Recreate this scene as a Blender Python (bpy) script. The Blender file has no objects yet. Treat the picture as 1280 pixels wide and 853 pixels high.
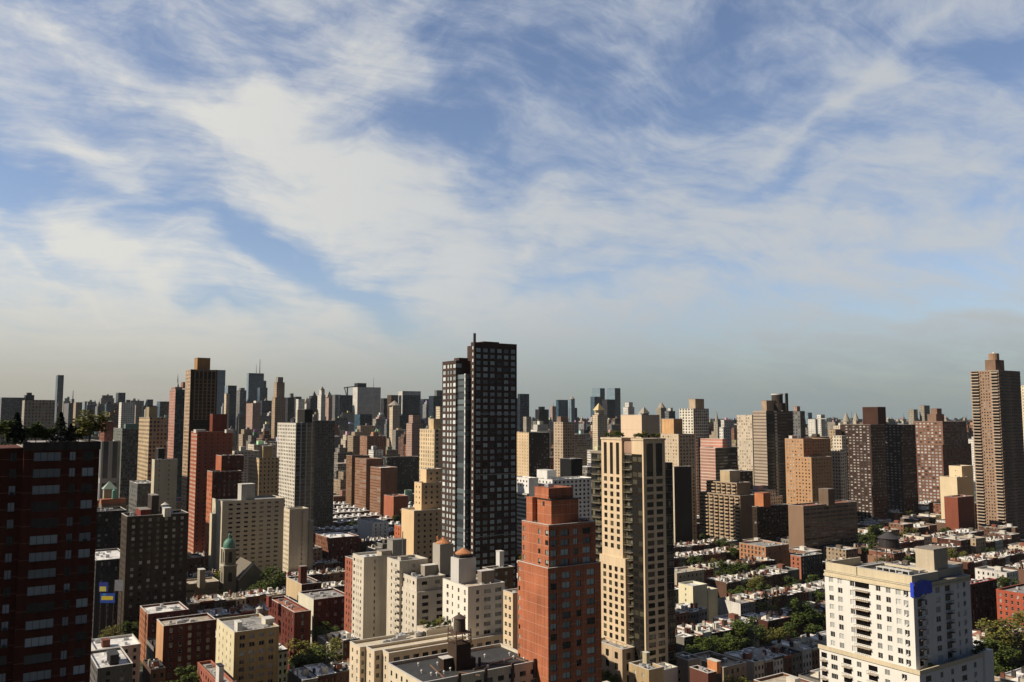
import bpy, math, random
from math import sin, cos, radians, sqrt, atan2, pi, tan
random.seed(7)
SC = bpy.context.scene
COL = SC.collection

# ------------------------------------------------------------------ camera
F, CX, CY, HY = 1060.0, 640.0, 426.5, 520.0      # focal length in px of the 1280x853 photograph
EYE = 115.0
HEAD = radians(33.2)
PITCH = math.atan((HY - CY) / F)
cam_d = bpy.data.cameras.new('camera'); cam = bpy.data.objects.new('camera', cam_d); COL.objects.link(cam)
cam.location = (0, 0, EYE)
cam.rotation_euler = (pi / 2 + PITCH, 0, -HEAD)
cam_d.sensor_width = 36; cam_d.lens = 36 * F / 1280
cam_d.clip_start = 1; cam_d.clip_end = 60000
SC.camera = cam

# ------------------------------------------------------------------ view, sun and sky
SC.view_settings.view_transform = 'Standard'; SC.view_settings.look = 'None'
SC.view_settings.exposure = 0.0; SC.view_settings.gamma = 1
SUN_AZ = atan2(-0.945, 0.33); SUN_EL = radians(38)
sd = (sin(SUN_AZ) * cos(SUN_EL), cos(SUN_AZ) * cos(SUN_EL), sin(SUN_EL))
ld = bpy.data.lights.new('sun', 'SUN'); ld.energy = 5.0; ld.angle = radians(0.5); ld.color = (1.0, 0.87, 0.69)
sun = bpy.data.objects.new('sun', ld); COL.objects.link(sun); sun.location = (-300, 100, 500)
import mathutils
sun.rotation_euler = mathutils.Vector(sd).to_track_quat('Z', 'Y').to_euler()

WORLD_STRENGTH = 0.1
def px_azel(px, py):
    x = (px - CX) / F; y = -(py - CY) / F
    fh, fv = cos(PITCH) - y * sin(PITCH), sin(PITCH) + y * cos(PITCH)
    az = math.atan2(x, fh); el = math.atan2(fv, sqrt(x * x + fh * fh))
    return az + HEAD, el

def make_world():
    w = bpy.data.worlds.new('World'); SC.world = w; w.use_nodes = True
    nt = w.node_tree; N = nt.nodes; Lk = nt.links; N.clear()
    def nd(t, **k):
        n = N.new(t)
        for a, b in k.items(): setattr(n, a, b)
        return n
    def val(s, sock):
        if isinstance(s, (int, float)): sock.default_value = s
        else: Lk.new(s, sock)
    def m(op, a, b=0.0, c=0.0, clamp=False):
        n = nd('ShaderNodeMath', operation=op, use_clamp=clamp)
        val(a, n.inputs[0]); val(b, n.inputs[1]); val(c, n.inputs[2]); return n.outputs[0]
    def mixc(f, a, b):
        n = nd('ShaderNodeMix', data_type='RGBA')
        val(f, n.inputs[0])
        for s, i in ((a, 6), (b, 7)):
            if isinstance(s, tuple): n.inputs[i].default_value = (*s, 1)
            else: Lk.new(s, n.inputs[i])
        return n.outputs[2]
    def ramp(f, lo, hi):
        n = nd('ShaderNodeMapRange', interpolation_type='SMOOTHSTEP'); val(f, n.inputs[0])
        n.inputs[1].default_value = lo; n.inputs[2].default_value = hi; return n.outputs[0]
    sky = nd('ShaderNodeTexSky', sky_type='NISHITA', sun_disc=False, sun_elevation=SUN_EL, sun_rotation=SUN_AZ)
    sky.air_density = 1.0; sky.dust_density = 0.6; sky.ozone_density = 2.5; sky.altitude = 100
    tc = nd('ShaderNodeTexCoord')
    sep = nd('ShaderNodeSeparateXYZ'); Lk.new(tc.outputs['Generated'], sep.inputs[0])
    X, Y, Z = sep.outputs
    az = m('ARCTAN2', X, Y); el = m('ARCSINE', Z)
    cmb = nd('ShaderNodeCombineXYZ'); Lk.new(az, cmb.inputs[0]); Lk.new(el, cmb.inputs[1])
    # wind-warped coordinates (az, el)
    wn = nd('ShaderNodeTexNoise'); wn.inputs['Scale'].default_value = 5.5; wn.inputs['Detail'].default_value = 4
    Lk.new(cmb.outputs[0], wn.inputs['Vector'])
    vm = nd('ShaderNodeVectorMath', operation='SUBTRACT'); Lk.new(wn.outputs['Color'], vm.inputs[0]); vm.inputs[1].default_value = (.5, .5, .5)
    vs = nd('ShaderNodeVectorMath', operation='MULTIPLY_ADD'); Lk.new(vm.outputs[0], vs.inputs[0]); vs.inputs[1].default_value = (.20, .13, 0); Lk.new(cmb.outputs[0], vs.inputs[2])
    P = vs.outputs[0]
    # (px, py, rx, ry, screen rotation in degrees, amount)
    blobs = [
        (394, 208, 150, 60, -8, .75), (315, 130, 170, 42, 15, .7), (478, 253, 130, 55, -30, .6), (563, 338, 110, 35, -5, .5), (467, 28, 130, 22, 12, .35),
        (84, 50, 200, 50, -5, .3), (484, 79, 30, 12, 50, .2), (124, 208, 110, 40, -30, .3), (90, 293, 75, 28, -40, .6), (140, 320, 60, 25, -25, .35),
        (220, 360, 35, 26, -40, .7), (281, 332, 90, 16, -25, .4), (343, 293, 35, 12, 30, .35), (73, 357, 85, 6, -27, .35), (394, 394, 60, 20, 20, .45), (130, 410, 260, 30, -3, .45), (300, 440, 300, 24, 0, .3), (640, 400, 260, 30, 0, .3), (780, 300, 160, 50, 0, .25),
        (668, 326, 35, 16, 25, .5), (685, 281, 110, 22, -5, .3), (1006, 293, 190, 45, 0, .35), (1062, 225, 110, 30, 15, .3), (1070, 100, 210, 15, 31, .38),
        (1060, 108, 220, 40, 31, .2), (1034, 39, 70, 6, 35, .12), (809, 186, 60, 90, 0, .2), (1203, 402, 130, 10, 0, .3), (1146, 349, 160, 16, -5, .3),
        (22, 220, 62, 52, -30, -1.1), (96, 135, 150, 40, -35, -.35), (175, 152, 70, 22, 0, -.25), (197, 265, 120, 35, -10, -.5), (360, 330, 120, 30, -25, -.6),
        (450, 371, 110, 30, -25, -.7), (270, 388, 60, 10, -25, -.45), (563, 73, 90, 90, 0, -.3), (597, 165, 80, 60, -20, -.5), (882, 62, 140, 80, 30, -.42),
        (876, 135, 90, 50, 0, -.25), (696, 100, 90, 70, 0, -.35), (1231, 50, 90, 60, 0, -.45), (978, 214, 100, 20, 25, -.35), (674, 220, 70, 25, 0, -.4),
        (1259, 310, 60, 22, 0, -.35), (1203, 383, 170, 10, 0, -.5), (826, 400, 40, 8, 0, -.35), (724, 360, 80, 12, 10, -.3),
    ]
    acc = None
    for (px, py, rx, ry, rot, amp) in blobs:
        a, e = px_azel(px, py)
        mp = nd('ShaderNodeMapping', vector_type='TEXTURE')
        mp.inputs['Location'].default_value = (a, e, 0); mp.inputs['Rotation'].default_value = (0, 0, radians(rot))
        mp.inputs['Scale'].default_value = (rx * 1.7 / F, ry * 1.7 / F, 1)
        Lk.new(P, mp.inputs[0])
        g = nd('ShaderNodeTexGradient', gradient_type='QUADRATIC_SPHERE'); Lk.new(mp.outputs[0], g.inputs[0])
        acc = m('MULTIPLY_ADD', g.outputs['Fac'], amp * 1.25, acc if acc is not None else 0.0)
    # cirrus fibres: noise stretched along the wind, on a plane overhead
    zz = m('ADD', m('MAXIMUM', Z, 0.0), 0.16)
    pl = nd('ShaderNodeCombineXYZ'); Lk.new(m('DIVIDE', X, zz), pl.inputs[0]); Lk.new(m('DIVIDE', Y, zz), pl.inputs[1])
    w2 = nd('ShaderNodeTexNoise'); w2.inputs['Scale'].default_value = .9; w2.inputs['Detail'].default_value = 3; Lk.new(pl.outputs[0], w2.inputs['Vector'])
    w2s = nd('ShaderNodeVectorMath', operation='MULTIPLY_ADD'); Lk.new(w2.outputs['Color'], w2s.inputs[0]); w2s.inputs[1].default_value = (.9, .9, 0); Lk.new(pl.outputs[0], w2s.inputs[2])
    def fibre(rot, sx, sy, scale, det=9, rough=.62):
        mp = nd('ShaderNodeMapping'); mp.inputs['Rotation'].default_value = (0, 0, radians(rot)); mp.inputs['Scale'].default_value = (sx, sy, 1)
        Lk.new(w2s.outputs[0], mp.inputs[0])
        n = nd('ShaderNodeTexNoise'); n.inputs['Scale'].default_value = scale; n.inputs['Detail'].default_value = det; n.inputs['Roughness'].default_value = rough
        n.inputs['Distortion'].default_value = .35
        Lk.new(mp.outputs[0], n.inputs['Vector']); return n.outputs['Fac']
    f1 = fibre(20, 1, 2.0, 1.7, 9, .6); f2 = fibre(-38, 1, 2.6, 2.2, 9, .58); f3 = fibre(60, 1, 1.5, 6.0, 7, .7); f4 = fibre(8, 1, 4.5, 5.0, 9, .72); f5 = fibre(-52, 1, 5.0, 5.5, 9, .72)
    side = ramp(az, HEAD - .12, HEAD + .15)
    fm = nd('ShaderNodeMix'); Lk.new(side, fm.inputs[0]); Lk.new(f1, fm.inputs[2]); Lk.new(f2, fm.inputs[3])
    mo = nd('ShaderNodeTexNoise'); mo.inputs['Scale'].default_value = 9; mo.inputs['Detail'].default_value = 8; mo.inputs['Roughness'].default_value = .6
    mm = nd('ShaderNodeMapping'); mm.inputs['Scale'].default_value = (1, 2.2, 1); Lk.new(P, mm.inputs[0]); Lk.new(mm.outputs[0], mo.inputs['Vector'])
    fib = m('ADD', m('MULTIPLY', m('SUBTRACT', fm.outputs[0], .5), 1.7), m('MULTIPLY', m('SUBTRACT', f3, .5), .65))
    fib = m('ADD', fib, m('MULTIPLY', m('SUBTRACT', mo.outputs['Fac'], .5), 2.0))
    fn = nd('ShaderNodeMix'); Lk.new(side, fn.inputs[0]); Lk.new(f4, fn.inputs[2]); Lk.new(f5, fn.inputs[3])
    fib = m('ADD', fib, m('MULTIPLY', m('SUBTRACT', fn.outputs[0], .5), .5))
    # cloud sheet in the south-western sky; unseen sky behind cleared to cut fill light
    off = m('ABSOLUTE', m('SUBTRACT', az, HEAD - .25)); sheet = ramp(off, 1.5, .85)
    nsm = nd('ShaderNodeMath', operation='SMOOTH_MIN'); Lk.new(acc, nsm.inputs[0]); nsm.inputs[1].default_value = .85; nsm.inputs[2].default_value = .4; acc = nsm.outputs[0]
    dens = m('ADD', m('ADD', acc, m('MULTIPLY_ADD', ramp(el, radians(21), radians(5)), .16, .52)), m('MULTIPLY', fib, .98))
    cov = m('MULTIPLY', ramp(dens, -.12, 1.32), sheet)
    # blue of the clear sky: the sky texture, brighter ahead, dimmed behind against fill
    tint = nd('ShaderNodeMix', data_type='RGBA', blend_type='MULTIPLY'); tint.inputs[0].default_value = 1
    Lk.new(sky.outputs[0], tint.inputs[6]); Lk.new(mixc(sheet, BACKMUL, SKYMUL), tint.inputs[7])
    k = 1 / WORLD_STRENGTH
    warm = ramp(az, HEAD - .5, HEAD + .25)
    ccol = mixc(warm, tuple(k * v for v in (.76, .75, .70)), tuple(k * v for v in (.54, .57, .60)))
    hi = ramp(el, radians(9), radians(24))
    ccol = mixc(m('MULTIPLY', hi, m('SUBTRACT', 1.0, cov)), ccol, tuple(k * v for v in (.52, .58, .70)))
    c1 = mixc(m('MULTIPLY', cov, .95), tint.outputs[2], ccol)
    # the thick air low over the horizon
    hz = mixc(warm, tuple(k * v for v in (.385, .365, .31)), tuple(k * v for v in (.235, .295, .295)))
    low = m('POWER', ramp(el, radians(11), radians(-1)), 1.4)
    c2 = mixc(m('MULTIPLY', m('MULTIPLY', low, .93), m('MAXIMUM', sheet, .1)), c1, hz)
    bg = nd('ShaderNodeBackground'); bg.inputs['Strength'].default_value = WORLD_STRENGTH; Lk.new(c2, bg.inputs['Color'])
    out = nd('ShaderNodeOutputWorld'); Lk.new(bg.outputs[0], out.inputs[0])
SKYMUL = (1.35, 1.22, 1.22); BACKMUL = (.13, .15, .18)
make_world()

# ------------------------------------------------------------------ geometry of the picture
DV = (sin(HEAD), cos(HEAD)); RV = (cos(HEAD), -sin(HEAD))
def ray(px, py):
    x = (px - CX) / F; y = -(py - CY) / F
    h = cos(PITCH) - y * sin(PITCH)
    return (RV[0] * x + DV[0] * h, RV[1] * x + DV[1] * h, sin(PITCH) + y * cos(PITCH))
def proj(p, q, z):
    r = p * RV[0] + q * RV[1]; d = p * DV[0] + q * DV[1]; z -= EYE
    f = d * cos(PITCH) + z * sin(PITCH); u = z * cos(PITCH) - d * sin(PITCH)
    if f < 1: f = 1
    return CX + F * r / f, CY - F * u / f
def at_D(px, py, D):
    v = ray(px, py); k = D / (v[0] * DV[0] + v[1] * DV[1])
    return v[0] * k, v[1] * k, EYE + v[2] * k
def at_z(px, py, z):
    v = ray(px, py); k = (z - EYE) / v[2]
    return v[0] * k, v[1] * k, z
def box_px(xl, xc, xr, yt, D):
    """footprint and top of a grid-aligned building from its near corner and its two visible widths"""
    p0, q0, z1 = at_D(xc, yt, D)
    y = yt
    for _ in range(6):
        v = ray(xl, y); k = p0 / v[0]; q1 = v[1] * k; y = proj(p0, q1, z1)[1]
    y = yt
    for _ in range(6):
        v = ray(xr, y); k = q0 / v[1]; p1 = v[0] * k; y = proj(p1, q0, z1)[1]
    return p0, q0, p1 - p0, q1 - q0, z1

# ------------------------------------------------------------------ materials
MATS = {}
class NT:
    def __init__(s, name):
        s.m = bpy.data.materials.new(name); s.m.use_nodes = True; s.t = s.m.node_tree; s.N = s.t.nodes; s.L = s.t.links
        s.b = s.N['Principled BSDF']
    def nd(s, t, **k):
        n = s.N.new(t)
        for a, b in k.items(): setattr(n, a, b)
        return n
    def put(s, v, sock):
        if isinstance(v, (int, float)): sock.default_value = v
        elif isinstance(v, tuple): sock.default_value = (*v, 1) if len(v) == 3 else v
        else: s.L.new(v, sock)
    def math(s, op, a, b=0.0, c=0.0, clamp=False):
        n = s.nd('ShaderNodeMath', operation=op, use_clamp=clamp); s.put(a, n.inputs[0]); s.put(b, n.inputs[1]); s.put(c, n.inputs[2]); return n.outputs[0]
    def mix(s, f, a, b, blend='MIX'):
        n = s.nd('ShaderNodeMix', data_type='RGBA', blend_type=blend); s.put(f, n.inputs[0]); s.put(a, n.inputs[6]); s.put(b, n.inputs[7]); return n.outputs[2]
    def noise(s, vec, scale, det=3, map=None):
        if map:
            mp = s.nd('ShaderNodeMapping'); mp.inputs['Scale'].default_value = map; s.L.new(vec, mp.inputs[0]); vec = mp.outputs[0]
        n = s.nd('ShaderNodeTexNoise'); n.inputs['Scale'].default_value = scale; n.inputs['Detail'].default_value = det; s.L.new(vec, n.inputs['Vector']); return n.outputs['Fac']
    def rng(s, f, a, b, c, d):
        n = s.nd('ShaderNodeMapRange'); s.put(f, n.inputs[0])
        for i, v in enumerate((a, b, c, d)): n.inputs[i + 1].default_value = v
        return n.outputs[0]

UNDEEP = {}
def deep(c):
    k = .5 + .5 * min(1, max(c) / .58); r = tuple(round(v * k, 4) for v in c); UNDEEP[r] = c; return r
def wall(col, var=.16, rough=.88, band=None, fl=3.0, rnd=0.0, bandf=.07):
    col = deep(col)
    key = ('wall', col, var, rough, band, fl, rnd, bandf)
    if key in MATS: return MATS[key]
    t = NT('masonry'); tc = t.nd('ShaderNodeTexCoord'); uv = tc.outputs['UV']; ob = tc.outputs['Object']
    n1 = t.noise(ob, .09, 4); n2 = t.noise(uv, 1.0, 3, (1.3, .06, 1)); n3 = t.noise(ob, 2.2, 2)
    f = t.math('ADD', t.math('ADD', t.rng(n1, .3, .7, -var, var), t.rng(n2, .3, .7, -var * 1.2, var * .7)), t.rng(n3, .3, .7, -var * .5, var * .5))
    if rnd:
        oi = t.nd('ShaderNodeObjectInfo'); f = t.math('ADD', f, t.math('MULTIPLY', t.math('SUBTRACT', oi.outputs['Random'], .5), rnd))
    f = t.math('ADD', f, 1.0)
    c = t.nd('ShaderNodeVectorMath', operation='SCALE'); c.inputs[0].default_value = col; t.L.new(f, c.inputs['Scale'])
    base = c.outputs[0]
    if band:
        s = t.nd('ShaderNodeSeparateXYZ'); t.L.new(uv, s.inputs[0])
        fr = t.math('FRACT', t.math('DIVIDE', s.outputs[1], fl)); k = t.math('LESS_THAN', fr, bandf)
        base = t.mix(k, base, band)
    t.L.new(base, t.b.inputs['Base Color']); t.b.inputs['Roughness'].default_value = rough
    t.b.inputs['Specular IOR Level'].default_value = .25
    MATS[key] = t.m; return t.m

def plain(col, rough=.7, metal=0.0, name='paint', var=.1):
    key = ('plain', col, rough, metal)
    if key in MATS: return MATS[key]
    t = NT(name); tc = t.nd('ShaderNodeTexCoord'); n = t.noise(tc.outputs['Object'], .9, 4)
    c = t.nd('ShaderNodeVectorMath', operation='SCALE'); c.inputs[0].default_value = col; t.L.new(t.rng(n, .3, .7, 1 - var, 1 + var), c.inputs['Scale'])
    t.L.new(c.outputs[0], t.b.inputs['Base Color']); t.b.inputs['Roughness'].default_value = rough; t.b.inputs['Metallic'].default_value = metal
    MATS[key] = t.m; return t.m

def roofm(col, var=.25, rnd=.3):
    key = ('roof', col, var, rnd)
    if key in MATS: return MATS[key]
    t = NT('roofing'); tc = t.nd('ShaderNodeTexCoord'); ob = tc.outputs['Object']
    v = t.nd('ShaderNodeTexVoronoi'); v.inputs['Scale'].default_value = .22; t.L.new(ob, v.inputs['Vector'])
    vs = t.nd('ShaderNodeSeparateColor'); t.L.new(v.outputs['Color'], vs.inputs[0])
    n = t.noise(ob, .5, 5); oi = t.nd('ShaderNodeObjectInfo')
    f = t.math('ADD', t.rng(n, .3, .7, 1 - var, 1 + var * .6), t.math('MULTIPLY', t.math('SUBTRACT', vs.outputs[0], .5), var))
    f = t.math('ADD', f, t.math('MULTIPLY', t.math('SUBTRACT', oi.outputs['Random'], .6), rnd))
    c = t.nd('ShaderNodeVectorMath', operation='SCALE'); c.inputs[0].default_value = col; t.L.new(f, c.inputs['Scale'])
    t.L.new(c.outputs[0], t.b.inputs['Base Color']); t.b.inputs['Roughness'].default_value = .9
    MATS[key] = t.m; return t.m

def glass(dark=(.012, .014, .016), blind_sky=(.34, .36, .36), share=.45, rough=.06, spec=.6):
    key = ('glass', dark, blind_sky, share, rough, spec)
    if key in MATS: return MATS[key]
    t = NT('window_glass'); oi = t.nd('ShaderNodeObjectInfo'); g = t.nd('ShaderNodeNewGeometry')
    r = t.math('FRACT', t.math('ADD', t.math('MULTIPLY', oi.outputs['Random'], 7.31), t.math('MULTIPLY', g.outputs['Random Per Island'], 3.7)))
    k = t.rng(r, 1 - share, 1.0, 0, 1); k = t.math('POWER', t.math('MAXIMUM', k, 0.0), .55)
    base = t.mix(k, dark, blind_sky)  # pale panes: blinds, plus sky reflection put into the colour
    t.L.new(base, t.b.inputs['Base Color']); t.b.inputs['Roughness'].default_value = rough; t.b.inputs['Specular IOR Level'].default_value = spec
    MATS[key] = t.m; return t.m

def facade(col, win=(.03, .035, .04), lite=(.3, .32, .32), bay=3.2, fl=3.1, wf=.5, hf=.5, share=.3, line=None, spec=.5, rnd=0.0, var=.14):
    """masonry with a regular pattern of openings, laid out in metres on the wall"""
    col = deep(col)
    key = ('fac', col, win, lite, bay, fl, wf, hf, share, line, spec, rnd)
    if key in MATS: return MATS[key]
    t = NT('facade'); tc = t.nd('ShaderNodeTexCoord'); uv = tc.outputs['UV']; ob = tc.outputs['Object']
    s = t.nd('ShaderNodeSeparateXYZ'); t.L.new(uv, s.inputs[0])
    U = t.math('DIVIDE', s.outputs[0], bay); V = t.math('DIVIDE', s.outputs[1], fl)
    fu = t.math('FRACT', U); fv = t.math('FRACT', V)
    a = t.math('LESS_THAN', t.math('ABSOLUTE', t.math('SUBTRACT', fu, .5)), wf / 2)
    b = t.math('LESS_THAN', t.math('ABSOLUTE', t.math('SUBTRACT', fv, .55)), hf / 2)
    k = t.math('MULTIPLY', a, b)
    cx = t.nd('ShaderNodeCombineXYZ'); t.L.new(t.math('FLOOR', U), cx.inputs[0]); t.L.new(t.math('FLOOR', V), cx.inputs[1])
    oi = t.nd('ShaderNodeObjectInfo'); t.L.new(oi.outputs['Random'], cx.inputs[2])
    wn = t.nd('ShaderNodeTexWhiteNoise'); wn.noise_dimensions = '3D'; t.L.new(cx.outputs[0], wn.inputs['Vector'])
    r = t.math('MAXIMUM', t.rng(wn.outputs['Value'], 1 - share, 1, 0, 1), 0.0)
    wc = t.mix(t.math('POWER', r, .6), win, lite)
    n1 = t.noise(ob, .06, 4); n2 = t.noise(uv, .6, 3, (1.3, .08, 1))
    f = t.math('ADD', t.rng(n1, .3, .7, 1 - var, 1 + var), t.rng(n2, .3, .7, -var * .7, var * .5))
    if rnd: f = t.math('ADD', f, t.math('MULTIPLY', t.math('SUBTRACT', oi.outputs['Random'], .5), rnd))
    c = t.nd('ShaderNodeVectorMath', operation='SCALE'); c.inputs[0].default_value = col; t.L.new(f, c.inputs['Scale'])
    base = c.outputs[0]
    if line: base = t.mix(t.math('LESS_THAN', fv, .14), base, line)
    base = t.mix(k, base, wc)
    t.L.new(base, t.b.inputs['Base Color'])
    t.L.new(t.rng(k, 0, 1, .9, .12), t.b.inputs['Roughness']); t.L.new(t.rng(k, 0, 1, .15, spec), t.b.inputs['Specular IOR Level'])
    MATS[key] = t.m; return t.m

# base colours
RED = (.30, .085, .045); DRED = (.17, .045, .030); ORG = (.42, .19, .085); BRN = (.16, .095, .065); DBRN = (.085, .055, .042)
TAN = (.46, .34, .22); CREAM = (.62, .52, .38); WHITE = (.76, .73, .67); GREY = (.34, .32, .29); DGREY = (.13, .13, .13); PINK = (.52, .33, .27)
BLUE = (.05, .085, .12); PBLUE = (.25, .33, .40)
W_ROOF = roofm((.80, .79, .77), .3, .25); G_ROOF = roofm((.30, .29, .28)); K_ROOF = roofm((.045, .047, .05), .2, .1); T_ROOF = roofm((.50, .43, .34)); R_ROOF = roofm((.34, .13, .08))
COP = plain((.62, .60, .56), .8, name='coping'); DCOP = plain((.25, .22, .19), .8, name='coping')
STEEL = plain((.22, .22, .23), .45, .6, 'steel'); RUST = plain((.10, .05, .035), .8, 0, 'rusty_iron'); WOOD = plain((.13, .09, .065), .85, 0, 'weathered_cedar')
METALW = plain((.55, .56, .57), .4, .3, 'sheet_metal'); BLK = plain((.02, .02, .022), .6, 0, 'black'); FRM = plain((.55, .54, .50), .5, 0, 'window_frame'); DFRM = plain((.035, .03, .028), .5, 0, 'dark_frame')
GL = glass(); GLB = glass((.03, .04, .045), (.42, .47, .50), .75); GLD = glass((.008, .008, .008), (.2, .2, .18), .12)

# ------------------------------------------------------------------ mesh builder
class MB:
    def __init__(s, o=(0, 0, 0)): s.v = []; s.f = []; s.uv = []; s.mi = []; s.o = o; s.sm = False
    def face(s, pts, uv=None, mi=0):
        b = len(s.v); o = s.o
        s.v.extend((x - o[0], y - o[1], z - o[2]) for x, y, z in pts); s.f.append(tuple(range(b, b + len(pts))))
        if uv is None:
            (x0, y0, z0), (x1, y1, z1), (x2, y2, z2) = pts[0], pts[1], pts[2]
            if abs(z0 - z1) < 1e-4 and abs(z1 - z2) < 1e-4: uv = [(p[0], p[1]) for p in pts]
            elif abs(x0 - x1) < 1e-4 and abs(x1 - x2) < 1e-4: uv = [(p[1], p[2]) for p in pts]
            else: uv = [(p[0], p[2]) for p in pts]
        s.uv.extend(uv); s.mi.append(mi)
    def box(s, x0, y0, z0, x1, y1, z1, mi=0, bottom=False, sides='LRFB', top=True):
        def uvx(y, z): return (y - y0, z)
        if 'L' in sides: s.face([(x0, y1, z0), (x0, y0, z0), (x0, y0, z1), (x0, y1, z1)], [(y1 - y0, z0), (0, z0), (0, z1), (y1 - y0, z1)], mi)
        if 'F' in sides: s.face([(x1, y0, z0), (x1, y1, z0), (x1, y1, z1), (x1, y0, z1)], [(0, z0), (y1 - y0, z0), (y1 - y0, z1), (0, z1)], mi)
        if 'R' in sides: s.face([(x0, y0, z0), (x1, y0, z0), (x1, y0, z1), (x0, y0, z1)], [(0, z0), (x1 - x0, z0), (x1 - x0, z1), (0, z1)], mi)
        if 'B' in sides: s.face([(x1, y1, z0), (x0, y1, z0), (x0, y1, z1), (x1, y1, z1)], [(x1 - x0, z0), (0, z0), (0, z1), (x1 - x0, z1)], mi)
        if top: s.face([(x0, y0, z1), (x1, y0, z1), (x1, y1, z1), (x0, y1, z1)], None, mi)
        if bottom: s.face([(x0, y1, z0), (x1, y1, z0), (x1, y0, z0), (x0, y0, z0)], None, mi)
    def prism(s, cx, cy, z0, z1, r0, r1, n=12, mi=0, a0=0, cap=True, sx=1, sy=1):
        def P(r, i, z): a = a0 + 2 * pi * i / n; return (cx + sx * r * cos(a), cy + sy * r * sin(a), z)
        c = 2 * pi * max(r0, r1) / n
        for i in range(n):
            if r1 < 1e-3: s.face([P(r0, i, z0), P(r0, i + 1, z0), (cx, cy, z1)], [(i * c, z0), (i * c + c, z0), (i * c, z1)], mi)
            else: s.face([P(r0, i, z0), P(r0, i + 1, z0), P(r1, i + 1, z1), P(r1, i, z1)], [(i * c, z0), (i * c + c, z0), (i * c + c, z1), (i * c, z1)], mi)
        if cap and r1 > 1e-3: s.face([P(r1, i, z1) for i in range(n)], None, mi)
    def bar(s, a, b, w, mi=0):
        a = mathutils.Vector(a); b = mathutils.Vector(b); d = (b - a).normalized()
        u = d.cross(mathutils.Vector((0, 0, 1)));
        if u.length < .1: u = d.cross(mathutils.Vector((1, 0, 0)))
        u.normalize(); v = d.cross(u) * w / 2; u = u * w / 2
        A = [a + u + v, a - u + v, a - u - v, a + u - v]; B = [p + (b - a) for p in A]
        for i in range(4): s.face([tuple(A[i]), tuple(A[(i + 1) % 4]), tuple(B[(i + 1) % 4]), tuple(B[i])], [(0, 0), (w, 0), (w, 1), (0, 1)], mi)
        s.face([tuple(p) for p in B], None, mi); s.face([tuple(p) for p in A], None, mi)
    def mesh(s, name, mats):
        me = bpy.data.meshes.new(name); me.from_pydata(s.v, [], s.f)
        if not isinstance(mats, (list, tuple)): mats = [mats]
        for m_ in mats: me.materials.append(m_)
        u = me.uv_layers.new(name='UVMap'); flat = [c for p in s.uv for c in p]; u.data.foreach_set('uv', flat)
        if len(mats) > 1: me.polygons.foreach_set('material_index', s.mi)
        if s.sm: me.polygons.foreach_set('use_smooth', [True] * len(s.f))
        me.update(); return me
    def build(s, name, mats, parent=None, loc=None):
        o = bpy.data.objects.new(name, s.mesh(name, mats)); COL.objects.link(o)
        if parent: o.parent = parent
        if loc: o.location = loc
        return o

def tag(o, label=None, cat=None, group=None, kind=None):
    if label: o['label'] = label
    if cat: o['category'] = cat
    if group: o['group'] = group
    if kind: o['kind'] = kind
    return o
def thing(name, loc, label, cat, group=None):
    o = bpy.data.objects.new(name, None); COL.objects.link(o); o.location = loc; o.empty_display_size = 1
    return tag(o, label, cat, group)
def link(name, me, parent, loc=(0, 0, 0)):
    o = bpy.data.objects.new(name, me); COL.objects.link(o); o.parent = parent; o.location = loc; return o
def copy_thing(root, loc, rz=None, sc=None):
    r = root.copy(); COL.objects.link(r); r.location = loc
    if rz is not None: r.rotation_euler = (0, 0, rz)
    if sc is not None: r.scale = sc
    for ch in root.children:
        c = ch.copy(); COL.objects.link(c); c.parent = r
        for g in ch.children:
            d = g.copy(); COL.objects.link(d); d.parent = c
    return r

# ------------------------------------------------------------------ buildings
FOOT = []          # occupied footprints (p0, q0, p1, q1)
SKY = [[] for _ in range(1280)]   # (distance, height in the picture) of what stands in each column
HEROES = []        # (short phrase, screen x, screen y, D)
WINM = {}
def fmap(face, u, n, z):      # u along the wall, n outwards
    return (u, -n, z) if face == 'R' else (-n, u, z)
def window_mesh(face, w, h, style, gm, fm, ac=False):
    key = (face, round(w, 2), round(h, 2), style, gm.name, fm.name, ac)
    if key in WINM: return WINM[key]
    g = MB(); f = MB()
    def q(mb, u0, z0, u1, z1, n, mi=0):
        mb.face([fmap(face, u0, n, z0), fmap(face, u1, n, z0), fmap(face, u1, n, z1), fmap(face, u0, n, z1)], [(u0, z0), (u1, z0), (u1, z1), (u0, z1)], mi)
    def bx(mb, u0, z0, u1, z1, n0, n1):
        a = fmap(face, u0, n0, z0); b = fmap(face, u1, n1, z1)
        mb.box(min(a[0], b[0]), min(a[1], b[1]), z0, max(a[0], b[0]), max(a[1], b[1]), z1, bottom=True)
    q(g, 0.002, .002, w - .002, h - .002, -.22)
    if style:
        k = .07
        bx(f, .003, .003, k, h - .003, -.2, -.12); bx(f, w - k, .003, w - .003, h - .003, -.2, -.12)
        bx(f, k + .002, h - k, w - k - .002, h - .003, -.2, -.12); bx(f, k + .002, .003, w - k - .002, k, -.2, -.12)
        for i in range(1, style[0]): u = w * i / style[0]; bx(f, u - .035, k + .002, u + .035, h - k - .002, -.195, -.13)
        if ac: bx(f, w * .5 - .33, .075, w * .5 + .33, .48, -.1, .32)
        if style[1] > 1: bx(f, k + .002, h * .5 - .03, w - k - .002, h * .5 + .03, -.19, -.14)
    r = (g.mesh('window', [gm]), f.mesh('frame', [fm]) if style else None, g, f)
    WINM[key] = r; return r

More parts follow.
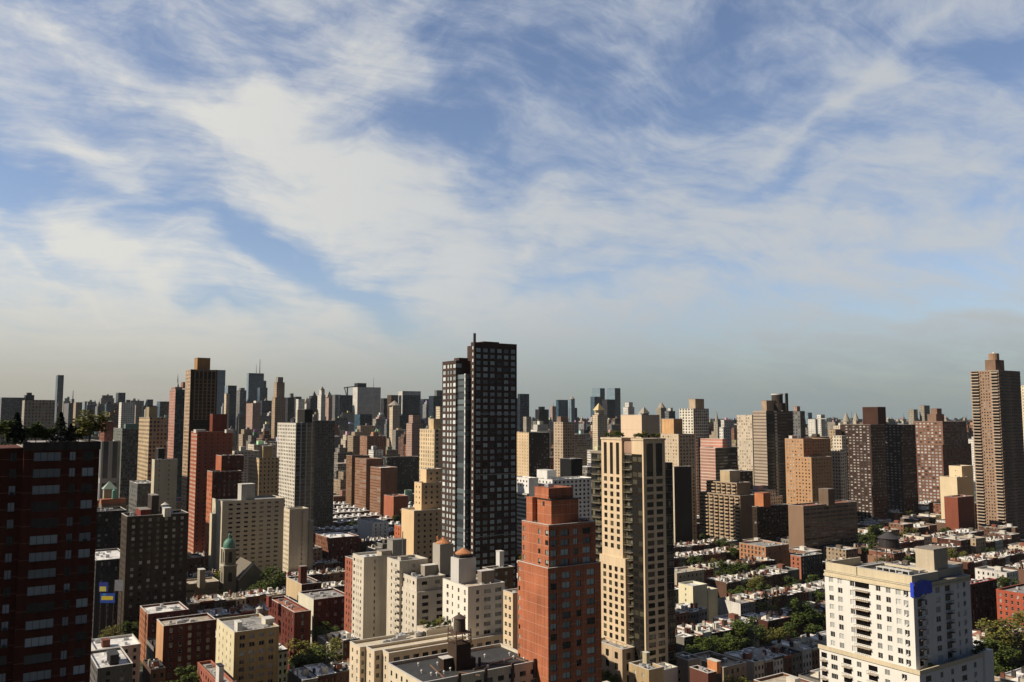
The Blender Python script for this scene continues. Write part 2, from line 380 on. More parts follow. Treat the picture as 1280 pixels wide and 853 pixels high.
def wallgrid(mb, face, plane, u0, u1, z0, z1, cols, rows, base, mi=0):
    """a wall with real openings; face L: plane is p, u runs along q; face R: plane is q, u runs along p"""
    def P(u, z, n=0.0): return (u, plane - n, z) if face == 'R' else (plane - n, u, z)
    def Q(a, b, c, d):
        mb.face([P(a, b), P(c, b), P(c, d), P(a, d)], [(a - base, b), (c - base, b), (c - base, d), (a - base, d)], mi)
    z = z0
    for (ra, rb) in rows:
        if ra > z: Q(u0, z, u1, ra)
        u = u0
        for (ca, cb) in cols:
            if ca > u: Q(u, ra, ca, rb)
            n = -.24
            mb.face([P(ca, ra), P(cb, ra), P(cb, ra, n), P(ca, ra, n)], None, mi); mb.face([P(ca, rb), P(cb, rb), P(cb, rb, n), P(ca, rb, n)], None, mi)
            mb.face([P(ca, ra), P(ca, rb), P(ca, rb, n), P(ca, ra, n)], None, mi); mb.face([P(cb, ra), P(cb, rb), P(cb, rb, n), P(cb, ra, n)], None, mi)
            u = cb
        if u1 > u: Q(u, ra, u1, rb)
        z = rb
    if z1 > z: Q(u0, z, u1, z1)

def spec(bay=3.4, w=1.5, h=1.5, fl=3.0, sill=.9, m=1.2, top=1.0, style=None, cols=None, gm=None, fm=None, low=None, skip=None):
    return dict(bay=bay, w=w, h=h, fl=fl, sill=sill, m=m, top=top, style=style, cols=cols, gm=gm or GL, fm=fm or FRM, low=low, skip=skip)

class Bld:
    def __init__(s, name, label, cat, short=None, group=None):
        s.name, s.label, s.cat, s.short, s.group = name, label, cat, short, group
        s.root = None; s.wins = []
    def tier(s, xl, xc, xr, yt, D, **k):
        p0, q0, w, d, z1 = box_px(xl, xc, xr, yt, D)
        if 'w' in k: w = k.pop('w')
        if 'd' in k: d = k.pop('d')
        if 'z1' in k: z1 = k.pop('z1')
        return s.abs(p0, q0, w, d, z1, px=(xl, xr, yt), **k)
    def abs(s, p0, q0, w, d, z1, z0=0.0, wall_m=None, L=None, R=None, roof=None, par=.9, cop=None, px=None, name='wall', note=True, Lm=None):
        wall_m = wall_m or wall(TAN); roof = roof or G_ROOF; cop = cop or COP
        if s.root is None: s.root = thing(s.name, (p0, q0, 0), s.label, s.cat, s.group)
        s.last = (p0, q0, w, d, z0, z1)
        o = (s.root.location[0], s.root.location[1], 0)
        if z0 < 1 and note: FOOT.append((p0, q0, p0 + w, q0 + d))
        if z0 < 1 and s.short and not any(h[0] == s.short for h in HEROES):
            c = proj(p0 + w / 2, q0 + d / 2, z1); HEROES.append((s.short, c[0], c[1], p0 * DV[0] + q0 * DV[1]))
        mark_sky(p0, q0, w, d, z1)
        mb = MB(o)
        for face, sp, length, u0, plane in (('L', L, d, q0, p0), ('R', R, w, p0, q0)):
            cols, rows = [], []
            if sp and length > sp['m'] * 2 + sp['w']:
                if sp['cols']: cols = [(u0 + c * length - ww / 2, u0 + c * length + ww / 2) for c, ww in sp['cols']]
                else:
                    n = max(1, int((length - 2 * sp['m']) / sp['bay'])); bay = (length - 2 * sp['m']) / n
                    ww = min(sp['w'], bay * .9)
                    cols = [(u0 + sp['m'] + bay * (i + .5) - ww / 2, u0 + sp['m'] + bay * (i + .5) + ww / 2) for i in range(n)]
                low = sp['low'] if sp['low'] is not None else z0
                z = z1 - sp['top'] - sp['fl'] + sp['sill']
                while z > low + .6: rows.append((z, z + sp['h'])); z -= sp['fl']
                rows.reverse()
                for ri, r in enumerate(rows):
                    for ci, c in enumerate(cols):
                        s.wins.append((face, plane, c[0], r[0], c[1] - c[0], r[1] - r[0], sp['style'], sp['gm'], sp['fm']))
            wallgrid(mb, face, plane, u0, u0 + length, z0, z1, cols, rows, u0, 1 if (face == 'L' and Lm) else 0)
        x0, y0, x1, y1 = p0, q0, p0 + w, q0 + d
        mb.box(x0, y0, z0, x1, y1, z1, sides='FB', top=False)
        t = .35; zr = z1 - par
        if par > 0:
            for (a, b, c, e) in ((x0, y0, x1, y0 + t), (x0, y1 - t, x1, y1), (x0, y0 + t, x0 + t, y1 - t), (x1 - t, y0 + t, x1, y1 - t)):
                mb.face([(a, b, z1), (c, b, z1), (c, e, z1), (a, e, z1)])
            mb.box(x0 + t, y0 + t, zr - .3, x1 - t, y1 - t, z1, top=False)
            cm = MB(o)
            for (a, b, c, e) in ((x0 - .08, y0 - .08, x1 + .08, y0 + t + .05), (x0 - .08, y1 - t - .05, x1 + .08, y1 + .08), (x0 - .08, y0 + t + .05, x0 + t + .05, y1 - t - .05), (x1 - t - .05, y0 + t + .05, x1 + .08, y1 - t - .05)):
                cm.box(a, b, z1 + .003, c, e, z1 + .13, bottom=True)
            cm.build('coping', cop, s.root)
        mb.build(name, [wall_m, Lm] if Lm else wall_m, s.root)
        rb = MB(o); i = t + .002 if par > 0 else 0
        rb.box(x0 + i, y0 + i, zr - .25, x1 - i, y1 - i, zr if par > 0 else z1 + .004, bottom=False); rb.build('roof', roof, s.root)
        return s
    def o(s): return (s.root.location[0], s.root.location[1], 0)
    def part(s, name, mb, mat): return mb.build(name, mat, s.root)
    def mb(s): return MB(s.o())
    def pbox(s, name, xl, xc, xr, yt, D, z0, mat, top=None):
        p0, q0, w, d, z1 = box_px(xl, xc, xr, yt, D); mark_sky(p0, q0, w, d, z1)
        if s.root is None: s.root = thing(s.name, (p0, q0, 0), s.label, s.cat, s.group)
        m = s.mb(); m.box(p0, q0, z0, p0 + w, q0 + d, z1, top=not top); r = m.build(name, mat, s.root)
        if top:
            m = s.mb(); m.box(p0 - .15, q0 - .15, z1, p0 + w + .15, q0 + d + .15, z1 + .2, bottom=True); m.build('roof', top, s.root)
        return (p0, q0, w, d, z1)
    def clutter(s, n, seed=0, box=None, scale=1.0):
        """vents, fans and boxes standing on the roof"""
        rnd = random.Random(seed + 11)
        p0, q0, w, d, z0, z1 = box or s.last; zr = z1 - .9
        for i in range(n):
            k = rnd.random(); x = p0 + 1.5 + rnd.random() * max(.5, w - 5); y = q0 + 1.5 + rnd.random() * max(.5, d - 5); m = s.mb()
            if k < .4:
                a, b, h = rnd.uniform(.8, 2.2) * scale, rnd.uniform(.8, 2.4) * scale, rnd.uniform(.6, 1.5) * scale
                m.box(x, y, zr + .15, x + a, y + b, zr + h, bottom=True); m.box(x + .1, y + .1, zr, x + .25, y + b - .1, zr + .15); m.box(x + a - .25, y + .1, zr, x + a - .1, y + b - .1, zr + .15)
                m.prism(x + a / 2, y + b / 2, zr + h + .01, zr + h + .12, min(a, b) * .35, min(a, b) * .35, 8)
                s.part('air_conditioner', m, METALW)
            elif k < .5:
                h = rnd.uniform(.4, .9); m.bar((x, y, zr + h), (x + rnd.uniform(2, 5), y, zr + h), .35); m.bar((x, y, zr), (x, y, zr + h), .3); s.part('duct', m, METALW)
            elif k < .56:
                h = rnd.uniform(2.5, 5); m.bar((x, y, zr), (x, y, zr + h), .09); m.bar((x - .6, y, zr + h * .9), (x + .6, y, zr + h * .9), .05); m.bar((x - .4, y, zr + h * .75), (x + .4, y, zr + h * .75), .05); s.part('antenna', m, STEEL)
            elif k < .8:
                h = rnd.uniform(.5, 1.3); m.prism(x, y, zr, zr + h, .15, .15, 8); m.prism(x, y, zr + h, zr + h + .25, .38, .1, 8); s.part('vent', m, METALW if rnd.random() < .6 else BLK)
            else:
                a, b = rnd.uniform(1.2, 2.4), rnd.uniform(1.4, 3)
                m.box(x, y, zr, x + a, y + b, zr + .35, top=False); m.face([(x, y, zr + .35), (x + a, y, zr + .35), (x + a, y + b, zr + .8), (x, y + b, zr + .8)]); m.face([(x, y + b, zr + .35), (x, y + b, zr + .8), (x + a, y + b, zr + .8), (x + a, y + b, zr + .35)])
                m.face([(x, y, zr + .35), (x, y + b, zr + .8), (x, y + b, zr + .35)]); m.face([(x + a, y, zr + .35), (x + a, y + b, zr + .35), (x + a, y + b, zr + .8)])
                s.part('skylight', m, G_ROOF)
        return s
    def done(s, maxobj=100, frames=False):
        W = []
        for w in s.wins:
            face, pl, u, z, ww, hh, st, gm, fm = w
            pt = (u, pl, z) if face == 'R' else (pl, u, z)
            x, y = proj(*pt); W.append((not (0 < x < 1280 and 0 < y < 853), (pt[0] ** 2 + pt[1] ** 2) ** .5 * 0 - z, u, w, pt))
        W.sort(key=lambda e: (e[0], e[1]))
        o = s.o(); rest = {}
        for i, (off, _, _, w, pt) in enumerate(W):
            face, pl, u, z, ww, hh, st, gm, fm = w
            gmesh, fmesh, g, f = window_mesh(face, ww, hh, st, gm, fm, bool(st) and ww < 2.7 and (i * 7919) % 11 < 2)
            if i < maxobj:
                wo = link('window', gmesh, s.root, (pt[0] - o[0], pt[1] - o[1], pt[2]))
                if fmesh: link('frame', fmesh, wo)
            else:
                m = rest.setdefault((gm.name, fm.name), MB()); m.mm = [gm, fm]
                for k, src in ((0, g), (1, f)):
                    if k and not fmesh: continue
                    for fc in src.f: m.face([(src.v[j][0] + pt[0] - o[0], src.v[j][1] + pt[1] - o[1], src.v[j][2] + pt[2]) for j in fc], [(0, 0)] * len(fc), k)
        if rest:
            ms = []; allm = MB()
            for m in rest.values():
                b = len(ms); ms += m.mm
                nv = len(allm.v); allm.v += m.v; allm.f += [tuple(j + nv for j in fc) for fc in m.f]; allm.uv += m.uv; allm.mi += [x + b for x in m.mi]
            ob = allm.build('window_field', ms, s.root); ob['kind'] = 'stuff'
        return s

def mark_sky(p0, q0, w, d, z1):
    cs = [proj(a, b, z1) for a in (p0, p0 + w) for b in (q0, q0 + d)]
    x0 = max(0, int(min(c[0] for c in cs)) + 1); x1 = min(1279, int(max(c[0] for c in cs)) - 1)
    y = sorted(c[1] for c in cs)[1]; D = (p0 + w / 2) * DV[0] + (q0 + d / 2) * DV[1]
    for x in range(x0, x1 + 1): SKY[x].append((D, y))
def seen(p0, q0, w, d, z1, need=2, margin=2):
    cs = [proj(a, b, z1) for a in (p0, p0 + w) for b in (q0, q0 + d)]
    if p0 * DV[0] + q0 * DV[1] < 60: return False
    x0 = max(0, int(min(c[0] for c in cs))); x1 = min(1279, int(max(c[0] for c in cs)))
    if x1 <= x0: return False
    y = min(c[1] for c in cs)
    if y > 900: return False
    D = (p0 + w / 2) * DV[0] + (q0 + d / 2) * DV[1]; n = 0
    for x in range(x0, x1 + 1):
        if all(y < b - margin for a, b in SKY[x] if a < D):
            n += 1
            if n >= need: return True
    return False
def free(p0, q0, p1, q1, m=.6):
    for (a, b, c, d) in FOOT:
        if p0 < c + m and p1 > a - m and q0 < d + m and q1 > b - m: return False
    return True

# ------------------------------------------------------------------ ground
def slab(name, x0, y0, z0, x1, y1, z1, mat, kind='structure'):
    m = MB(); m.box(x0, y0, z0, x1, y1, z1); return tag(m.build(name, mat), kind=kind)
asph = plain((.05, .05, .052), .85, 0, 'asphalt', .2); pave = plain((.12, .118, .11), .9, 0, 'concrete_pavement', .15); grassm = plain((.045, .065, .025), 1, 0, 'garden', .4)
g = MB(); g.face([(-9000, -2500, 0), (26000, -2500, 0), (26000, 30000, 0), (-9000, 30000, 0)]); tag(g.build('ground', asph), kind='structure')
AV = [-330, -140, 40, 245, 548, 772, 985, 1180, 1330]      # avenue centre lines (p)
def st(k): return 315 + 80 * (k)                          # street centre lines (q)
pv = MB(); gr = MB()
for i in range(len(AV) - 1):
    for k in range(-2, 14):
        a, b, c, e = AV[i] + 9, AV[i + 1] - 9, st(k) + 5, st(k + 1) - 5
        pv.box(a, c, 0, b, e, .13)
        gr.face([(a + 12, c + 24, .134), (b - 12, c + 24, .134), (b - 12, e - 24, .134), (a + 12, e - 24, .134)])
tag(pv.build('pavement', pave), kind='structure'); tag(gr.build('back_gardens', grassm), kind='stuff')
wl = MB()
for i in range(1, len(AV)):
    for off in (-4.5, 0, 4.5):
        for j in range(0, 110): y = -100 + j * 9; wl.face([(AV[i] + off - .07, y, .005), (AV[i] + off + .07, y, .005), (AV[i] + off + .07, y + 3, .005), (AV[i] + off - .07, y + 3, .005)])
tag(wl.build('lane_markings', plain((.7, .7, .68), .7, 0, 'road_paint')), kind='structure')
hm = MB()
rnd = random.Random(3)
for (px0, px1, D, hh) in ((-100, 1400, 9500, 30), (880, 1400, 12500, 75)):
    n = 60; pts = []
    for i in range(n + 1):
        px = px0 + (px1 - px0) * i / n; e = min(1, min(i, n - i) / 8)
        p, q, _ = at_D(px, 520, D); pts.append((p, q, max(2, hh * e * (.75 + .25 * sin(i * .7) + .1 * rnd.random()))))
    for i in range(n):
        a, b = pts[i], pts[i + 1]; ox, oy = DV[0] * 2500, DV[1] * 2500
        hm.face([(a[0], a[1], -1), (b[0], b[1], -1), (b[0] + ox * .4, b[1] + oy * .4, b[2]), (a[0] + ox * .4, a[1] + oy * .4, a[2])])
        hm.face([(a[0] + ox * .4, a[1] + oy * .4, a[2]), (b[0] + ox * .4, b[1] + oy * .4, b[2]), (b[0] + ox, b[1] + oy, -1), (a[0] + ox, a[1] + oy, -1)])
tag(hm.build('hills', plain((.07, .10, .13), 1, 0, 'wooded_hills')), kind='structure')

# ------------------------------------------------------------------ plants
def leaf_mat(name, a, b):
    t = NT(name); gi = t.nd('ShaderNodeNewGeometry'); oi = t.nd('ShaderNodeObjectInfo')
    r = t.math('FRACT', t.math('ADD', t.math('MULTIPLY', gi.outputs['Random Per Island'], .85), t.math('MULTIPLY', oi.outputs['Random'], .3)))
    t.L.new(t.mix(r, a, b), t.b.inputs['Base Color']); t.b.inputs['Roughness'].default_value = .75; t.b.inputs['Specular IOR Level'].default_value = .2
    return t.m
LEAF = leaf_mat('leaves', (.022, .045, .010), (.12, .15, .03)); LEAF2 = leaf_mat('yellowing_leaves', (.06, .075, .015), (.24, .22, .05)); LEAFD = leaf_mat('conifer_needles', (.010, .022, .008), (.03, .05, .018))
BARK = plain((.07, .05, .035), .95, 0, 'bark')
def crown_mesh(seed, R, H, n, leaf, kind='round', mat=None):
    rn = random.Random(seed); m = MB(); cl = []
    if kind == 'round':
        for i in range(16):
            a = rn.uniform(0, 2 * pi); r = R * rn.uniform(.2, .78); z = H * rn.uniform(.18, .85)
            k = sqrt(max(.1, 1 - ((z / H - .5) * 1.7) ** 2)); cl.append((r * cos(a) * k, r * sin(a) * k, z, R * rn.uniform(.22, .42)))
    for i in range(n):
        if kind == 'round':
            c = rn.choice(cl); u = rn.gauss(0, 1); v = rn.gauss(0, 1); w = rn.gauss(0, 1); l = sqrt(u * u + v * v + w * w) + 1e-6; r = c[3] * rn.random() ** .35
            x, y, z = c[0] + u / l * r, c[1] + v / l * r, c[2] + w / l * r * .8
        else:
            z = H * rn.random() ** 1.3; lay = (z * 1.3) % 1; rr = R * (1 - z / H) * (.55 + .45 * (1 - lay)) + .1; a = rn.uniform(0, 2 * pi); r = rr * rn.random() ** .4; x, y = r * cos(a), r * sin(a)
            z -= r * .18
        s = leaf * rn.uniform(.6, 1.3); a = rn.uniform(0, 2 * pi); t = rn.uniform(-.9, .9)
        ux, uy, uz = cos(a) * s, sin(a) * s, rn.uniform(-.4, .4) * s; vx, vy, vz = -sin(a) * s * cos(t), cos(a) * s * cos(t), sin(t) * s
        m.face([(x - ux, y - uy, z - uz), (x + vx * .6, y + vy * .6, z + vz * .6), (x + ux, y + uy, z + uz), (x - vx * .6, y - vy * .6, z - vz * .6)], [(0, 0)] * 4)
    return m.mesh('crown', mat or LEAF)
def trunk_mesh(seed, h, r, R):
    rn = random.Random(seed); m = MB(); m.prism(0, 0, 0, h, r, r * .6, 7)
    for i in range(5):
        a = i * 1.3 + rn.random(); m.bar((0, 0, h * rn.uniform(.6, .95)), (cos(a) * R * .5, sin(a) * R * .5, h + R * .6), r * .5)
    return m.mesh('trunk', BARK)
TREES = []
for i in range(6):
    R = 4.4 + i * .5
    TREES.append((crown_mesh(50 + i, R, R * 1.7, 2100 + 200 * i, .40, 'round', LEAF2 if i == 4 else LEAF), trunk_mesh(i, 6.0, .28, R), R))
CONE = [(crown_mesh(80 + i, 2.1 + .4 * i, 4.4 + i * .6, 3200, .17, 'cone', LEAFD), trunk_mesh(9 + i, .8, .1, .5), 1.6) for i in range(2)]
BUSH = [(crown_mesh(90 + i, 1.1 + .3 * i, 1.7 + .4 * i, 1300, .15, 'round', LEAF2 if i == 2 else LEAF), trunk_mesh(20 + i, .5, .06, .5), 1.2) for i in range(3)]
AUTO = []      # things that still need a label of their own: (root, base words, p, q, z)
def plant(src, name, p, q, z, sc, label, cat, group, lift=None, rot=None):
    r = thing(name, (p, q, z), label, cat, group); r.rotation_euler = (0, 0, rot if rot is not None else random.random() * 6); r.scale = (sc, sc, sc)
    h = {id(t): 4.6 for t in TREES}.get(id(src), .35)
    link('trunk', src[1], r); link('crown', src[0], r, (0, 0, h)); return r

# ------------------------------------------------------------------ water tanks
def water_tank(p, q, z, r, h, leg, label, mat=WOOD, roof=RUST, group=None, sp=.8):
    t = thing('water_tank', (p, q, z), label, 'water tank', group or 'rooftop water tanks')
    for sx in (-1, 1):
        for sy in (-1, 1):
            m = MB(); m.bar((sx * r * sp, sy * r * sp, 0), (sx * r * sp * .96, sy * r * sp * .96, leg + (.0 if sp < 1 else 1.2)), .22); m.build('leg', RUST, t)
    m = MB()
    for zz in (leg * .33, leg * .72):
        c = [(-1, -1), (1, -1), (1, 1), (-1, 1)]
        for i in range(4): a, b = c[i], c[(i + 1) % 4]; m.bar((a[0] * r * sp * .97, a[1] * r * sp * .97, zz), (b[0] * r * sp * .97, b[1] * r * sp * .97, zz), .12); m.bar((a[0] * r * sp * .97, a[1] * r * sp * .97, zz - leg * .3), (b[0] * r * sp * .97, b[1] * r * sp * .97, zz), .08)
    m.build('bracing', RUST, t)
    m = MB(); m.box(-r * max(1, sp * 1.03), -r * max(1, sp * 1.03), leg, r * max(1, sp * 1.03), r * max(1, sp * 1.03), leg + .25, bottom=True); m.build('platform', RUST, t)
    m = MB(); m.prism(0, 0, leg + .26, leg + .26 + h, r * .95, r * .88, 20, cap=False); b = m.build('barrel', mat, t)
    m = MB()
    for i in range(5): zz = leg + .5 + h * i / 5; m.prism(0, 0, zz, zz + .07, r * .975 - r * .07 * i / 5, r * .975 - r * .07 * i / 5, 20, cap=False)
    hp = m.build('hoop', RUST, b)
    m = MB(); m.prism(0, 0, leg + .27 + h, leg + .27 + h + r * .62, r * 1.02, 0, 20); m.prism(0, 0, leg + .27 + h + r * .55, leg + .27 + h + r * .85, .12, .1, 6); m.build('conical_roof', roof, t)
    return t

# ================================================================== THE NEAR BUILDINGS
# --- dark red brick tower at the left edge, with a planted roof terrace
def red_left():
    b = Bld('brick_apartment_tower', 'tall dark red brick tower in shade with a planted roof terrace, at the left edge', 'building', 'the dark red tower at the left edge')
    pE, qE, z1 = at_D(125, 552, 156); q0 = qE
    v = ray(31, 545); p1 = v[0] * q0 / v[1]; v = ray(-260, 545); pw = v[0] * q0 / v[1]
    W = pE - p1
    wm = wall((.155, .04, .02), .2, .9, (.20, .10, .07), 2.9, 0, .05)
    def fr(x, y=640): vv = ray(x, y); return (vv[0] * q0 / vv[1] - p1) / W
    def colw(x0, x1, y): a, c = fr(x0, y), fr(x1, y); return ((a + c) / 2, (c - a) * W)
    FL = 2.9
    sp = spec(fl=FL, sill=.0, h=1.62, top=-.35, style=(2, 1), cols=[colw(42, 77, 570), colw(87, 95, 570), colw(103, 118, 570)], gm=glass((.012, .014, .015), (.50, .58, .60), .66), fm=DFRM)
    cols = sp['cols']; sp['cols'] = [cols[1], cols[2]]
    # the wide windows need four lights, so they are cut in the same wall by hand
    b.root = thing(b.name, (p1, q0, 0), b.label, b.cat); o = b.o()
    zt = at_D(125, 563, 156)[2]
    m = MB(o); rows = []; z = zt - FL * .0 - 1.62 - .15
    while z > 8: rows.append((z, z + 1.62)); z -= FL
    rows.reverse()
    cc = sorted([(p1 + c * W - w / 2, p1 + c * W + w / 2) for c, w in cols])
    for (a, c) in cc:
        for (za, zb) in rows: b.wins.append(('R', q0, a, za, c - a, zb - za, (4, 1) if c - a > 3 else (2, 1), sp['gm'], sp['fm']))
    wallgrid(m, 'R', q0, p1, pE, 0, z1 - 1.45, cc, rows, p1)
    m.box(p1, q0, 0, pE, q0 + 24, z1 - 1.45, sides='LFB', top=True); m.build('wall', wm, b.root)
    m = MB(o); m.box(p1 - .1, q0 - .12, z1 - 1.445, pE + .12, q0 + .9, z1, bottom=True); m.box(pE - .8, q0 + .9, z1 - 1.445, pE + .12, q0 + 24, z1, bottom=True); m.build('planter_parapet', wall((.12, .10, .08), .25), b.root)
    m = MB(o); m.box(p1, q0 + .9, z1 - 1.4, pE - .8, q0 + 24, z1 - .3); m.build('roof', G_ROOF, b.root)
    m = MB(o); rows2 = rows
    c2 = [(pw + 2, pw + 4), (pw + 6.5, pw + 9), (p1 - 7.8, p1 - 5.6), (p1 - 2.0, p1 - .9)]
    for (a, c) in c2:
        for (za, zb) in rows2: b.wins.append(('R', q0 + 1.8, a, za, c - a, zb - za, (2, 1), sp['gm'], sp['fm']))
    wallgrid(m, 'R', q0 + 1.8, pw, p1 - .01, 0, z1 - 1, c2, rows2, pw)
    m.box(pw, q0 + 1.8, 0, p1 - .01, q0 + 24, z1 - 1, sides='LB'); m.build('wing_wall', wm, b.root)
    FOOT.append((pw, q0, pE, q0 + 24)); mark_sky(pw, q0, pE - pw, 24, z1); HEROES.append((b.short, 60, 650, 156))
    b.done(100)
    # plants along the terrace
    def on(x, y=550, back=1.6): vv = ray(x, y); k = (q0 + back) / vv[1]; return vv[0] * k, q0 + back
    z = z1 - .35
    L = [(CONE[0], 'conifer', 20, 1.25, 2.4, 'dark conifer shrub at the left end of the brick tower roof terrace'), (CONE[1], 'conifer', 75, 1.12, 2.8, 'dark bushy conifer in the middle of the brick tower roof terrace'),
         (CONE[0], 'conifer', 88, .8, 2.2, 'smaller conifer right of the middle one on the roof terrace'),
         (BUSH[2], 'deciduous_shrub', 112, 2.3, 2.4, 'yellow green leafy tree at the right corner of the roof terrace'), (BUSH[0], 'deciduous_shrub', 98, 1.7, 3.0, 'dark green round shrub left of the yellow green one on the terrace'),
         (BUSH[1], 'deciduous_shrub', 45, 1.7, 3.2, 'green shrub between the two tall conifers on the roof terrace'), (BUSH[0], 'deciduous_shrub', 58, 1.5, 2.0, 'low dark shrub left of the middle conifer on the terrace'), (BUSH[1], 'deciduous_shrub', 4, 1.9, 3.0, 'leafy shrub at the very left edge of the roof terrace'),
         (BUSH[1], 'deciduous_shrub', 33, 1.3, 2.2, 'small shrub beside the left conifer on the roof terrace')]
    for (src, nm, x, sc, back, lab) in L:
        p, q = on(x, 548, back); plant(src, nm, p, q, z, sc * .95, lab, 'shrub', 'plants on the roof terrace')
    for i, x in enumerate((105.5, 109)):
        p, q = on(x, 550, 1.3); t = thing('garden_chair', (p, q, z + .35), ['white garden chair on the roof terrace, the left of two', 'white garden chair on the roof terrace, the right of two'][i], 'chair', 'white terrace chairs')
        wm_ = plain((.8, .8, .78), .4, 0, 'white_plastic')
        m = MB(); m.box(-.25, -.25, .42, .25, .25, .47, bottom=True); m.build('seat', wm_, t); m = MB(); m.box(-.25, .22, .47, .25, .27, .95, bottom=True); m.build('backrest', wm_, t)
        for a in (-.22, .22):
            for c in (-.22, .22): m = MB(); m.bar((a, c, 0), (a, c, .42), .05); m.build('leg', wm_, t)
red_left()

# --- red brick slab tower, centre
def red_tower():
    b = Bld('brick_tower', 'bright red brick apartment tower with stepped top and pale floor lines in the centre foreground', 'building', 'the red brick tower')
    rb = wall((.47, .165, .085), .2, .9, (.52, .28, .20), 3.0, 0, .045)
    g = glass((.015, .02, .02), (.50, .60, .58), .75)
    LS = spec(fl=3, w=1.1, h=1.45, m=.4, cols=[(.94, 1.0)], gm=g); RS = spec(fl=3, sill=.6, h=1.95, cols=[(.1, 2.3), (.335, 3.1), (.565, 1.8), (.80, 3.1)], style=(2, 1), gm=g, fm=DFRM, top=1.2)
    b.tier(647, 685, 751, 711, 263, wall_m=rb, L=LS, R=RS, roof=G_ROOF)
    p0, q0, w, d, z0, z1 = b.last
    pu, qu, wu, du, zu = box_px(650.5, 686, 744, 657, 264.5)
    b.abs(p0 + 1.0, q0 + 1.0, w - 2.2, d - 2.0, zu, z0=z1 - .9, wall_m=rb, L=spec(fl=3, w=1.2, h=1.5, cols=[(.9, 1.2), (.33, 1.2), (.07, 1.6)], gm=g, style=(2, 1), fm=DFRM), R=RS, roof=W_ROOF, low=None) if False else b.abs(p0 + 1.0, q0 + 1.0, w - 2.2, d - 2.0, zu, z0=z1 - .9, wall_m=rb, L=spec(fl=3, w=1.2, h=1.5, cols=[(.07, 1.6), (.34, 1.2), (.92, 1.1)], gm=g, style=(2, 1), fm=DFRM), R=RS, roof=W_ROOF)
    p1, q1, w1, d1, _, z2 = b.last
    b.clutter(7, 5)
    # penthouse: two stacked brick blocks with dark shelves
    k = box_px(666, 692, 720, 640, 270); a = (p1 + 3.2, q1 + 3.0)
    zA = at_D(692, 626, 268)[2]; zB = at_D(692, 611, 268)[2]
    m = b.mb(); m.box(a[0], a[1], z2 - .9, a[0] + w1 * .58, a[1] + d1 * .62, zA); b.part('bulkhead', m, rb)
    m = b.mb(); m.box(a[0] - .3, a[1] - .5, zA + .003, a[0] + w1 * .62, a[1] + d1 * .62, zA + .3, bottom=True); b.part('ledge', m, BLK)
    m = b.mb(); m.box(a[0], a[1] + .8, zA + .303, a[0] + w1 * .5, a[1] + d1 * .62, zB); m.box(a[0] - .4, a[1] + .82, zA + .8, a[0] - .003, a[1] + 1.9, zB - .02, bottom=True); b.part('upper_bulkhead', m, rb)
    m = b.mb(); m.box(a[0] - 1.6, a[1] + d1 * .55, z2 - .9, a[0] - .003, a[1] + d1 * .78, zA + .4); b.part('chimney', m, rb)
    m = b.mb(); m.box(a[0] - .05, a[1] + 3.6, zA - 2.0, a[0] - .003, a[1] + 4.6, zA - .6); b.part('bulkhead_window', m, BLK)
    m = b.mb(); m.box(a[0] + w1 * .58 + .003, a[1] + .5, z2 + .5, a[0] + w1 * .8, a[1] + 5, z2 + .75, bottom=True); m.box(a[0] + w1 * .78, a[1] + .6, z2 - .9, a[0] + w1 * .8, a[1] + .8, z2 + .5); b.part('pergola', m, BLK)
    m = b.mb()
    for i in range(14): y = a[1] + 1 + i * (d1 * .58 / 14); m.bar((a[0] + .2, y, zB), (a[0] + .2, y, zB + .8), .06)
    m.bar((a[0] + .2, a[1] + 1, zB + .8), (a[0] + .2, a[1] + d1 * .58, zB + .8), .07); b.part('railing', m, BLK)
    m = b.mb(); m.box(a[0] + 1, a[1] + 3, zB, a[0] + 3.2, a[1] + 5, zB + 1.2, bottom=True); b.part('air_conditioner', m, METALW)
    # glazed corner bays on the right face
    b.done(100)
red_tower()

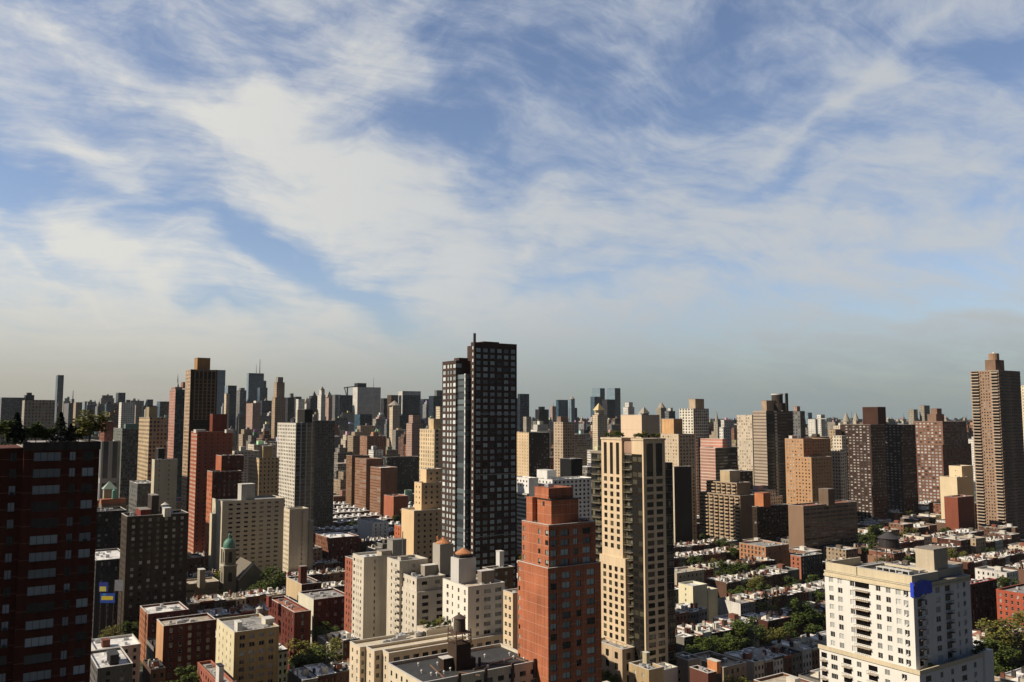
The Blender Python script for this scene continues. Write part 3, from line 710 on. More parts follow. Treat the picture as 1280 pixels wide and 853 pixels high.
# --- slender cream and dark glass tower right of it
def tan_tower():
    b = Bld('apartment_tower', 'slender cream apartment tower with punched windows, dark glass bays and a planted roof', 'building', 'the slender cream tower')
    cw = wall((.70, .55, .37), .08, .85); g = glass((.02, .018, .012), (.16, .14, .08), .25)
    D = 338; FL = 3.0
    p0, q0, w, d, z1 = box_px(752, 821, 836, 551, D)
    # corner of the front block sits at x=805, the far right face runs to 836
    pF, qF, wF, dF, zF = box_px(752, 804, 831, 551, D)
    b.root = thing(b.name, (pF, qF, 0), b.label, b.cat); o = b.o(); FOOT.append((pF - 1, qF - 1, pF + wF + 8, qF + dF + 9)); mark_sky(pF, qF, wF, dF, zF); HEROES.append((b.short, 795, 700, D))
    P0, Q0, W, Dp = pF, qF, wF, dF
    # piers: front-left wing (lit, 3 bays), recess of dark glass, right wing (2 bays)
    def qx(x, y=600):
        v = ray(x, y); return v[1] * P0 / v[0]
    qa, qb = qx(777.5), qx(752)        # lit wing between columns 752..777
    zmid = at_D(804, 706, D)[2]
    rows = []; z = zF - 14.2
    while z > 3: rows.append((z, z + 1.9)); z -= FL
    rows.reverse(); wing = qb - qa
    c3 = [(qa + wing * f - .98, qa + wing * f + .98) for f in (.2, .5, .8)]
    hi = [r for r in rows if r[0] > zmid + 1]; lo = [r for r in rows if r[1] < zmid - 2]
    m = MB(o); big = [(zF - 12.3, zF - 1.2)]
    wallgrid(m, 'L', P0, qa, qb, zmid, zF, c3, hi + big, qa)
    for r in hi + big:
        for c in c3: b.wins.append(('L', P0, c[0], r[0], c[1] - c[0], r[1] - r[0], (2, 1) if r[1] - r[0] < 3 else (2, 2), g, DFRM))
    m.box(P0, qa, zmid, P0 + 8, qb, zF, sides='RFB')
    m.build('wall', cw, b.root)
    # lower, wider part of the lit wing: four bays
    ql = qx(783.5, 760); wing2 = qb - ql
    c4 = [(ql + wing2 * f - .95, ql + wing2 * f + .95) for f in (.14, .38, .62, .86)]
    m = MB(o); wallgrid(m, 'L', P0 - .5, ql, qb + 1.2, 0, zmid + .6, c4, lo, ql)
    for r in lo:
        for c in c4: b.wins.append(('L', P0 - .5, c[0], r[0], c[1] - c[0], r[1] - r[0], (2, 1), g, DFRM))
    m.box(P0 - .5, ql, 0, P0 + 8, qb + 1.2, zmid + .6, sides='RFB'); m.build('lower_wall', cw, b.root)
    # right wing
    cR = [(P0 + 1.1, P0 + 3.3), (P0 + 1.1 + (W - 1) / 2, P0 + 3.3 + (W - 1) / 2)]
    k = W / 9.0
    cR = [(P0 + W * .14, P0 + W * .44), (P0 + W * .57, P0 + W * .87)]
    m = MB(o); wallgrid(m, 'R', Q0, P0, P0 + W, 0, zF, cR, rows + big, P0)
    for r in rows + big:
        for c in cR: b.wins.append(('R', Q0, c[0], r[0], c[1] - c[0], r[1] - r[0], (2, 1) if r[1] - r[0] < 3 else (2, 2), g, DFRM))
    m.box(P0, Q0, 0, P0 + W, Q0 + 7, zF, sides='FB'); m.box(P0, Q0, zF - 5.5, P0 + .3, Q0 + 7, zF, sides='L', top=False); m.box(P0, Q0, 0, P0 + .3, Q0 + .8, zF - 5.5, sides='LFB', top=False)
    m2 = MB(o); m2.box(P0 + .25, Q0 + .8, 0, P0 + .6, Q0 + 7, zF - 5.5, sides='L', top=False); m2.build('recess_glazing', facade((.035, .028, .02), (.012, .012, .012), (.10, .09, .06), 3.1, 3.0, .8, .6, .3, None, .6), b.root)
    m.build('wing_wall', cw, b.root)
    # dark glazed body between and behind the wings, with balconies
    body = facade((.055, .05, .04), (.012, .013, .013), (.20, .18, .12), 1.6, 3.0, .8, .62, .35, (.16, .145, .11), .6)
    zB = at_D(785, 570, D + 4)[2]
    m = MB(o); m.box(P0 + 1.6, Q0 + 7.003, 0, P0 + W + 5, qb + 9, zB); m.box(P0 + W + .003, Q0 + 2, 0, P0 + W + 6, Q0 + 7, zB - 3); m.build('glazed_core', body, b.root)
    m = MB(o); m.box(P0 + 1.2, Q0 + 7.003, zB + .003, P0 + W + 5.4, qa - .01, zB + .9, bottom=True); m.box(P0 + 1.2, qb + .01, zB + .003, P0 + W + 5.4, qb + 9.4, zB + .9, bottom=True); m.build('cornice', wall((.36, .30, .24), .1), b.root)
    z = zB - 3
    bal = 0
    while z > 4:
        for (qq0, qq1, pp) in ((qa - 4.6, qa - .3, P0), (qb + 1.8, qb + 6.5, P0)):
            m = MB(o); m.box(pp + .2, qq0, z, pp + 1.58, qq1, z + .18, bottom=True)
            for j in range(6): yy = qq0 + (qq1 - qq0) * j / 5; m.bar((pp + .25, yy, z + .18), (pp + .25, yy, z + 1.1), .05)
            m.box(pp + .22, qq0, z + 1.05, pp + .3, qq1, z + 1.12, bottom=True); m.build('balcony', [plain((.17, .15, .11), .6, 0, 'balcony_slab')], b.root); bal += 1
        z -= 3
    # crown
    m = MB(o); m.box(P0 - .25, qa - .2, zF + .003, P0 + 8.2, qb + .25, zF + .75, bottom=True); m.box(P0 - .25, Q0 - .25, zF + .003, P0 + W + .25, Q0 + 7.2, zF + .75, bottom=True); m.build('parapet', wall((.62, .50, .36), .1), b.root)
    m = MB(o); m.box(P0 + 1, Q0 + 7.2, zB + .9, P0 + W, qa - .2, zF - .6); m.build('bulkhead', wall((.42, .27, .2), .12), b.root)
    # base wing in front (four storeys of larger openings)
    lw = wall((.55, .42, .29), .12, .85)
    q9 = qx(783, 780)
    b.abs(P0 - 6.5, ql - 4.5, 6.4, wing2 + 3, at_D(790, 826, 325)[2], wall_m=lw, L=spec(fl=4.2, w=2.0, h=2.6, bay=4.2, m=.8, gm=g, style=(2, 1), fm=DFRM), R=spec(fl=4.2, w=2, h=2.6, bay=3.2, m=.5, gm=g, style=(2, 1), fm=DFRM), note=False)
    b.clutter(4, 12)
    b.done(100)
    rnd = random.Random(5)
    for i in range(12):
        if i < 5: p, q = P0 + rnd.uniform(.6, 2), qa + wing * (i + .5) / 5
        elif i < 9: p, q = P0 + W * (i - 4.5) / 4.6, Q0 + 1.0
        else: p, q = P0 + .9, Q0 + (i - 8) * 1.9
        r = plant(BUSH[i % 3], 'roof_shrub', p, q, zF + .7, rnd.uniform(.7, 1.15), None, 'shrub', 'plants on the slender tower roof'); AUTO.append((r, 'leafy shrub on the roof edge of the slender cream tower', p, q, zF, 'plain'))
tan_tower()

# --- tall dark tower
def black_tower():
    b = Bld('dark_residential_tower', 'tallest tower, dark brown brick with blue glass windows and a lower left shoulder', 'building', 'the tall dark tower')
    db = wall((.115, .07, .055), .12, .85); rbw = db; g = glass((.02, .028, .032), (.50, .66, .70), .85, .05, .8); gw = glass((.20, .24, .25), (.78, .84, .84), .9, .08, .8)  # right face panes have the sky's reflection put in their colour
    D = 400
    # main slab: narrow lit edge at 590, right face to 645
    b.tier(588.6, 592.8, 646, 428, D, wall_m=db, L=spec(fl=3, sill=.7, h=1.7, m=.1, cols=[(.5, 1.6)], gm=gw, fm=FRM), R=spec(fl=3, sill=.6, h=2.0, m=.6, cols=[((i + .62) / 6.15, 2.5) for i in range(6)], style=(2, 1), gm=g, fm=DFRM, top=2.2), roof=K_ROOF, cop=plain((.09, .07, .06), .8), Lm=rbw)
    p0, q0, w, d, z0, z1 = b.last
    m = b.mb(); m.box(p0 + 9, q0 + d + .003, 0, p0 + w, q0 + 22, z1); b.part('rear_wall', m, db)
    m = b.mb(); m.box(p0 + 10, q0 + 8, z1 + .003, p0 + 19, q0 + 18, z1 + 1.5); b.part('bulkhead', m, db)
    m = b.mb(); m.prism(p0 + .9, q0 + 1.2, z1 - .9, z1 + 4.4, .65, .65, 10); b.part('flue', m, BLK)
    # glass bay (white edged) at 580..592
    # left shoulder
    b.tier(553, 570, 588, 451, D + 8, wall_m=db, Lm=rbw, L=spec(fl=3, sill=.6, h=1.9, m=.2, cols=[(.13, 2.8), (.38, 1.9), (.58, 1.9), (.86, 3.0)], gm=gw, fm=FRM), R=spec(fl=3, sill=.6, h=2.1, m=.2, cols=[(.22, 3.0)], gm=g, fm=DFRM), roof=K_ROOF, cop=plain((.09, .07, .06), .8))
    p2, q2, w2, d2, _, z2 = b.last
    pp, qq, ww, dd, zz = box_px(580, 582, 594, 468, D + 2)
    FLn = 3.0; m = b.mb(); m.box(pp, qq, 0, p0 + 1.5, qq + 9, zz); b.part('glass_bay', m, facade((.07, .08, .085), (.04, .05, .06), (.15, .19, .21), 20, 3, 1, .72, .6, None, .6))
    m = b.mb(); m.box(pp - .35, qq - .3, 0, pp - .003, qq + .5, zz + .3); b.part('corner_pier', m, facade((.70, .72, .72), (.25, .3, .32), (.6, .6, .6), 9, 3, 1, .45, .5, None, .5))
    m = b.mb(); m.box(p2 + 4, q2 + 4, z2 - .9, p2 + 9, q2 + 9, z2 + 1.8); b.part('bulkhead', m, db); b.clutter(3, 3)
    for zb in (z1 - 34, z1 - 62.5, z1 - 91):
        m = b.mb(); m.box(p0 + .5, q0 - .12, zb, p0 + w - .5, q0 - .003, zb + .35, bottom=True); b.part('trim_band', m, plain((.3, .33, .34), .5, .3))
    b.done(100)
black_tower()

# --- white corner tower, lower right
def white_tower():
    b = Bld('white_apartment_tower', 'white stucco apartment tower with balconies, cream cornices and a blue tarp, lower right', 'building', 'the white tower')
    ww = wall((.80, .785, .74), .05, .8); cc = wall((.66, .57, .40), .08, .8); g = glass((.03, .03, .03), (.70, .72, .70), .62); D = 266
    fr = plain((.78, .77, .74), .5, 0, 'window_frame')
    p0, q0, w, d, z1 = box_px(1030.5, 1141, 1212, 729, D)
    b.root = thing(b.name, (p0, q0, 0), b.label, b.cat); o = b.o(); FOOT.append((p0 - 8, q0 - 8, p0 + w + 6, q0 + d + 3)); mark_sky(p0, q0, w, d, z1); HEROES.append((b.short, 1120, 760, D))
    FL = 2.97
    def qx(x, y=760): v = ray(x, y); return v[1] * p0 / v[0]
    def px_(x, y=760): v = ray(x, y); return v[0] * q0 / v[1]
    zt = at_D(1133.5, 739.5, D + 1)[2]
    rows = []; z = zt - 0
    while z > 4: rows.append((z - 1.75, z)); z -= FL
    rows.reverse()
    cl = []
    for (x, wd) in ((1040, 1.7), (1051, 1.7), (1066, 1.6), (1098.5, 1.6), (1111, 1.6), (1123.5, 1.7), (1133, 1.6)): q = qx(x); cl.append((q - wd / 2, q + wd / 2, 'w'))
    q = qx(1078.3); cl.append((q - 2.6, q + 2.6, 'b')); cl.sort()
    zs = at_D(1140, 826, D)[2] + 1.4          # setback level
    m = MB(o); up = [r for r in rows if r[0] > zs - 4.2]
    ub = [r for r in up if r[1] < 999]
    wallgrid(m, 'L', p0, q0, q0 + d, zs - 5, z1 - 2.6, [(a, c) for a, c, _ in cl], ub, q0)
    for r in ub:
        for a, c, k in cl:
            if k == 'w': b.wins.append(('L', p0, a, r[0], c - a, r[1] - r[0], (2, 1), g, fr))
            else:
                m.face([(p0 + 1.4, a, r[0] - .9), (p0 + 1.4, c, r[0] - .9), (p0 + 1.4, c, r[1]), (p0 + 1.4, a, r[1])])
    cr = []
    for (x, wd) in ((1158, 1.3), (1173, 2.6), (1198.5, 1.0), (1206.5, 1.6)): p = px_(x); cr.append((p - wd / 2, p + wd / 2, 'w'))
    for (x, wd) in ((1150, 2.4), (1185.5, 3.0)): p = px_(x); cr.append((p - wd / 2, p + wd / 2, 'b'))
    cr.sort()
    # keep columns apart
    cr2 = [];
    for c in cr:
        if cr2 and c[0] < cr2[-1][1] + .2: c = (cr2[-1][1] + .25, max(c[1], cr2[-1][1] + 1.2), c[2])
        cr2.append(c)
    wallgrid(m, 'R', q0, p0, p0 + w, zs - 5, z1 - 2.6, [(a, c) for a, c, _ in cr2], ub, p0)
    for r in ub:
        for a, c, k in cr2:
            if k == 'w': b.wins.append(('R', q0, a, r[0], c - a, r[1] - r[0], (2, 1), g, fr))
    m.box(p0, q0, zs - 5, p0 + w, q0 + d, z1 - 2.6, sides='FB', top=False); m.build('wall', ww, b.root)
    # balconies: dark recess door, slab and rail
    rail = plain((.05, .045, .04), .5, 0, 'balcony_rail')
    for r in ub:
        for a, c, k in cl:
            if k != 'b': continue
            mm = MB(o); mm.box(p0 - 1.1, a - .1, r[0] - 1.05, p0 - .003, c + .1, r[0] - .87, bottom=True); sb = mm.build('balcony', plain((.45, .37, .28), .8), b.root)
            mm = MB((0, 0, 0)); 
            for j in range(8): yy = a + (c - a) * j / 7 - q0; mm.bar((-1.05, yy, r[0] - .87), (-1.05, yy, r[0] + .1), .05)
            mm.box(-1.1, a - q0 - .1, r[0] + .05, -1.0, c - q0 + .1, r[0] + .12, bottom=True); rr = mm.build('railing', rail, sb)
            mm = MB(o); mm.box(p0 + .23, a + .05, r[0] - .0, p0 + .3, c - .05, r[1] - .03); mm.build('balcony_door', GLD, b.root)
        for a, c, k in cr2:
            if k != 'b': continue
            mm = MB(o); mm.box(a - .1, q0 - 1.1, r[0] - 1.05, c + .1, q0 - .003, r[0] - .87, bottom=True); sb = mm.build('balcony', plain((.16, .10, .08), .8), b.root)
            mm = MB((0, 0, 0))
            for j in range(6): xx = a + (c - a) * j / 5 - p0; mm.bar((xx, -1.05, r[0] - .87), (xx, -1.05, r[0] + .1), .05)
            mm.box(a - p0 - .1, -1.1, r[0] + .05, c - p0 + .1, -1.0, r[0] + .12, bottom=True); mm.build('railing', rail, sb)
            mm = MB(o); mm.box(a + .05, q0 + .23, r[0], c - .05, q0 + .3, r[1] - .03); mm.build('balcony_door', GLD, b.root)
    # cornice band and attic storey
    m = MB(o); m.box(p0 - .35, q0 - .35, z1 - 2.597, p0 + w + .2, q0 + d + .2, z1 - 1.9, bottom=True); m.box(p0 - .1, q0 - .1, z1 - 1.897, p0 + w, q0 + d, z1 - 1.1); m.box(p0 - .3, q0 - .3, z1 - 1.097, p0 + w + .1, q0 + d + .1, z1 - .8, bottom=True); m.build('cornice', cc, b.root)
    m = MB(o); m.box(p0, q0, z1 - .797, p0 + w, q0 + d, z1 - .7); m.build('roof', G_ROOF, b.root)
    qa = qx(1069, 715); zA = z1 + 1.9
    gd = glass((.01, .01, .01), (.1, .1, .1), .1)
    b.abs(p0 + .5, q0 + .6, 14.5, qa - q0 - 1, zA, z0=z1 - .75, wall_m=cc, L=spec(fl=3, h=1.5, sill=.85, top=.45, m=.2, cols=[(.14, 2.6), (.44, 2.6), (.72, 2.4), (.88, 2.4)], gm=gd), R=spec(fl=3, h=1.5, sill=.85, top=.45, bay=3, w=1.8, m=.6, gm=gd), roof=K_ROOF, cop=COP, name='attic_wall', par=.6)
    b.clutter(9, 41)
    m = b.mb(); m.box(p0 + .3, qa - .2, z1 - .7, p0 + 1, q0 + d - .3, z1 + 1.9); m.box(p0 + 1, q0 + d - .6, z1 - .7, p0 + w * .6, q0 + d - .1, z1 + 1.9); b.part('parapet', m, cc)
    m = b.mb(); m.box(p0 + 15.4, q0 + 2, z1 - .7, p0 + w - 1, q0 + 12, z1 + 1.9); b.part('bulkhead', m, wall((.5, .46, .38), .1)); 
    pe, qe, we, de, ze = box_px(1144, 1167, 1184, 688, D + 11); m = b.mb(); m.box(pe, qe, z1 - .7, pe + we, qe + de, ze); b.part('elevator_bulkhead', m, wall((.56, .48, .36), .1)); m = b.mb(); m.box(pe - .15, qe - .15, ze + .003, pe + we + .15, qe + de + .15, ze + .25, bottom=True); b.part('bulkhead_roof', m, DCOP)
    m = b.mb()
    for j in range(6): y = q0 + 3 + j * 2.2; m.box(p0 + 3, y, zA - .55, p0 + 5.5, y + .25, zA + .6)
    m.box(p0 + 3, q0 + 3, zA + .603, p0 + 5.5, q0 + 14.5, zA + .75, bottom=True); b.part('pergola', m, COP)
    # blue tarp
    tm = plain((.015, .06, .62), .5, 0, 'blue_tarpaulin', .25); m = MB(); n = 10
    for i in range(n):
        for j in range(4):
            def tp(i, j):
                u = i / n; zz = z1 + .2 - j * (1.15 - .25 * u); return (p0 + w * .29 * u + .2, q0 - .45 - .05 * sin(i * 1.1 + j), zz - .25 * sin(u * 9) - .02 * i)
            m.face([tp(i, j), tp(i + 1, j), tp(i + 1, j + 1), tp(i, j + 1)])
    for j in range(4):
        def tq(i, j): return (p0 - .4, q0 - .4 + i * 1.1, z1 + .2 - j * 1.1 - .1 * i)
        m.face([tq(0, j), tq(1, j), tq(1, j + 1), tq(0, j + 1)])
    tt = m.build('tarpaulin', tm); tag(tt, 'bright blue tarpaulin hung over the corner of the white tower just below its attic', 'tarpaulin')
    # lower setback body
    pl, ql_, wl_, dl_, zl = box_px(1023.5, 1137, 1232, 835, D - 6)
    gg = glass((.02, .02, .02), (.40, .41, .40), .4)
    P1, Q1 = p0 - 2.6, q0 - 2.6; W1, D1 = w + 7.5, d + 3.6
    rows3 = []; z = zs - 5.6
    while z > 2: rows3.append((z - 1.7, z)); z -= FL
    rows3.reverse(); mm = MB(o)
    fr3 = [(.05, 2.2, 'b'), (.16, 2.4, 'w'), (.30, 3.0, 'b'), (.42, 1.6, 'w'), (.56, 3.2, 'b'), (.70, 1.7, 'w'), (.86, 1.7, 'w')]
    c5 = [(Q1 + (1 - f) * D1 - a / 2, Q1 + (1 - f) * D1 + a / 2, k) for f, a, k in fr3]; c5.sort()
    wallgrid(mm, 'L', P1, Q1, Q1 + D1, 0, zs - 4.6, [(a, c) for a, c, _ in c5], rows3, Q1)
    c6 = [(P1 + W1 * f - a / 2, P1 + W1 * f + a / 2, k) for f, a, k in ((.12, 3, 'b'), (.3, 1.6, 'w'), (.45, 1.6, 'w'), (.62, 3, 'b'), (.78, 1.6, 'w'), (.92, 1.6, 'w'))]
    wallgrid(mm, 'R', Q1, P1, P1 + W1, 0, zs - 4.6, [(a, c) for a, c, _ in c6], rows3, P1)
    mm.box(P1, Q1, 0, P1 + W1, Q1 + D1, zs - 4.6, sides='FB', top=True); mm.build('lower_wall', ww, b.root)
    for r in rows3[-6:]:
        for a, c, k in c5:
            if k == 'w': b.wins.append(('L', P1, a, r[0], c - a, r[1] - r[0], (2, 1) if c - a < 2 else (3, 1), gg, fr))
            else:
                x = MB(o); x.box(P1 - 1.0, a - .1, r[0] - 1.05, P1 - .003, c + .1, r[0] - .87, bottom=True); sb = x.build('balcony', plain((.45, .37, .28), .8), b.root)
                x = MB((0, 0, 0))
                for j in range(6): yy = a + (c - a) * j / 5 - q0; x.bar((P1 - p0 - .95, yy, r[0] - .87), (P1 - p0 - .95, yy, r[0] + .1), .05)
                x.box(P1 - p0 - 1.0, a - q0 - .1, r[0] + .05, P1 - p0 - .9, c - q0 + .1, r[0] + .12, bottom=True); x.build('railing', rail, sb)
                x = MB(o); x.box(P1 + .23, a + .05, r[0], P1 + .3, c - .05, r[1] - .03); x.build('balcony_door', GLD, b.root)
        for a, c, k in c6:
            if k == 'w': b.wins.append(('R', Q1, a, r[0], c - a, r[1] - r[0], (2, 1), gg, fr))
            else:
                x = MB(o); x.box(a + .05, Q1 + .2, r[0], c - .05, Q1 + .24, r[1] - .03); x.build('balcony_door', GLD, b.root)
    m = MB(o); z = zs - 4.597
    for (a, b_, c, e) in ((P1 - .35, Q1 - .35, P1 + W1 + .35, Q1 + .1), (P1 - .35, Q1 + .103, P1 + .1, Q1 + D1 + .3), (P1 + W1 - .1, Q1 + .103, P1 + W1 + .35, Q1 + D1)): m.box(a, b_, z, c, e, z + 1.3, bottom=True)
    m.build('lower_cornice', cc, b.root)
    m = MB(o); m.box(P1 + W1 - 4.0, Q1 - .6, 0, P1 + W1 + 1.2, Q1 + 6, z + 1.6); m.build('stair_turret', ww, b.root)
    b.done(100)
    for i, (x, y, s) in enumerate(((P1 + W1 - 3, Q1 + 1.6, 1.5), (P1 + W1 - 1.2, Q1 + 2.4, 1.7), (P1 + W1 - 6, Q1 + 1.5, 1.0), (P1 + 8, Q1 + 1.3, .8))):
        plant(BUSH[i % 2], 'roof_shrub', x, y, z + .1, s, ['leafy shrub on the right terrace of the white tower', 'largest shrub at the right corner of the white tower terrace', 'low shrub against the right face of the white tower', 'small shrub beside the balconies of the white tower'][i], 'shrub', 'plants on the white tower terrace')
    pt, qt, zt2 = at_z(1112, 709, z1 - .7)
    t = water_tank(pt, qt, z1 - .7, 3.6, 3.0, 6.6, 'big dark water tank on a lattice of steel legs on the white tower', BLK, plain((.05, .045, .05), .7, 0, 'tarred_roof'))
    return (p0, q0, w, d, z1)
WT = white_tower()

# ================================================================== FOREGROUND BLOCKS, BOTTOM CENTRE
def bottom_group():
    g = glass((.012, .012, .012), (.30, .30, .28), .22)
    # black roofed block
    b = Bld('apartment_block', 'cream apartment block with a wide black tar roof and brown pipes, bottom centre', 'building', 'the black roofed block')
    D = 247; cw = wall((.66, .58, .44), .1)
    b.tier(484.6, 528, 676, 854, D, wall_m=cw, L=spec(fl=3, w=1.1, h=1.6, bay=3.4, m=1, gm=g), R=spec(fl=3, w=2.2, h=1.5, bay=3.6, m=.8, top=1.6, gm=g), roof=K_ROOF, par=.8, cop=plain((.55, .55, .53), .7, 0, 'coping'))
    p0, q0, w, d, _, z1 = b.last; zr = z1 - .8
    def on(px, py, z=None): return at_z(px, py, z or zr)
    # brown brick tank house
    pc, qc, _ = on(573, 838)
    bw = wall((.10, .065, .045), .15); s1 = (pc - 1.0, qc - .5)
    m = b.mb(); m.box(s1[0], s1[1], zr, s1[0] + 5.0, s1[1] + 5.2, zr + 7.5); b.part('bulkhead', m, bw)
    m = b.mb(); m.box(s1[0] - 3.2, s1[1] + 2.0, zr, s1[0] - .003, s1[1] + 5.0, zr + 3.4); b.part('stair_bulkhead', m, bw)
    m = b.mb(); m.box(s1[0] - 3.4, s1[1] + 1.8, zr + 3.403, s1[0] - .003, s1[1] + 5.2, zr + 3.6, bottom=True); b.part('bulkhead_roof', m, COP)
    m = b.mb(); m.box(s1[0] + 5.003, s1[1] + .5, zr, s1[0] + 7.0, s1[1] + 3.0, zr + 2.8); m.box(s1[0] + 7.4, s1[1] - 1, zr, s1[0] + 8.0, s1[1] - .3, zr + 3.0); b.part('chimney', m, bw)
    pipe = plain((.20, .12, .08), .8, 0, 'rusty_pipe')
    for (a, c) in (((538, 833), (556, 850)), ((548, 841), (575, 832)), ((592, 838), (640, 824)), ((600, 830), (650, 833)), ((575, 842), (600, 846)), ((640, 822), (660, 830))):
        u, v = on(*a), on(*c); m = b.mb(); m.bar((u[0], u[1], zr + .35), (v[0], v[1], zr + .35), .3); m.bar((u[0], u[1], zr), (u[0], u[1], zr + .5), .25); b.part('pipe', m, pipe)
    wv = plain((.72, .72, .70), .5, .2, 'galvanised_steel')
    for (x, y) in ((523, 833), (547, 832), (539, 845), (546, 845), (563, 839), (606, 822), (616, 830), (630, 829), (637, 820), (642, 824), (527, 842), (555, 843), (610, 836), (655, 826)):
        u = on(x, y); m = b.mb(); m.prism(u[0], u[1], zr, zr + .7, .14, .14, 8); m.prism(u[0], u[1], zr + .7, zr + .95, .36, .30, 10); m.prism(u[0], u[1], zr + .95, zr + 1.15, .36, .05, 10); b.part('vent', m, wv)
    for f in (.28, .5, .73, .93):
        m = b.mb(); x = p0 + w * f; m.box(x, q0 - .45, zr - 4, x + .9, q0 - .003, z1 + .9); b.part('pilaster', m, wall((.16, .10, .075), .2))
    b.done(100, True)
    tx, ty = s1[0] + 2.5, s1[1] + 2.6
    water_tank(tx, ty, zr + 7.5, 2.0, 4.0, 3.0, 'weathered wooden water tank with pointed roof on a dark steel frame above the black roof', plain((.10, .085, .065), .9, 0, 'weathered_cedar'), plain((.09, .06, .05), .8, 0, 'tarred_roof'), sp=1.3)
    # cream roofed block behind it
    b = Bld('apartment_block', 'cream brick block with a broad sand coloured roof and stepped facade, behind the black roof', 'building', 'the cream roofed block')
    cb = wall((.68, .57, .42), .1); D = 300; lt = wall((.62, .55, .45), .1)
    rf = roofm((.66, .58, .44), .12, 0)
    LS = spec(fl=3, w=1.1, h=1.5, bay=3.3, m=.5, gm=g, style=(1, 2)); RS = spec(fl=3, w=2.3, h=1.4, bay=3.6, m=1.2, gm=g, style=(2, 1), fm=DFRM)
    b.tier(478, 486, 640, 817, D, wall_m=cb, L=LS, R=RS, roof=rf, cop=COP)
    p0, q0, w, d, _, z1 = b.last
    for (xl, xc, xr, dd) in ((456.5, 469, 476, 5), (438.6, 453, 462, 13)):
        v = ray(xc, 808); q1 = q0 + d
    # two more bays stepping back to the left
    b.abs(p0 - 3.0, q0 + d + .01, w, 7.3, z1 - .02, wall_m=cb, L=LS, R=spec(fl=3, w=1.4, h=1.5, cols=[(.025, 1.2)], gm=g), roof=rf)
    b.abs(p0 - 5.2, q0 + d + 7.32, w, 9.3, z1 - .04, wall_m=cb, L=LS, R=spec(fl=3, w=1.0, h=1.5, cols=[(.02, 1.0)], gm=g), roof=rf)
    zr = z1 - .9
    for i, (x, y) in enumerate(((480, 806), (489, 805), (497, 802), (500, 797), (520, 797), (531, 797))):
        u = at_z(x, y, zr); m = b.mb(); s = 1.0 + .3 * (i % 3)
        m.box(u[0], u[1], zr + .3, u[0] + s * 2.2, u[1] + s, zr + .3 + s, bottom=True); m.prism(u[0] + s, u[1] + s / 2, zr + .31 + s, zr + .6 + s, .4, .4, 10)
        for a in (.1, s * 2): m.box(u[0] + a, u[1] + .1, zr, u[0] + a + .12, u[1] + s - .1, zr + .3)
        b.part('air_conditioner', m, METALW if i != 5 else BLK)
    u = at_z(478, 806, zr); v = at_z(512, 797, zr); m = b.mb(); m.bar((u[0], u[1], zr + .8), (v[0], v[1], zr + .8), .7); b.part('duct', m, METALW)
    # roof garden room
    u = at_z(533, 797, zr); m = b.mb(); m.box(u[0], u[1], zr, u[0] + 13, u[1] + 8, zr + 2.6); b.part('bulkhead', m, lt)
    b.done(100)
    for i in range(9):
        x, y = u[0] + 1.2 + (i % 5) * 2.5, u[1] + 1.5 + (i // 5) * 3.2
        r = plant(BUSH[i % 3], 'garden_shrub', x, y, zr + 2.5, .9 + .1 * (i % 3), None, 'shrub', 'roof garden on the cream block'); AUTO.append((r, 'green shrub in the roof garden of the cream roofed block', x, y, zr, 'plain'))
    # cream group with balconies
    cg = wall((.66, .60, .50), .1); gw2 = wall((.54, .50, .44), .1)
    b = Bld('apartment_house', 'beige brick apartment house, leftmost of the tall cream group in the centre', 'building', 'the left cream house')
    b.tier(441, 455, 503, 697, 395, wall_m=cg, L=spec(fl=3, w=1.5, h=1.4, cols=[(.25, 1.1), (.45, .5), (.6, .5), (.85, 1.6)], gm=g), R=spec(fl=3, w=3, h=1.5, cols=[(.28, .6), (.72, 3.4)], gm=GLD), roof=W_ROOF)
    p0, q0, w, d, _, z1 = b.last
    z = z1 - 4
    while z > 5:
        m = b.mb(); x = p0 + w * .72; m.box(x - 1.9, q0 - 1.0, z - .95, x + 1.9, q0 - .003, z - .8, bottom=True); m.box(x - 1.9, q0 - 1.0, z - .8, x + 1.9, q0 - .95, z + .15); b.part('balcony', m, plain((.12, .11, .10), .7)); z -= 3
    b.pbox('bulkhead', 484, 491, 508, 676, 402, z1 - .9, wall((.36, .34, .31), .1), DCOP)
    b.pbox('bulkhead', 471, 477, 492, 690, 400, z1 - .9, wall((.55, .48, .38), .1), DCOP)
    u = at_D(503, 700, 400); m = b.mb(); m.prism(u[0], u[1], z1 - 1, z1 + 11, .28, .2, 10); b.part('flue', m, STEEL); b.clutter(4, 8); b.done(100)
    b = Bld('apartment_house', 'cream apartment house with a column of balconies, second of the cream group from the left', 'building', 'the middle cream house')
    b.tier(484, 499.5, 508, 702, 384, wall_m=cg, L=spec(fl=3, w=1.3, h=1.4, cols=[(.28, 1.4), (.62, 1.0)], gm=g), R=spec(fl=3, w=1.6, h=1.4, cols=[(.5, 1.6)], gm=g), roof=G_ROOF, w=14)
    p0, q0, w, d, _, z1 = b.last; z = z1 - 3.4
    while z > 5:
        m = b.mb(); m.box(p0 - 1.1, q0 + .2, z - .95, p0 - .003, q0 + d * .30, z - .75, bottom=True); m.box(p0 - 1.1, q0 + .2, z - .75, p0 - 1.03, q0 + d * .3, z + .2); b.part('balcony', m, plain((.5, .45, .38), .7)); z -= 3
    b.pbox('bulkhead', 497, 501, 511, 697, 388, z1 - .9, gw2, DCOP); b.clutter(3, 2); b.done(100)
    b = Bld('apartment_house', 'cream stepped apartment house with a windowless elevator tower, right of the cream group', 'building', 'the right cream house')
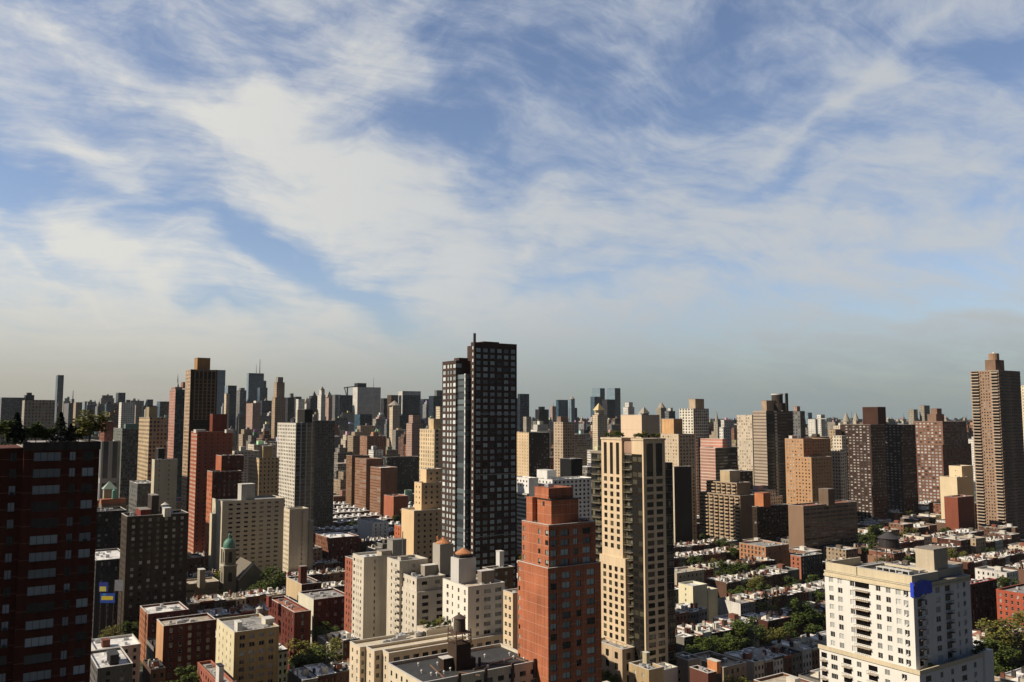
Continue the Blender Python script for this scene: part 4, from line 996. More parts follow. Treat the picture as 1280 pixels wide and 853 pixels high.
    b.tier(499.5, 521, 560, 741, 372, wall_m=cg, L=spec(fl=3, w=1.5, h=1.5, cols=[(.2, 1.6), (.42, .6), (.58, .6), (.84, 1.2)], gm=g), R=spec(fl=3, w=3, h=1.5, bay=5.5, m=.6, gm=g, style=(3, 1), fm=DFRM), roof=T_ROOF)
    p0, q0, w, d, _, z1 = b.last
    zt = at_D(517, 722, 376)[2]
    b.abs(p0 + .6, q0 + 1.4, w - 1.2, d - 2, zt, z0=z1 - .9, wall_m=cg, L=spec(fl=3, w=1.5, h=1.5, cols=[(.2, 1.6), (.42, .6), (.58, .6), (.84, 1.2)], gm=g), R=spec(fl=3, w=2.6, h=1.5, bay=5.5, m=.6, gm=g, style=(3, 1), fm=DFRM), roof=G_ROOF)
    z2 = b.last[5]
    b.pbox('bulkhead', 526, 531, 548, 708, 384, z2 - .9, wall((.40, .36, .30), .1), COP)
    P = b.pbox('elevator_tower', 541, 550, 567, 681, 386, z2 - .9, wall((.45, .42, .37), .06), None)
    m = b.mb(); m.prism(P[0] + P[2] / 2, P[1] + P[3] / 2, P[4] + .2, P[4] + 2.6, min(P[2], P[3]) * .52, .2, 14); m.prism(P[0] + P[2] / 2, P[1] + P[3] / 2, P[4], P[4] + .22, min(P[2], P[3]) * .5, min(P[2], P[3]) * .5, 14); m.box(P[0] + .5, P[1] + P[3] * .5, P[4] + 1.4, P[0] + 1.1, P[1] + P[3] * .5 + .6, P[4] + 3.4); b.part('tank_cap', m, plain((.50, .22, .10), .8, 0, 'orange_roofing'))
    b.clutter(9, 77); b.done(100)
    # white block with the tall elevator tower
    b = Bld('white_apartment_house', 'white brick apartment house with a tall blank elevator tower and orange cap', 'building', 'the white block with the orange cap')
    D = 321; w1 = wall((.78, .74, .66), .06)
    b.tier(553.5, 585, 631, 734, D, wall_m=w1, L=spec(fl=3, w=1.4, h=1.6, cols=[(.12, 1.3), (.36, 1.2), (.6, .9), (.8, 1.6)], gm=g, style=(1, 2)), R=spec(fl=3, w=2.6, h=1.5, cols=[(.26, 1.2), (.52, 2.9), (.82, 2.9)], gm=g, style=(2, 1)), roof=T_ROOF)
    p0, q0, w, d, _, z1 = b.last
    P = b.pbox('elevator_tower', 563.5, 573.5, 595, 699, D + 9, z1 - .9, wall((.58, .57, .55), .04), None)
    mk = (P[0] + P[2] / 2, P[1] + P[3] / 2); r = min(P[2], P[3]) * .5
    m = b.mb(); m.box(P[0] + .8, P[1] + .8, P[4], P[0] + P[2] - .8, P[1] + P[3] - .8, P[4] + 1.2); b.part('tank_curb', m, BLK)
    m = b.mb(); m.prism(mk[0], mk[1], P[4] + 1.2, P[4] + 1.7, r, r, 16); m.prism(mk[0], mk[1], P[4] + 1.7, P[4] + 3.6, r * 1.03, .1, 16); b.part('tank_cap', m, plain((.50, .22, .10), .8, 0, 'orange_roofing'))
    b.pbox('bulkhead', 597, 602, 618, 715, D + 8, z1 - .9, wall((.32, .28, .24), .15), W_ROOF)
    b.clutter(6, 31); b.done(100)
    b = Bld('apartment_wing', 'narrow beige apartment wing squeezed between the white block and the red brick tower', 'building', None)
    b.tier(629, 641, 660, 742, 305, wall_m=wall((.68, .54, .36), .08), L=spec(fl=3, w=1.4, h=1.5, cols=[(.3, 1.4), (.72, 1.4)], gm=g, style=(1, 2)), R=None, roof=T_ROOF)
    p0, q0, w, d, _, z1 = b.last
    b.clutter(3, 12); b.done(100)
    b = Bld('penthouse_block', 'brown brick block with white topped bulkheads behind the white block, left of the red tower', 'building', None)
    b.tier(603, 612, 642, 712, 352, wall_m=wall((.22, .15, .10), .15), L=spec(fl=3), R=spec(fl=3), roof=W_ROOF)
    z = b.last[5]; b.pbox('chimney', 620, 624.5, 630, 690, 360, z - .9, wall((.62, .62, .6), .05), COP); b.clutter(6, 9); b.done(60)
bottom_group()

# ================================================================== MIDDLE DISTANCE, LISTED ONE BY ONE
TWO_TONE_AND_LIT = ('brick_tenement', 'yellow_tenement', 'walkup', 'pink_edged_tower', 'salmon_block', 'ribbed_white_tower', 'striped_tower', 'corner_tenement', 'framed_loft', 'banded_tower', 'brick_walkup', 'red_tenement', 'white_framed_slab', 'brown_tower', 'stepped_brick_tower', 'red_stub')  # sides of unlike material; some are lit and shaded copies of one brick
def same_tone(r, l):
    kr = next(k for k, v in MATS.items() if v == r); kl = next(k for k, v in MATS.items() if v == l)
    if kr[0] == 'wall' and kl[0] == 'wall': return l
    c = UNDEEP.get(kl[1], kl[1])
    if kr[0] == 'fac': a = list(kr[1:]); a[0] = c; return facade(*a)
    return wall(c)
def hero(name, label, cat, short, tiers, pent=(), clut=4, maxobj=100, group=None):
    b = Bld(name, label, cat, short, group); prev = None
    for t in tiers:
        k = dict(t[5]) if len(t) > 5 else {}
        if k.pop('on', False) and prev: k['z0'] = prev - .9
        if k.get('Lm') is not None and name not in TWO_TONE_AND_LIT: k['wall_m'] = same_tone(k['wall_m'], k['Lm'])
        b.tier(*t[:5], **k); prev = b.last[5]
    if clut and tiers[0][4] < 600: clut = clut * 2 + 3
    if clut: b.clutter(clut, len(HEROES) * 7 + 1)
    lastz = b.last[5]
    for t in pent: b.pbox(t[0], t[1], t[2], t[3], t[4], t[5], (lastz if len(t) < 9 else t[8]) - .9, t[6], t[7])
    b.done(maxobj); return b
S = spec
gA = glass((.015, .015, .016), (.45, .45, .42), .3); gC = glass((.04, .05, .055), (.6, .62, .6), .8); gD = GLD
def walk(col, **k): return wall(col, **k)
BLD = [
 # lower left quarter
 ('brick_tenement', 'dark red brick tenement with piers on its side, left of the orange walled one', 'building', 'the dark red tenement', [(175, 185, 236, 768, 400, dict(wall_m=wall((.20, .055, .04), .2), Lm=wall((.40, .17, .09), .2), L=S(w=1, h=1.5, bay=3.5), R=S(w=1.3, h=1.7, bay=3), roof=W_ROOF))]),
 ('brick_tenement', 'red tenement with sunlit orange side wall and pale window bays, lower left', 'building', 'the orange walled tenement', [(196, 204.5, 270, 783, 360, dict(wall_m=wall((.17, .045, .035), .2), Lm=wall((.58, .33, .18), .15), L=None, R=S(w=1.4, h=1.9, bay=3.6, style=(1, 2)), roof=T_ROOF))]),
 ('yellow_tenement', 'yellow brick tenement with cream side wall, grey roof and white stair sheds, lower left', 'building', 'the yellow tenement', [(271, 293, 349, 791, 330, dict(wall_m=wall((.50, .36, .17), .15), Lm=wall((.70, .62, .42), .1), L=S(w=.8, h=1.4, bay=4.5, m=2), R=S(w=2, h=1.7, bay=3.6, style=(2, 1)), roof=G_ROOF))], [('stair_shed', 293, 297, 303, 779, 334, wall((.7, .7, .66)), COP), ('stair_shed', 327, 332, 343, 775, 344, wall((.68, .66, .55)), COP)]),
 ('brick_tenement', 'deep red tenement with tall paired windows right of the yellow one', 'building', 'the deep red tenement', [(336, 368, 389, 766, 388, dict(wall_m=wall((.20, .05, .035), .2), L=S(w=1.1, h=1.8, bay=3.6), R=S(w=1.2, h=2, bay=3), roof=R_ROOF))], [('chimney', 333, 336, 340, 746, 402, wall((.28, .07, .05)), DCOP)]),
 ('low_house', 'low house with a pale concrete roof at the bottom left beside the dark tower', 'house', None, [(110, 122, 166, 836, 335, dict(wall_m=wall((.2, .19, .18), .2), L=S(), R=S(), roof=W_ROOF))], [('stair_shed', 134, 138, 149, 820, 342, wall((.05, .045, .04)), K_ROOF)]),
 ('low_house', 'low house with red brick parapet and two white skylights on a grey roof, bottom left', 'house', None, [(247, 286, 305, 868, 300, dict(wall_m=wall((.36, .12, .08), .2), L=S(), R=S(), roof=roofm((.42, .40, .36)), cop=plain((.40, .13, .08), .8)))], [('skylight', 270, 274, 280, 834, 308, COP, BLK)]),
 ('brick_tenement', 'red fronted tenement with a sunlit cream party wall, left of the cream group', 'building', 'the cream walled tenement', [(373, 392, 437, 750, 425, dict(wall_m=wall((.20, .055, .035), .2), Lm=wall((.72, .68, .54), .08), L=None, R=S(w=1.6, h=1.7, bay=4, gm=gA), roof=G_ROOF))]),
 ('walkup', 'tan walkup with a dark red chimney stack, behind the tree right of the church', 'building', None, [(358, 377, 402, 731, 470, dict(wall_m=wall((.16, .07, .05), .2), Lm=wall((.60, .46, .28), .12), L=None, R=S(), roof=G_ROOF))], [('chimney', 373, 376, 384, 709, 474, wall((.24, .08, .05)), DCOP)]),
 ('school_building', 'long low stone school with a small pediment, in front of the dark brown block', 'school', 'the long low school', [(168, 174, 274, 737, 490, dict(wall_m=wall((.26, .235, .18), .15), Lm=wall((.4, .32, .2), .1), L=S(fl=4, w=1.4, h=2), R=S(fl=4.4, w=5.4, h=1.7, bay=8.5, style=(6, 1), gm=gA, top=1.5), roof=T_ROOF))], [('bulkhead', 247, 250, 257, 713, 498, wall((.42, .38, .3)), COP)]),
 ('brown_apartment_block', 'big dark brown apartment block with cluttered roof, right of the dark red tower', 'building', 'the dark brown block', [(152, 159, 236, 646, 430, dict(wall_m=wall((.10, .075, .055), .2), L=S(w=1, h=1.5, bay=3.2), R=S(w=1.5, h=1.6, bay=3.4, gm=gA), roof=K_ROOF))], [('bulkhead', 185, 190, 199, 620, 440, wall((.1, .08, .07)), DCOP), ('bulkhead', 170, 176, 189, 638, 436, wall((.30, .06, .04)), DCOP), ('stair_shed', 200, 206, 214, 636, 436, wall((.6, .58, .52)), COP)], 12),
 ('dark_loft', 'very dark loft building between the dark red tower and the dark brown block', 'building', None, [(112, 118, 158, 640, 520, dict(wall_m=wall((.05, .045, .04), .2), L=S(), R=S(bay=3.6), roof=K_ROOF))]),
 ('dark_loft', 'dark grey loft with a pale cornice beside the billboard', 'building', None, [(108, 120, 162, 701, 450, dict(wall_m=wall((.09, .09, .09), .2), L=S(), R=S(w=1, h=2, bay=3), roof=W_ROOF))]),
 ('grey_apartment_block', 'long grey beige apartment block with sunlit fins on its left, behind the church', 'building', 'the long grey apartment block', [(265, 278, 356, 627, 568, dict(wall_m=wall((.38, .35, .30), .08), Lm=wall((.62, .55, .42), .08), L=None, R=S(w=2.6, h=1.2, bay=4.6, style=(3, 1), gm=gD, fm=DFRM, m=3), roof=G_ROOF)),
     (263, 266, 275, 643, 580, dict(wall_m=wall((.38, .35, .30), .08), Lm=wall((.62, .55, .42), .08), d=8))], [('elevator_bulkhead', 297.5, 302, 319, 606, 576, wall((.55, .54, .50)), COP, at_D(278, 627, 568)[2])], 8),
 ('grey_apartment_block', 'grey beige apartment block with blank face and two window columns, stepped at its right', 'building', 'the blank faced grey block', [(355, 362, 386, 637, 560, dict(wall_m=wall((.38, .34, .27), .06), Lm=wall((.66, .58, .44), .08), L=S(w=1, h=1.2, bay=2.6, m=.4), R=S(w=1.1, h=1.3, cols=[(.75, 1.3), (.6, 1.0)], gm=gD, fm=DFRM), roof=T_ROOF)),
     (381, 386.5, 392, 652, 566, dict(wall_m=wall((.38, .34, .27), .06), d=14, R=S(w=1, h=1.2, cols=[(.5, 1.1)], gm=gD)))]),
 # left middle
 ('framed_loft', 'narrow tower with white frame and dark glass strips, just right of the dark red tower', 'building', None, [(114, 127, 151, 552, 700, dict(wall_m=facade((.40, .41, .42), (.02, .03, .04), bay=7, fl=60, wf=.55, hf=.97), roof=W_ROOF)), (125, 131, 142, 527, 706, dict(on=True, wall_m=wall((.28, .12, .09)), L=S(w=1, h=1.4), R=S(w=1, h=1.4)))]),
 ('slab_apartments', 'broad grey green slab of small windows with a pale green mansard', 'building', 'the grey green slab', [(142, 153, 179, 536, 790, dict(wall_m=facade((.22, .235, .21), (.03, .035, .035), (.35, .36, .33), 1.9, 2.9, .55, .5, .5), roof=plain((.14, .22, .19), .7, 0, 'copper_roof'))), (155, 157, 177, 530, 796, dict(on=True, wall_m=plain((.14, .22, .19), .7, 0, 'copper_roof'), par=0))]),
 ('tan_apartment_tower', 'tan tower with sunlit ribs and a box penthouse, left of the pink edged tower', 'building', 'the ribbed tan tower', [(174, 187, 209, 522, 650, dict(wall_m=facade((.20, .185, .15), (.02, .02, .02), bay=2.6, wf=.55, hf=.55), Lm=facade((.52, .40, .26), (.03, .03, .03), bay=2.2, wf=.5, hf=.5), roof=G_ROOF))], [('bulkhead', 183, 186.5, 197, 509, 656, wall((.42, .35, .22)), DCOP)]),
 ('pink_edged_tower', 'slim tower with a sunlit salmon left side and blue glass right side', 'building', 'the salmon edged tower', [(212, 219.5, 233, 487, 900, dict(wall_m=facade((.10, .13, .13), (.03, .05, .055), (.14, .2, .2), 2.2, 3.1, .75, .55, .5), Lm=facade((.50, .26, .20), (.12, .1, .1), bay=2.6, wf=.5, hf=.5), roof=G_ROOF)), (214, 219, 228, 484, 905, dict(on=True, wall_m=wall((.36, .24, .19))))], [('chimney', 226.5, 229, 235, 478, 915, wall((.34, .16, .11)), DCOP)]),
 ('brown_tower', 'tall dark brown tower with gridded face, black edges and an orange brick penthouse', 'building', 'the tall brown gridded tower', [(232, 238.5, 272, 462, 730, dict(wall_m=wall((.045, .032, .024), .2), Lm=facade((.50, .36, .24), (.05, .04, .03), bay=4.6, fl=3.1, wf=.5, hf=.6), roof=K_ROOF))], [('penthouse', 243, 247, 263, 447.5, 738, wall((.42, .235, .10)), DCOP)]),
 ('red_apartment_tower', 'deep red brick tower with white cornice pieces and a tall red bulkhead', 'building', 'the deep red tower', [(239, 246.5, 291, 540, 640, dict(wall_m=facade((.42, .13, .08), (.03, .02, .02), (.2, .16, .13), bay=4.4, fl=3.0, wf=.22, hf=.4, share=.15), Lm=facade((.42, .13, .08), (.62, .45, .36), (.7, .5, .4), bay=9, fl=3, wf=.9, hf=.45), roof=R_ROOF))], [('bulkhead', 262.5, 266, 284, 518, 650, wall((.26, .065, .035)), DCOP), ('cornice_block', 242, 245, 257, 537.5, 641, COP, COP), ('cornice_block', 281, 283, 292, 537.5, 643, COP, COP)]),
 ('stepped_brick_tower', 'red brick tower stepping down to the left, in front of the deep red tower', 'building', 'the stepped red tower', [(259, 265.5, 302, 590, 590, dict(wall_m=facade((.13, .05, .035), (.03, .025, .02), (.24, .16, .12), bay=3.4, wf=.35, hf=.45), Lm=facade((.50, .18, .10), (.15, .06, .04), bay=4, wf=.4, hf=.45), roof=R_ROOF)), (270, 277, 305, 570, 604, dict(on=True, wall_m=facade((.15, .06, .04), (.03, .025, .02), bay=3.4, wf=.35, hf=.45), Lm=wall((.46, .15, .08)), roof=R_ROOF))]),  # right faces use a darker copy of this brick, shade painted in
 ('grey_tower', 'plain grey tower with a pale left edge below the tall brown tower', 'building', None, [(190, 193.5, 222, 575, 560, dict(wall_m=facade((.17, .165, .15), (.03, .03, .03), bay=6, wf=.12, hf=.3), Lm=wall((.55, .5, .38)), roof=G_ROOF))], [('bulkhead', 195, 198, 206, 561, 566, wall((.05, .05, .05)), DCOP)]),
 ('grey_block', 'squat grey block at the foot of the plain grey tower', 'building', None, [(162, 172, 194, 605, 575, dict(wall_m=facade((.2, .2, .19), bay=2.6, wf=.5, hf=.5), roof=W_ROOF))]),
 ('beige_block', 'beige block with cream penthouse left of the white ribbed tower', 'building', None, [(311, 324, 349, 573, 650, dict(wall_m=facade((.27, .23, .15), (.03, .03, .02), bay=3, wf=.35, hf=.5), Lm=facade((.62, .47, .28), (.2, .15, .1), bay=3, wf=.4, hf=.45), roof=T_ROOF))], [('penthouse', 325, 329, 341, 558, 658, wall((.48, .37, .2)), COP)]),
 ('ribbed_white_tower', 'apartment tower with white ribs on the left and black glass strips on the right', 'building', 'the white ribbed tower', [(347, 370, 394, 529, 700, dict(wall_m=facade((.50, .50, .48), (.02, .025, .03), (.1, .12, .13), 4.6, 3.0, .78, .9, .2), Lm=facade((.66, .63, .56), (.05, .05, .05), (.4, .3, .25), 4.2, 3.0, .5, .55, .3), roof=G_ROOF))], [('bulkhead', 372, 381, 391, 512, 708, wall((.035, .035, .035)), DCOP), ('penthouse', 371, 374, 381, 514, 722, wall((.50, .42, .3)), COP)]),
 ('grey_slab', 'wide grey slab of dense small windows behind the white ribbed tower', 'building', 'the wide grey slab', [(385, 391, 418.5, 526, 800, dict(wall_m=facade((.24, .22, .185), (.04, .04, .04), bay=2.2, fl=2.9, wf=.45, hf=.5), roof=G_ROOF))]),
 # centre
 ('stepped_beige_tower', 'pale orange beige tower stepping up in three plain blocks, left of the tall dark tower', 'building', 'the stepped beige tower', [(502, 517.5, 552, 639, 480, dict(wall_m=wall((.42, .32, .19), .08), Lm=wall((.74, .54, .32), .06), L=None, R=S(w=1.3, h=1.3, bay=3.6, gm=gD), roof=T_ROOF)), (518, 527, 552.5, 604, 490, dict(on=True, wall_m=wall((.42, .32, .19), .08), Lm=wall((.74, .54, .32), .06), L=S(w=1, h=1.2, bay=3.4, m=.6), R=S(w=1.3, h=1.3, bay=3.6, gm=gD), roof=T_ROOF)), (526, 533, 552.5, 587, 497, dict(on=True, wall_m=wall((.42, .32, .19), .08), Lm=wall((.74, .54, .32), .06), R=S(w=1.3, h=1.3, bay=3.6, gm=gD), roof=T_ROOF))]),
 ('beige_tower', 'beige tower with window ribs and a box penthouse behind the stepped beige tower', 'building', None, [(524.5, 543, 553, 537, 620, dict(wall_m=facade((.45, .36, .24), (.1, .08, .06), bay=4.8, wf=.4, hf=.6), Lm=facade((.70, .55, .36), (.22, .19, .14), (.45, .4, .3), 3.6, 3, .45, .62, .5), roof=T_ROOF))], [('penthouse', 536, 542, 552, 524, 628, wall((.62, .47, .28)), COP)]),
 ('brick_walkup', 'red brick corner building with fire escapes and red awnings, behind the cream group', 'building', 'the red awning corner', [(391, 412, 449, 673, 636, dict(wall_m=wall((.17, .05, .035), .2), Lm=wall((.30, .13, .08), .15), L=S(w=1.2, h=1.8, bay=3), R=S(w=1.2, h=1.8, bay=3.2), roof=W_ROOF))], (), 10),
 ('white_walkup', 'small building with a bright white blank wall left of the stepped beige tower', 'building', 'the small white walled building', [(447, 465.5, 486, 654, 730, dict(wall_m=wall((.16, .16, .15), .2), Lm=wall((.82, .82, .80), .05), R=S(w=1.2, h=1.8, bay=3.4), roof=G_ROOF))]),
 ('brick_house', 'small orange red gabled brick building among low roofs left of the stepped beige tower', 'building', None, [(480, 492, 510, 621, 860, dict(wall_m=wall((.12, .045, .03), .2), Lm=wall((.46, .16, .09), .1), L=None, roof=R_ROOF))]),
 ('red_stub', 'narrow orange red brick house touching the stepped beige tower at its left', 'house', None, [(493, 501, 510, 658, 560, dict(wall_m=wall((.2, .06, .04)), Lm=wall((.50, .15, .07), .1), L=S(w=1, h=1.7, bay=3), roof=R_ROOF))]),  # right face in a darkened copy of the lit brick
 ('corner_store', 'low building with red left wall and white roof touching the left cream house', 'building', None, [(431.5, 443, 457, 700, 412, dict(wall_m=wall((.2, .08, .06)), Lm=wall((.42, .14, .09), .1), L=S(w=1, h=1.6, bay=3, gm=gA), roof=W_ROOF))]),
 ('brick_slab', 'brown brick slab, left of a cluster of three brown slabs in the centre distance', 'building', 'the brown slab cluster', [(433, 440, 462, 570, 1000, dict(wall_m=wall((.09, .05, .035)), Lm=facade((.30, .17, .10), (.1, .06, .04), bay=3, wf=.5, hf=.4), roof=R_ROOF))]),
 ('brick_slab', 'brown brick slab with sunlit left face, middle of the three in the centre distance', 'building', None, [(444, 458, 478, 574, 940, dict(wall_m=wall((.08, .045, .03)), Lm=facade((.36, .20, .13), (.16, .09, .06), bay=9, fl=3, wf=.96, hf=.35), roof=R_ROOF))]),
 ('brick_slab', 'brown brick slab with balconies, right and lowest of the three in the centre distance', 'building', None, [(463, 476, 497, 585, 900, dict(wall_m=wall((.06, .04, .03)), Lm=facade((.36, .20, .13), (.16, .09, .06), bay=9, fl=3, wf=.96, hf=.35), roof=W_ROOF))]),
 ('dark_block', 'dark block beyond the brown slabs with a row of bright roof boxes', 'building', None, [(478, 484, 524, 572, 1080, dict(wall_m=facade((.07, .075, .07), bay=3, wf=.5, hf=.5), roof=W_ROOF))]),
 # right of the dark tower
 ('gridded_white_block', 'white block gridded with square black windows, behind the red brick tower', 'building', 'the white gridded block', [(672, 690.5, 744, 600, 640, dict(wall_m=wall((.40, .41, .42), .04), Lm=wall((.80, .79, .76), .04), L=S(w=1.5, h=1.5, bay=4, m=.8, fl=3.2, gm=gD, top=.7), R=S(w=1.9, h=1.7, bay=3.7, m=1, fl=3.2, gm=gD, top=.7), roof=W_ROOF))], [('penthouse', 671, 684, 695, 588.5, 655, wall((.78, .77, .74)), COP)], 14),
 ('balconied_white_block', 'white block with long stacked balconies, right beside the tall dark tower', 'building', None, [(641, 661, 673, 598, 640, dict(wall_m=wall((.40, .40, .38), .05), Lm=wall((.80, .79, .76), .04), L=S(w=1.5, h=1.5, bay=4, m=.8, fl=3.2, gm=gD, low=at_D(661, 615, 640)[2]), roof=W_ROOF))], (), 6),
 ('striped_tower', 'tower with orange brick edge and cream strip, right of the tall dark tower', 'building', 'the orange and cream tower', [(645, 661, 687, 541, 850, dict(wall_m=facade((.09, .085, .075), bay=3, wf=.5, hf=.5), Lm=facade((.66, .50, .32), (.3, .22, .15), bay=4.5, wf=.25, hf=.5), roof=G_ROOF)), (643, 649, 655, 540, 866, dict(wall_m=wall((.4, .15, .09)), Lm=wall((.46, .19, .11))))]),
 ('black_office', 'low black boxy office with bright roof specks behind the white gridded block', 'building', None, [(700, 714, 728, 574, 780, dict(wall_m=wall((.018, .018, .02)), roof=K_ROOF))], (), 9),
 ('round_tan_tower', 'tan tower with curved balconies and a reddish crown, centre right distance', 'building', 'the tan balconied tower', [(692, 703.5, 718, 528, 900, dict(wall_m=facade((.11, .09, .08), bay=3, wf=.5, hf=.5), Lm=facade((.52, .41, .30), (.18, .13, .1), bay=5, wf=.5, hf=.5), roof=G_ROOF))], [('penthouse', 696, 701, 710, 521, 910, wall((.34, .24, .18)), DCOP)]),
 ('blank_cream_tower', 'cream tower crowned by a big windowless box, behind the slender cream tower', 'building', 'the blank cream box tower', [(776, 802, 824.5, 519, 420, dict(wall_m=wall((.42, .32, .26), .04, band=(.34, .25, .2), fl=9, bandf=.02), Lm=wall((.74, .57, .42), .03, band=(.6, .45, .33), fl=9, bandf=.02), roof=T_ROOF, par=.5))], (), 2),
 ('orange_topped_tower', 'cream and brown tower with an orange box on top, right of the blank cream box', 'building', 'the orange topped tower', [(826, 848, 869, 543, 745, dict(wall_m=wall((.10, .085, .07), .1), Lm=wall((.60, .48, .34), .06), L=S(w=1.2, h=1.5, bay=3, gm=gC, m=1.5), R=S(w=1.6, h=1.6, bay=3.6, gm=gA, fm=DFRM), roof=K_ROOF))], [('penthouse', 827, 842, 853, 524, 760, wall((.60, .36, .18)), COP)]),
 ('white_framed_slab', 'slim dark slab framed with white edges below the orange topped tower', 'building', None, [(837, 842.5, 864, 584, 700, dict(wall_m=wall((.07, .065, .055), .1), Lm=wall((.6, .52, .4), .1), L=S(w=1.2, h=1.6, bay=3, gm=gC), roof=G_ROOF, cop=plain((.7, .66, .56), .7)))]),
 ('piered_tower', 'tower with white piers on its left face and a hip roofed penthouse, right of centre', 'building', 'the white piered tower', [(849, 866.5, 886, 511, 900, dict(wall_m=facade((.20, .20, .17), (.03, .035, .03), bay=3, wf=.62, hf=.62), Lm=facade((.74, .70, .60), (.06, .06, .06), (.3, .28, .25), 4.2, 3, .5, .6, .3), roof=G_ROOF))], [('penthouse', 861, 869, 880, 499, 915, wall((.50, .40, .28)), R_ROOF)]),
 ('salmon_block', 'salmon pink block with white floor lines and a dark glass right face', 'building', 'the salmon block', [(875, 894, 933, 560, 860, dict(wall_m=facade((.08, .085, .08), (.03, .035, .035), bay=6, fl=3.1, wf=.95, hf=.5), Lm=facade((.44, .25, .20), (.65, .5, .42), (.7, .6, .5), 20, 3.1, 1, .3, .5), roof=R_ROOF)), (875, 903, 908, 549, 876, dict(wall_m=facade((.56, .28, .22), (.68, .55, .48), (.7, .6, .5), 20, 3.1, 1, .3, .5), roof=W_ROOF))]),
 ('balcony_block', 'tan brown block whose sunlit face is all stacked balconies, stepped at the top', 'building', 'the tan balcony block', [(874, 925, 943.5, 620, 720, dict(wall_m=wall((.19, .155, .115), .05), Lm=wall((.40, .29, .19), .05), roof=G_ROOF)), (883, 921, 938, 604, 730, dict(on=True, wall_m=wall((.18, .15, .11), .05), Lm=wall((.40, .29, .19), .05), roof=G_ROOF))], [('penthouse', 900, 912, 925, 589, 742, wall((.56, .44, .28)), COP)]),
 ('dark_glass_block', 'dark glass block directly behind the tan balcony block', 'building', None, [(906, 920, 941, 590, 800, dict(wall_m=facade((.06, .065, .06), bay=3, wf=.8, hf=.6), roof=K_ROOF))]),
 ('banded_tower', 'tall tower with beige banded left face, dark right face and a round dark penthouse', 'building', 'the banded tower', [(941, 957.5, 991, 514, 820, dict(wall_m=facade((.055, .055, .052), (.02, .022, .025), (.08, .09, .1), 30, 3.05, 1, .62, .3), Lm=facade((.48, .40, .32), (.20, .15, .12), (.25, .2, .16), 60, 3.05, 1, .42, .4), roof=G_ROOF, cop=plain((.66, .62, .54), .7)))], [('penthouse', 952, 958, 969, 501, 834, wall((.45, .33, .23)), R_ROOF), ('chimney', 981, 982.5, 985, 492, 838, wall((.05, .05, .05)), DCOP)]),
 ('window_rib_tower', 'cream tower with vertical window ribs attached left of the banded tower', 'building', None, [(921, 940, 944, 519, 850, dict(wall_m=facade((.2, .17, .14), bay=3), Lm=facade((.58, .49, .38), (.2, .17, .14), (.7, .66, .6), 2.9, 3, .5, .5, .6), roof=T_ROOF))]),
 ('orange_brick_block', 'orange brick block stepping down to the right, dark on its right side', 'building', 'the orange brick block', [(981, 1004, 1038, 549, 770, dict(wall_m=wall((.085, .055, .035), .1), Lm=wall((.52, .31, .17), .08), L=S(w=1.3, h=1.3, bay=3, gm=gC, m=1), R=S(w=1.2, h=1.3, bay=3.6), roof=R_ROOF)), (992, 1014, 1040, 572, 756, dict(wall_m=wall((.085, .055, .035), .1), Lm=wall((.52, .31, .17), .08), L=S(w=1.3, h=1.3, bay=3, gm=gA, m=1), R=S(w=1.2, h=1.3, bay=3.6), roof=R_ROOF))], [('penthouse', 986, 990, 996, 545, 785, COP, COP, at_D(1004, 549, 770)[2])]),
 ('low_brown_slab', 'long low dark brown slab with an orange box on its roof, centre right', 'building', 'the long brown slab', [(940, 946, 986, 634, 690, dict(wall_m=facade((.085, .055, .035), (.02, .02, .02), bay=3.4, wf=.5, hf=.42), roof=R_ROOF))], [('bulkhead', 943, 954, 963, 617, 694, wall((.56, .22, .1)), R_ROOF)], 5),
 ('low_brown_slab', 'brown slab with blank sunlit tan end wall and ribbon windows, below the orange brick block', 'building', 'the tan ended slab', [(985, 1004, 1071, 633, 655, dict(wall_m=facade((.08, .06, .05), (.015, .015, .017), (.1, .1, .1), 8, 3.2, .86, .5, .2), Lm=wall((.33, .215, .145), .06), roof=R_ROOF))], [('elevator_tower', 1023, 1035, 1043, 612, 668, wall((.24, .17, .12)), DCOP)], 8),
 ('slanted_white_block', 'cream block with sloping stepped terraces left of the dark twin towers', 'building', None, [(1036, 1050, 1056, 562, 800, dict(wall_m=facade((.5, .45, .36), bay=3), Lm=facade((.70, .62, .50), (.1, .09, .08), bay=3, wf=.5, hf=.5), roof=T_ROOF)), (1040, 1052, 1058, 545, 816, dict(wall_m=facade((.5, .45, .36), bay=3), Lm=facade((.70, .62, .50), (.1, .09, .08), bay=3, wf=.5, hf=.5)))]),
 ('chocolate_tower', 'chocolate brown tower with white window lights, left half of the dark twin pair', 'building', 'the chocolate brown twin towers', [(1050, 1088, 1106, 531, 880, dict(wall_m=facade((.022, .018, .016), (.02, .02, .02), bay=3, wf=.5, hf=.5), Lm=wall((.115, .065, .05), .06), L=S(w=2.4, h=1.3, bay=4.1, fl=2.9, gm=gC, top=.8), roof=K_ROOF))], [('penthouse', 1078, 1097, 1107, 509, 895, wall((.11, .05, .035)), DCOP)]),
 ('chocolate_tower', 'chocolate brown tower with white window lights, right half of the dark twin pair', 'building', None, [(1104, 1126, 1144, 531, 905, dict(wall_m=facade((.022, .018, .016), (.02, .02, .02), bay=3, wf=.5, hf=.5), Lm=wall((.115, .065, .05), .06), L=S(w=2.4, h=1.3, bay=4.1, fl=2.9, gm=gC, top=.8), roof=K_ROOF))]),
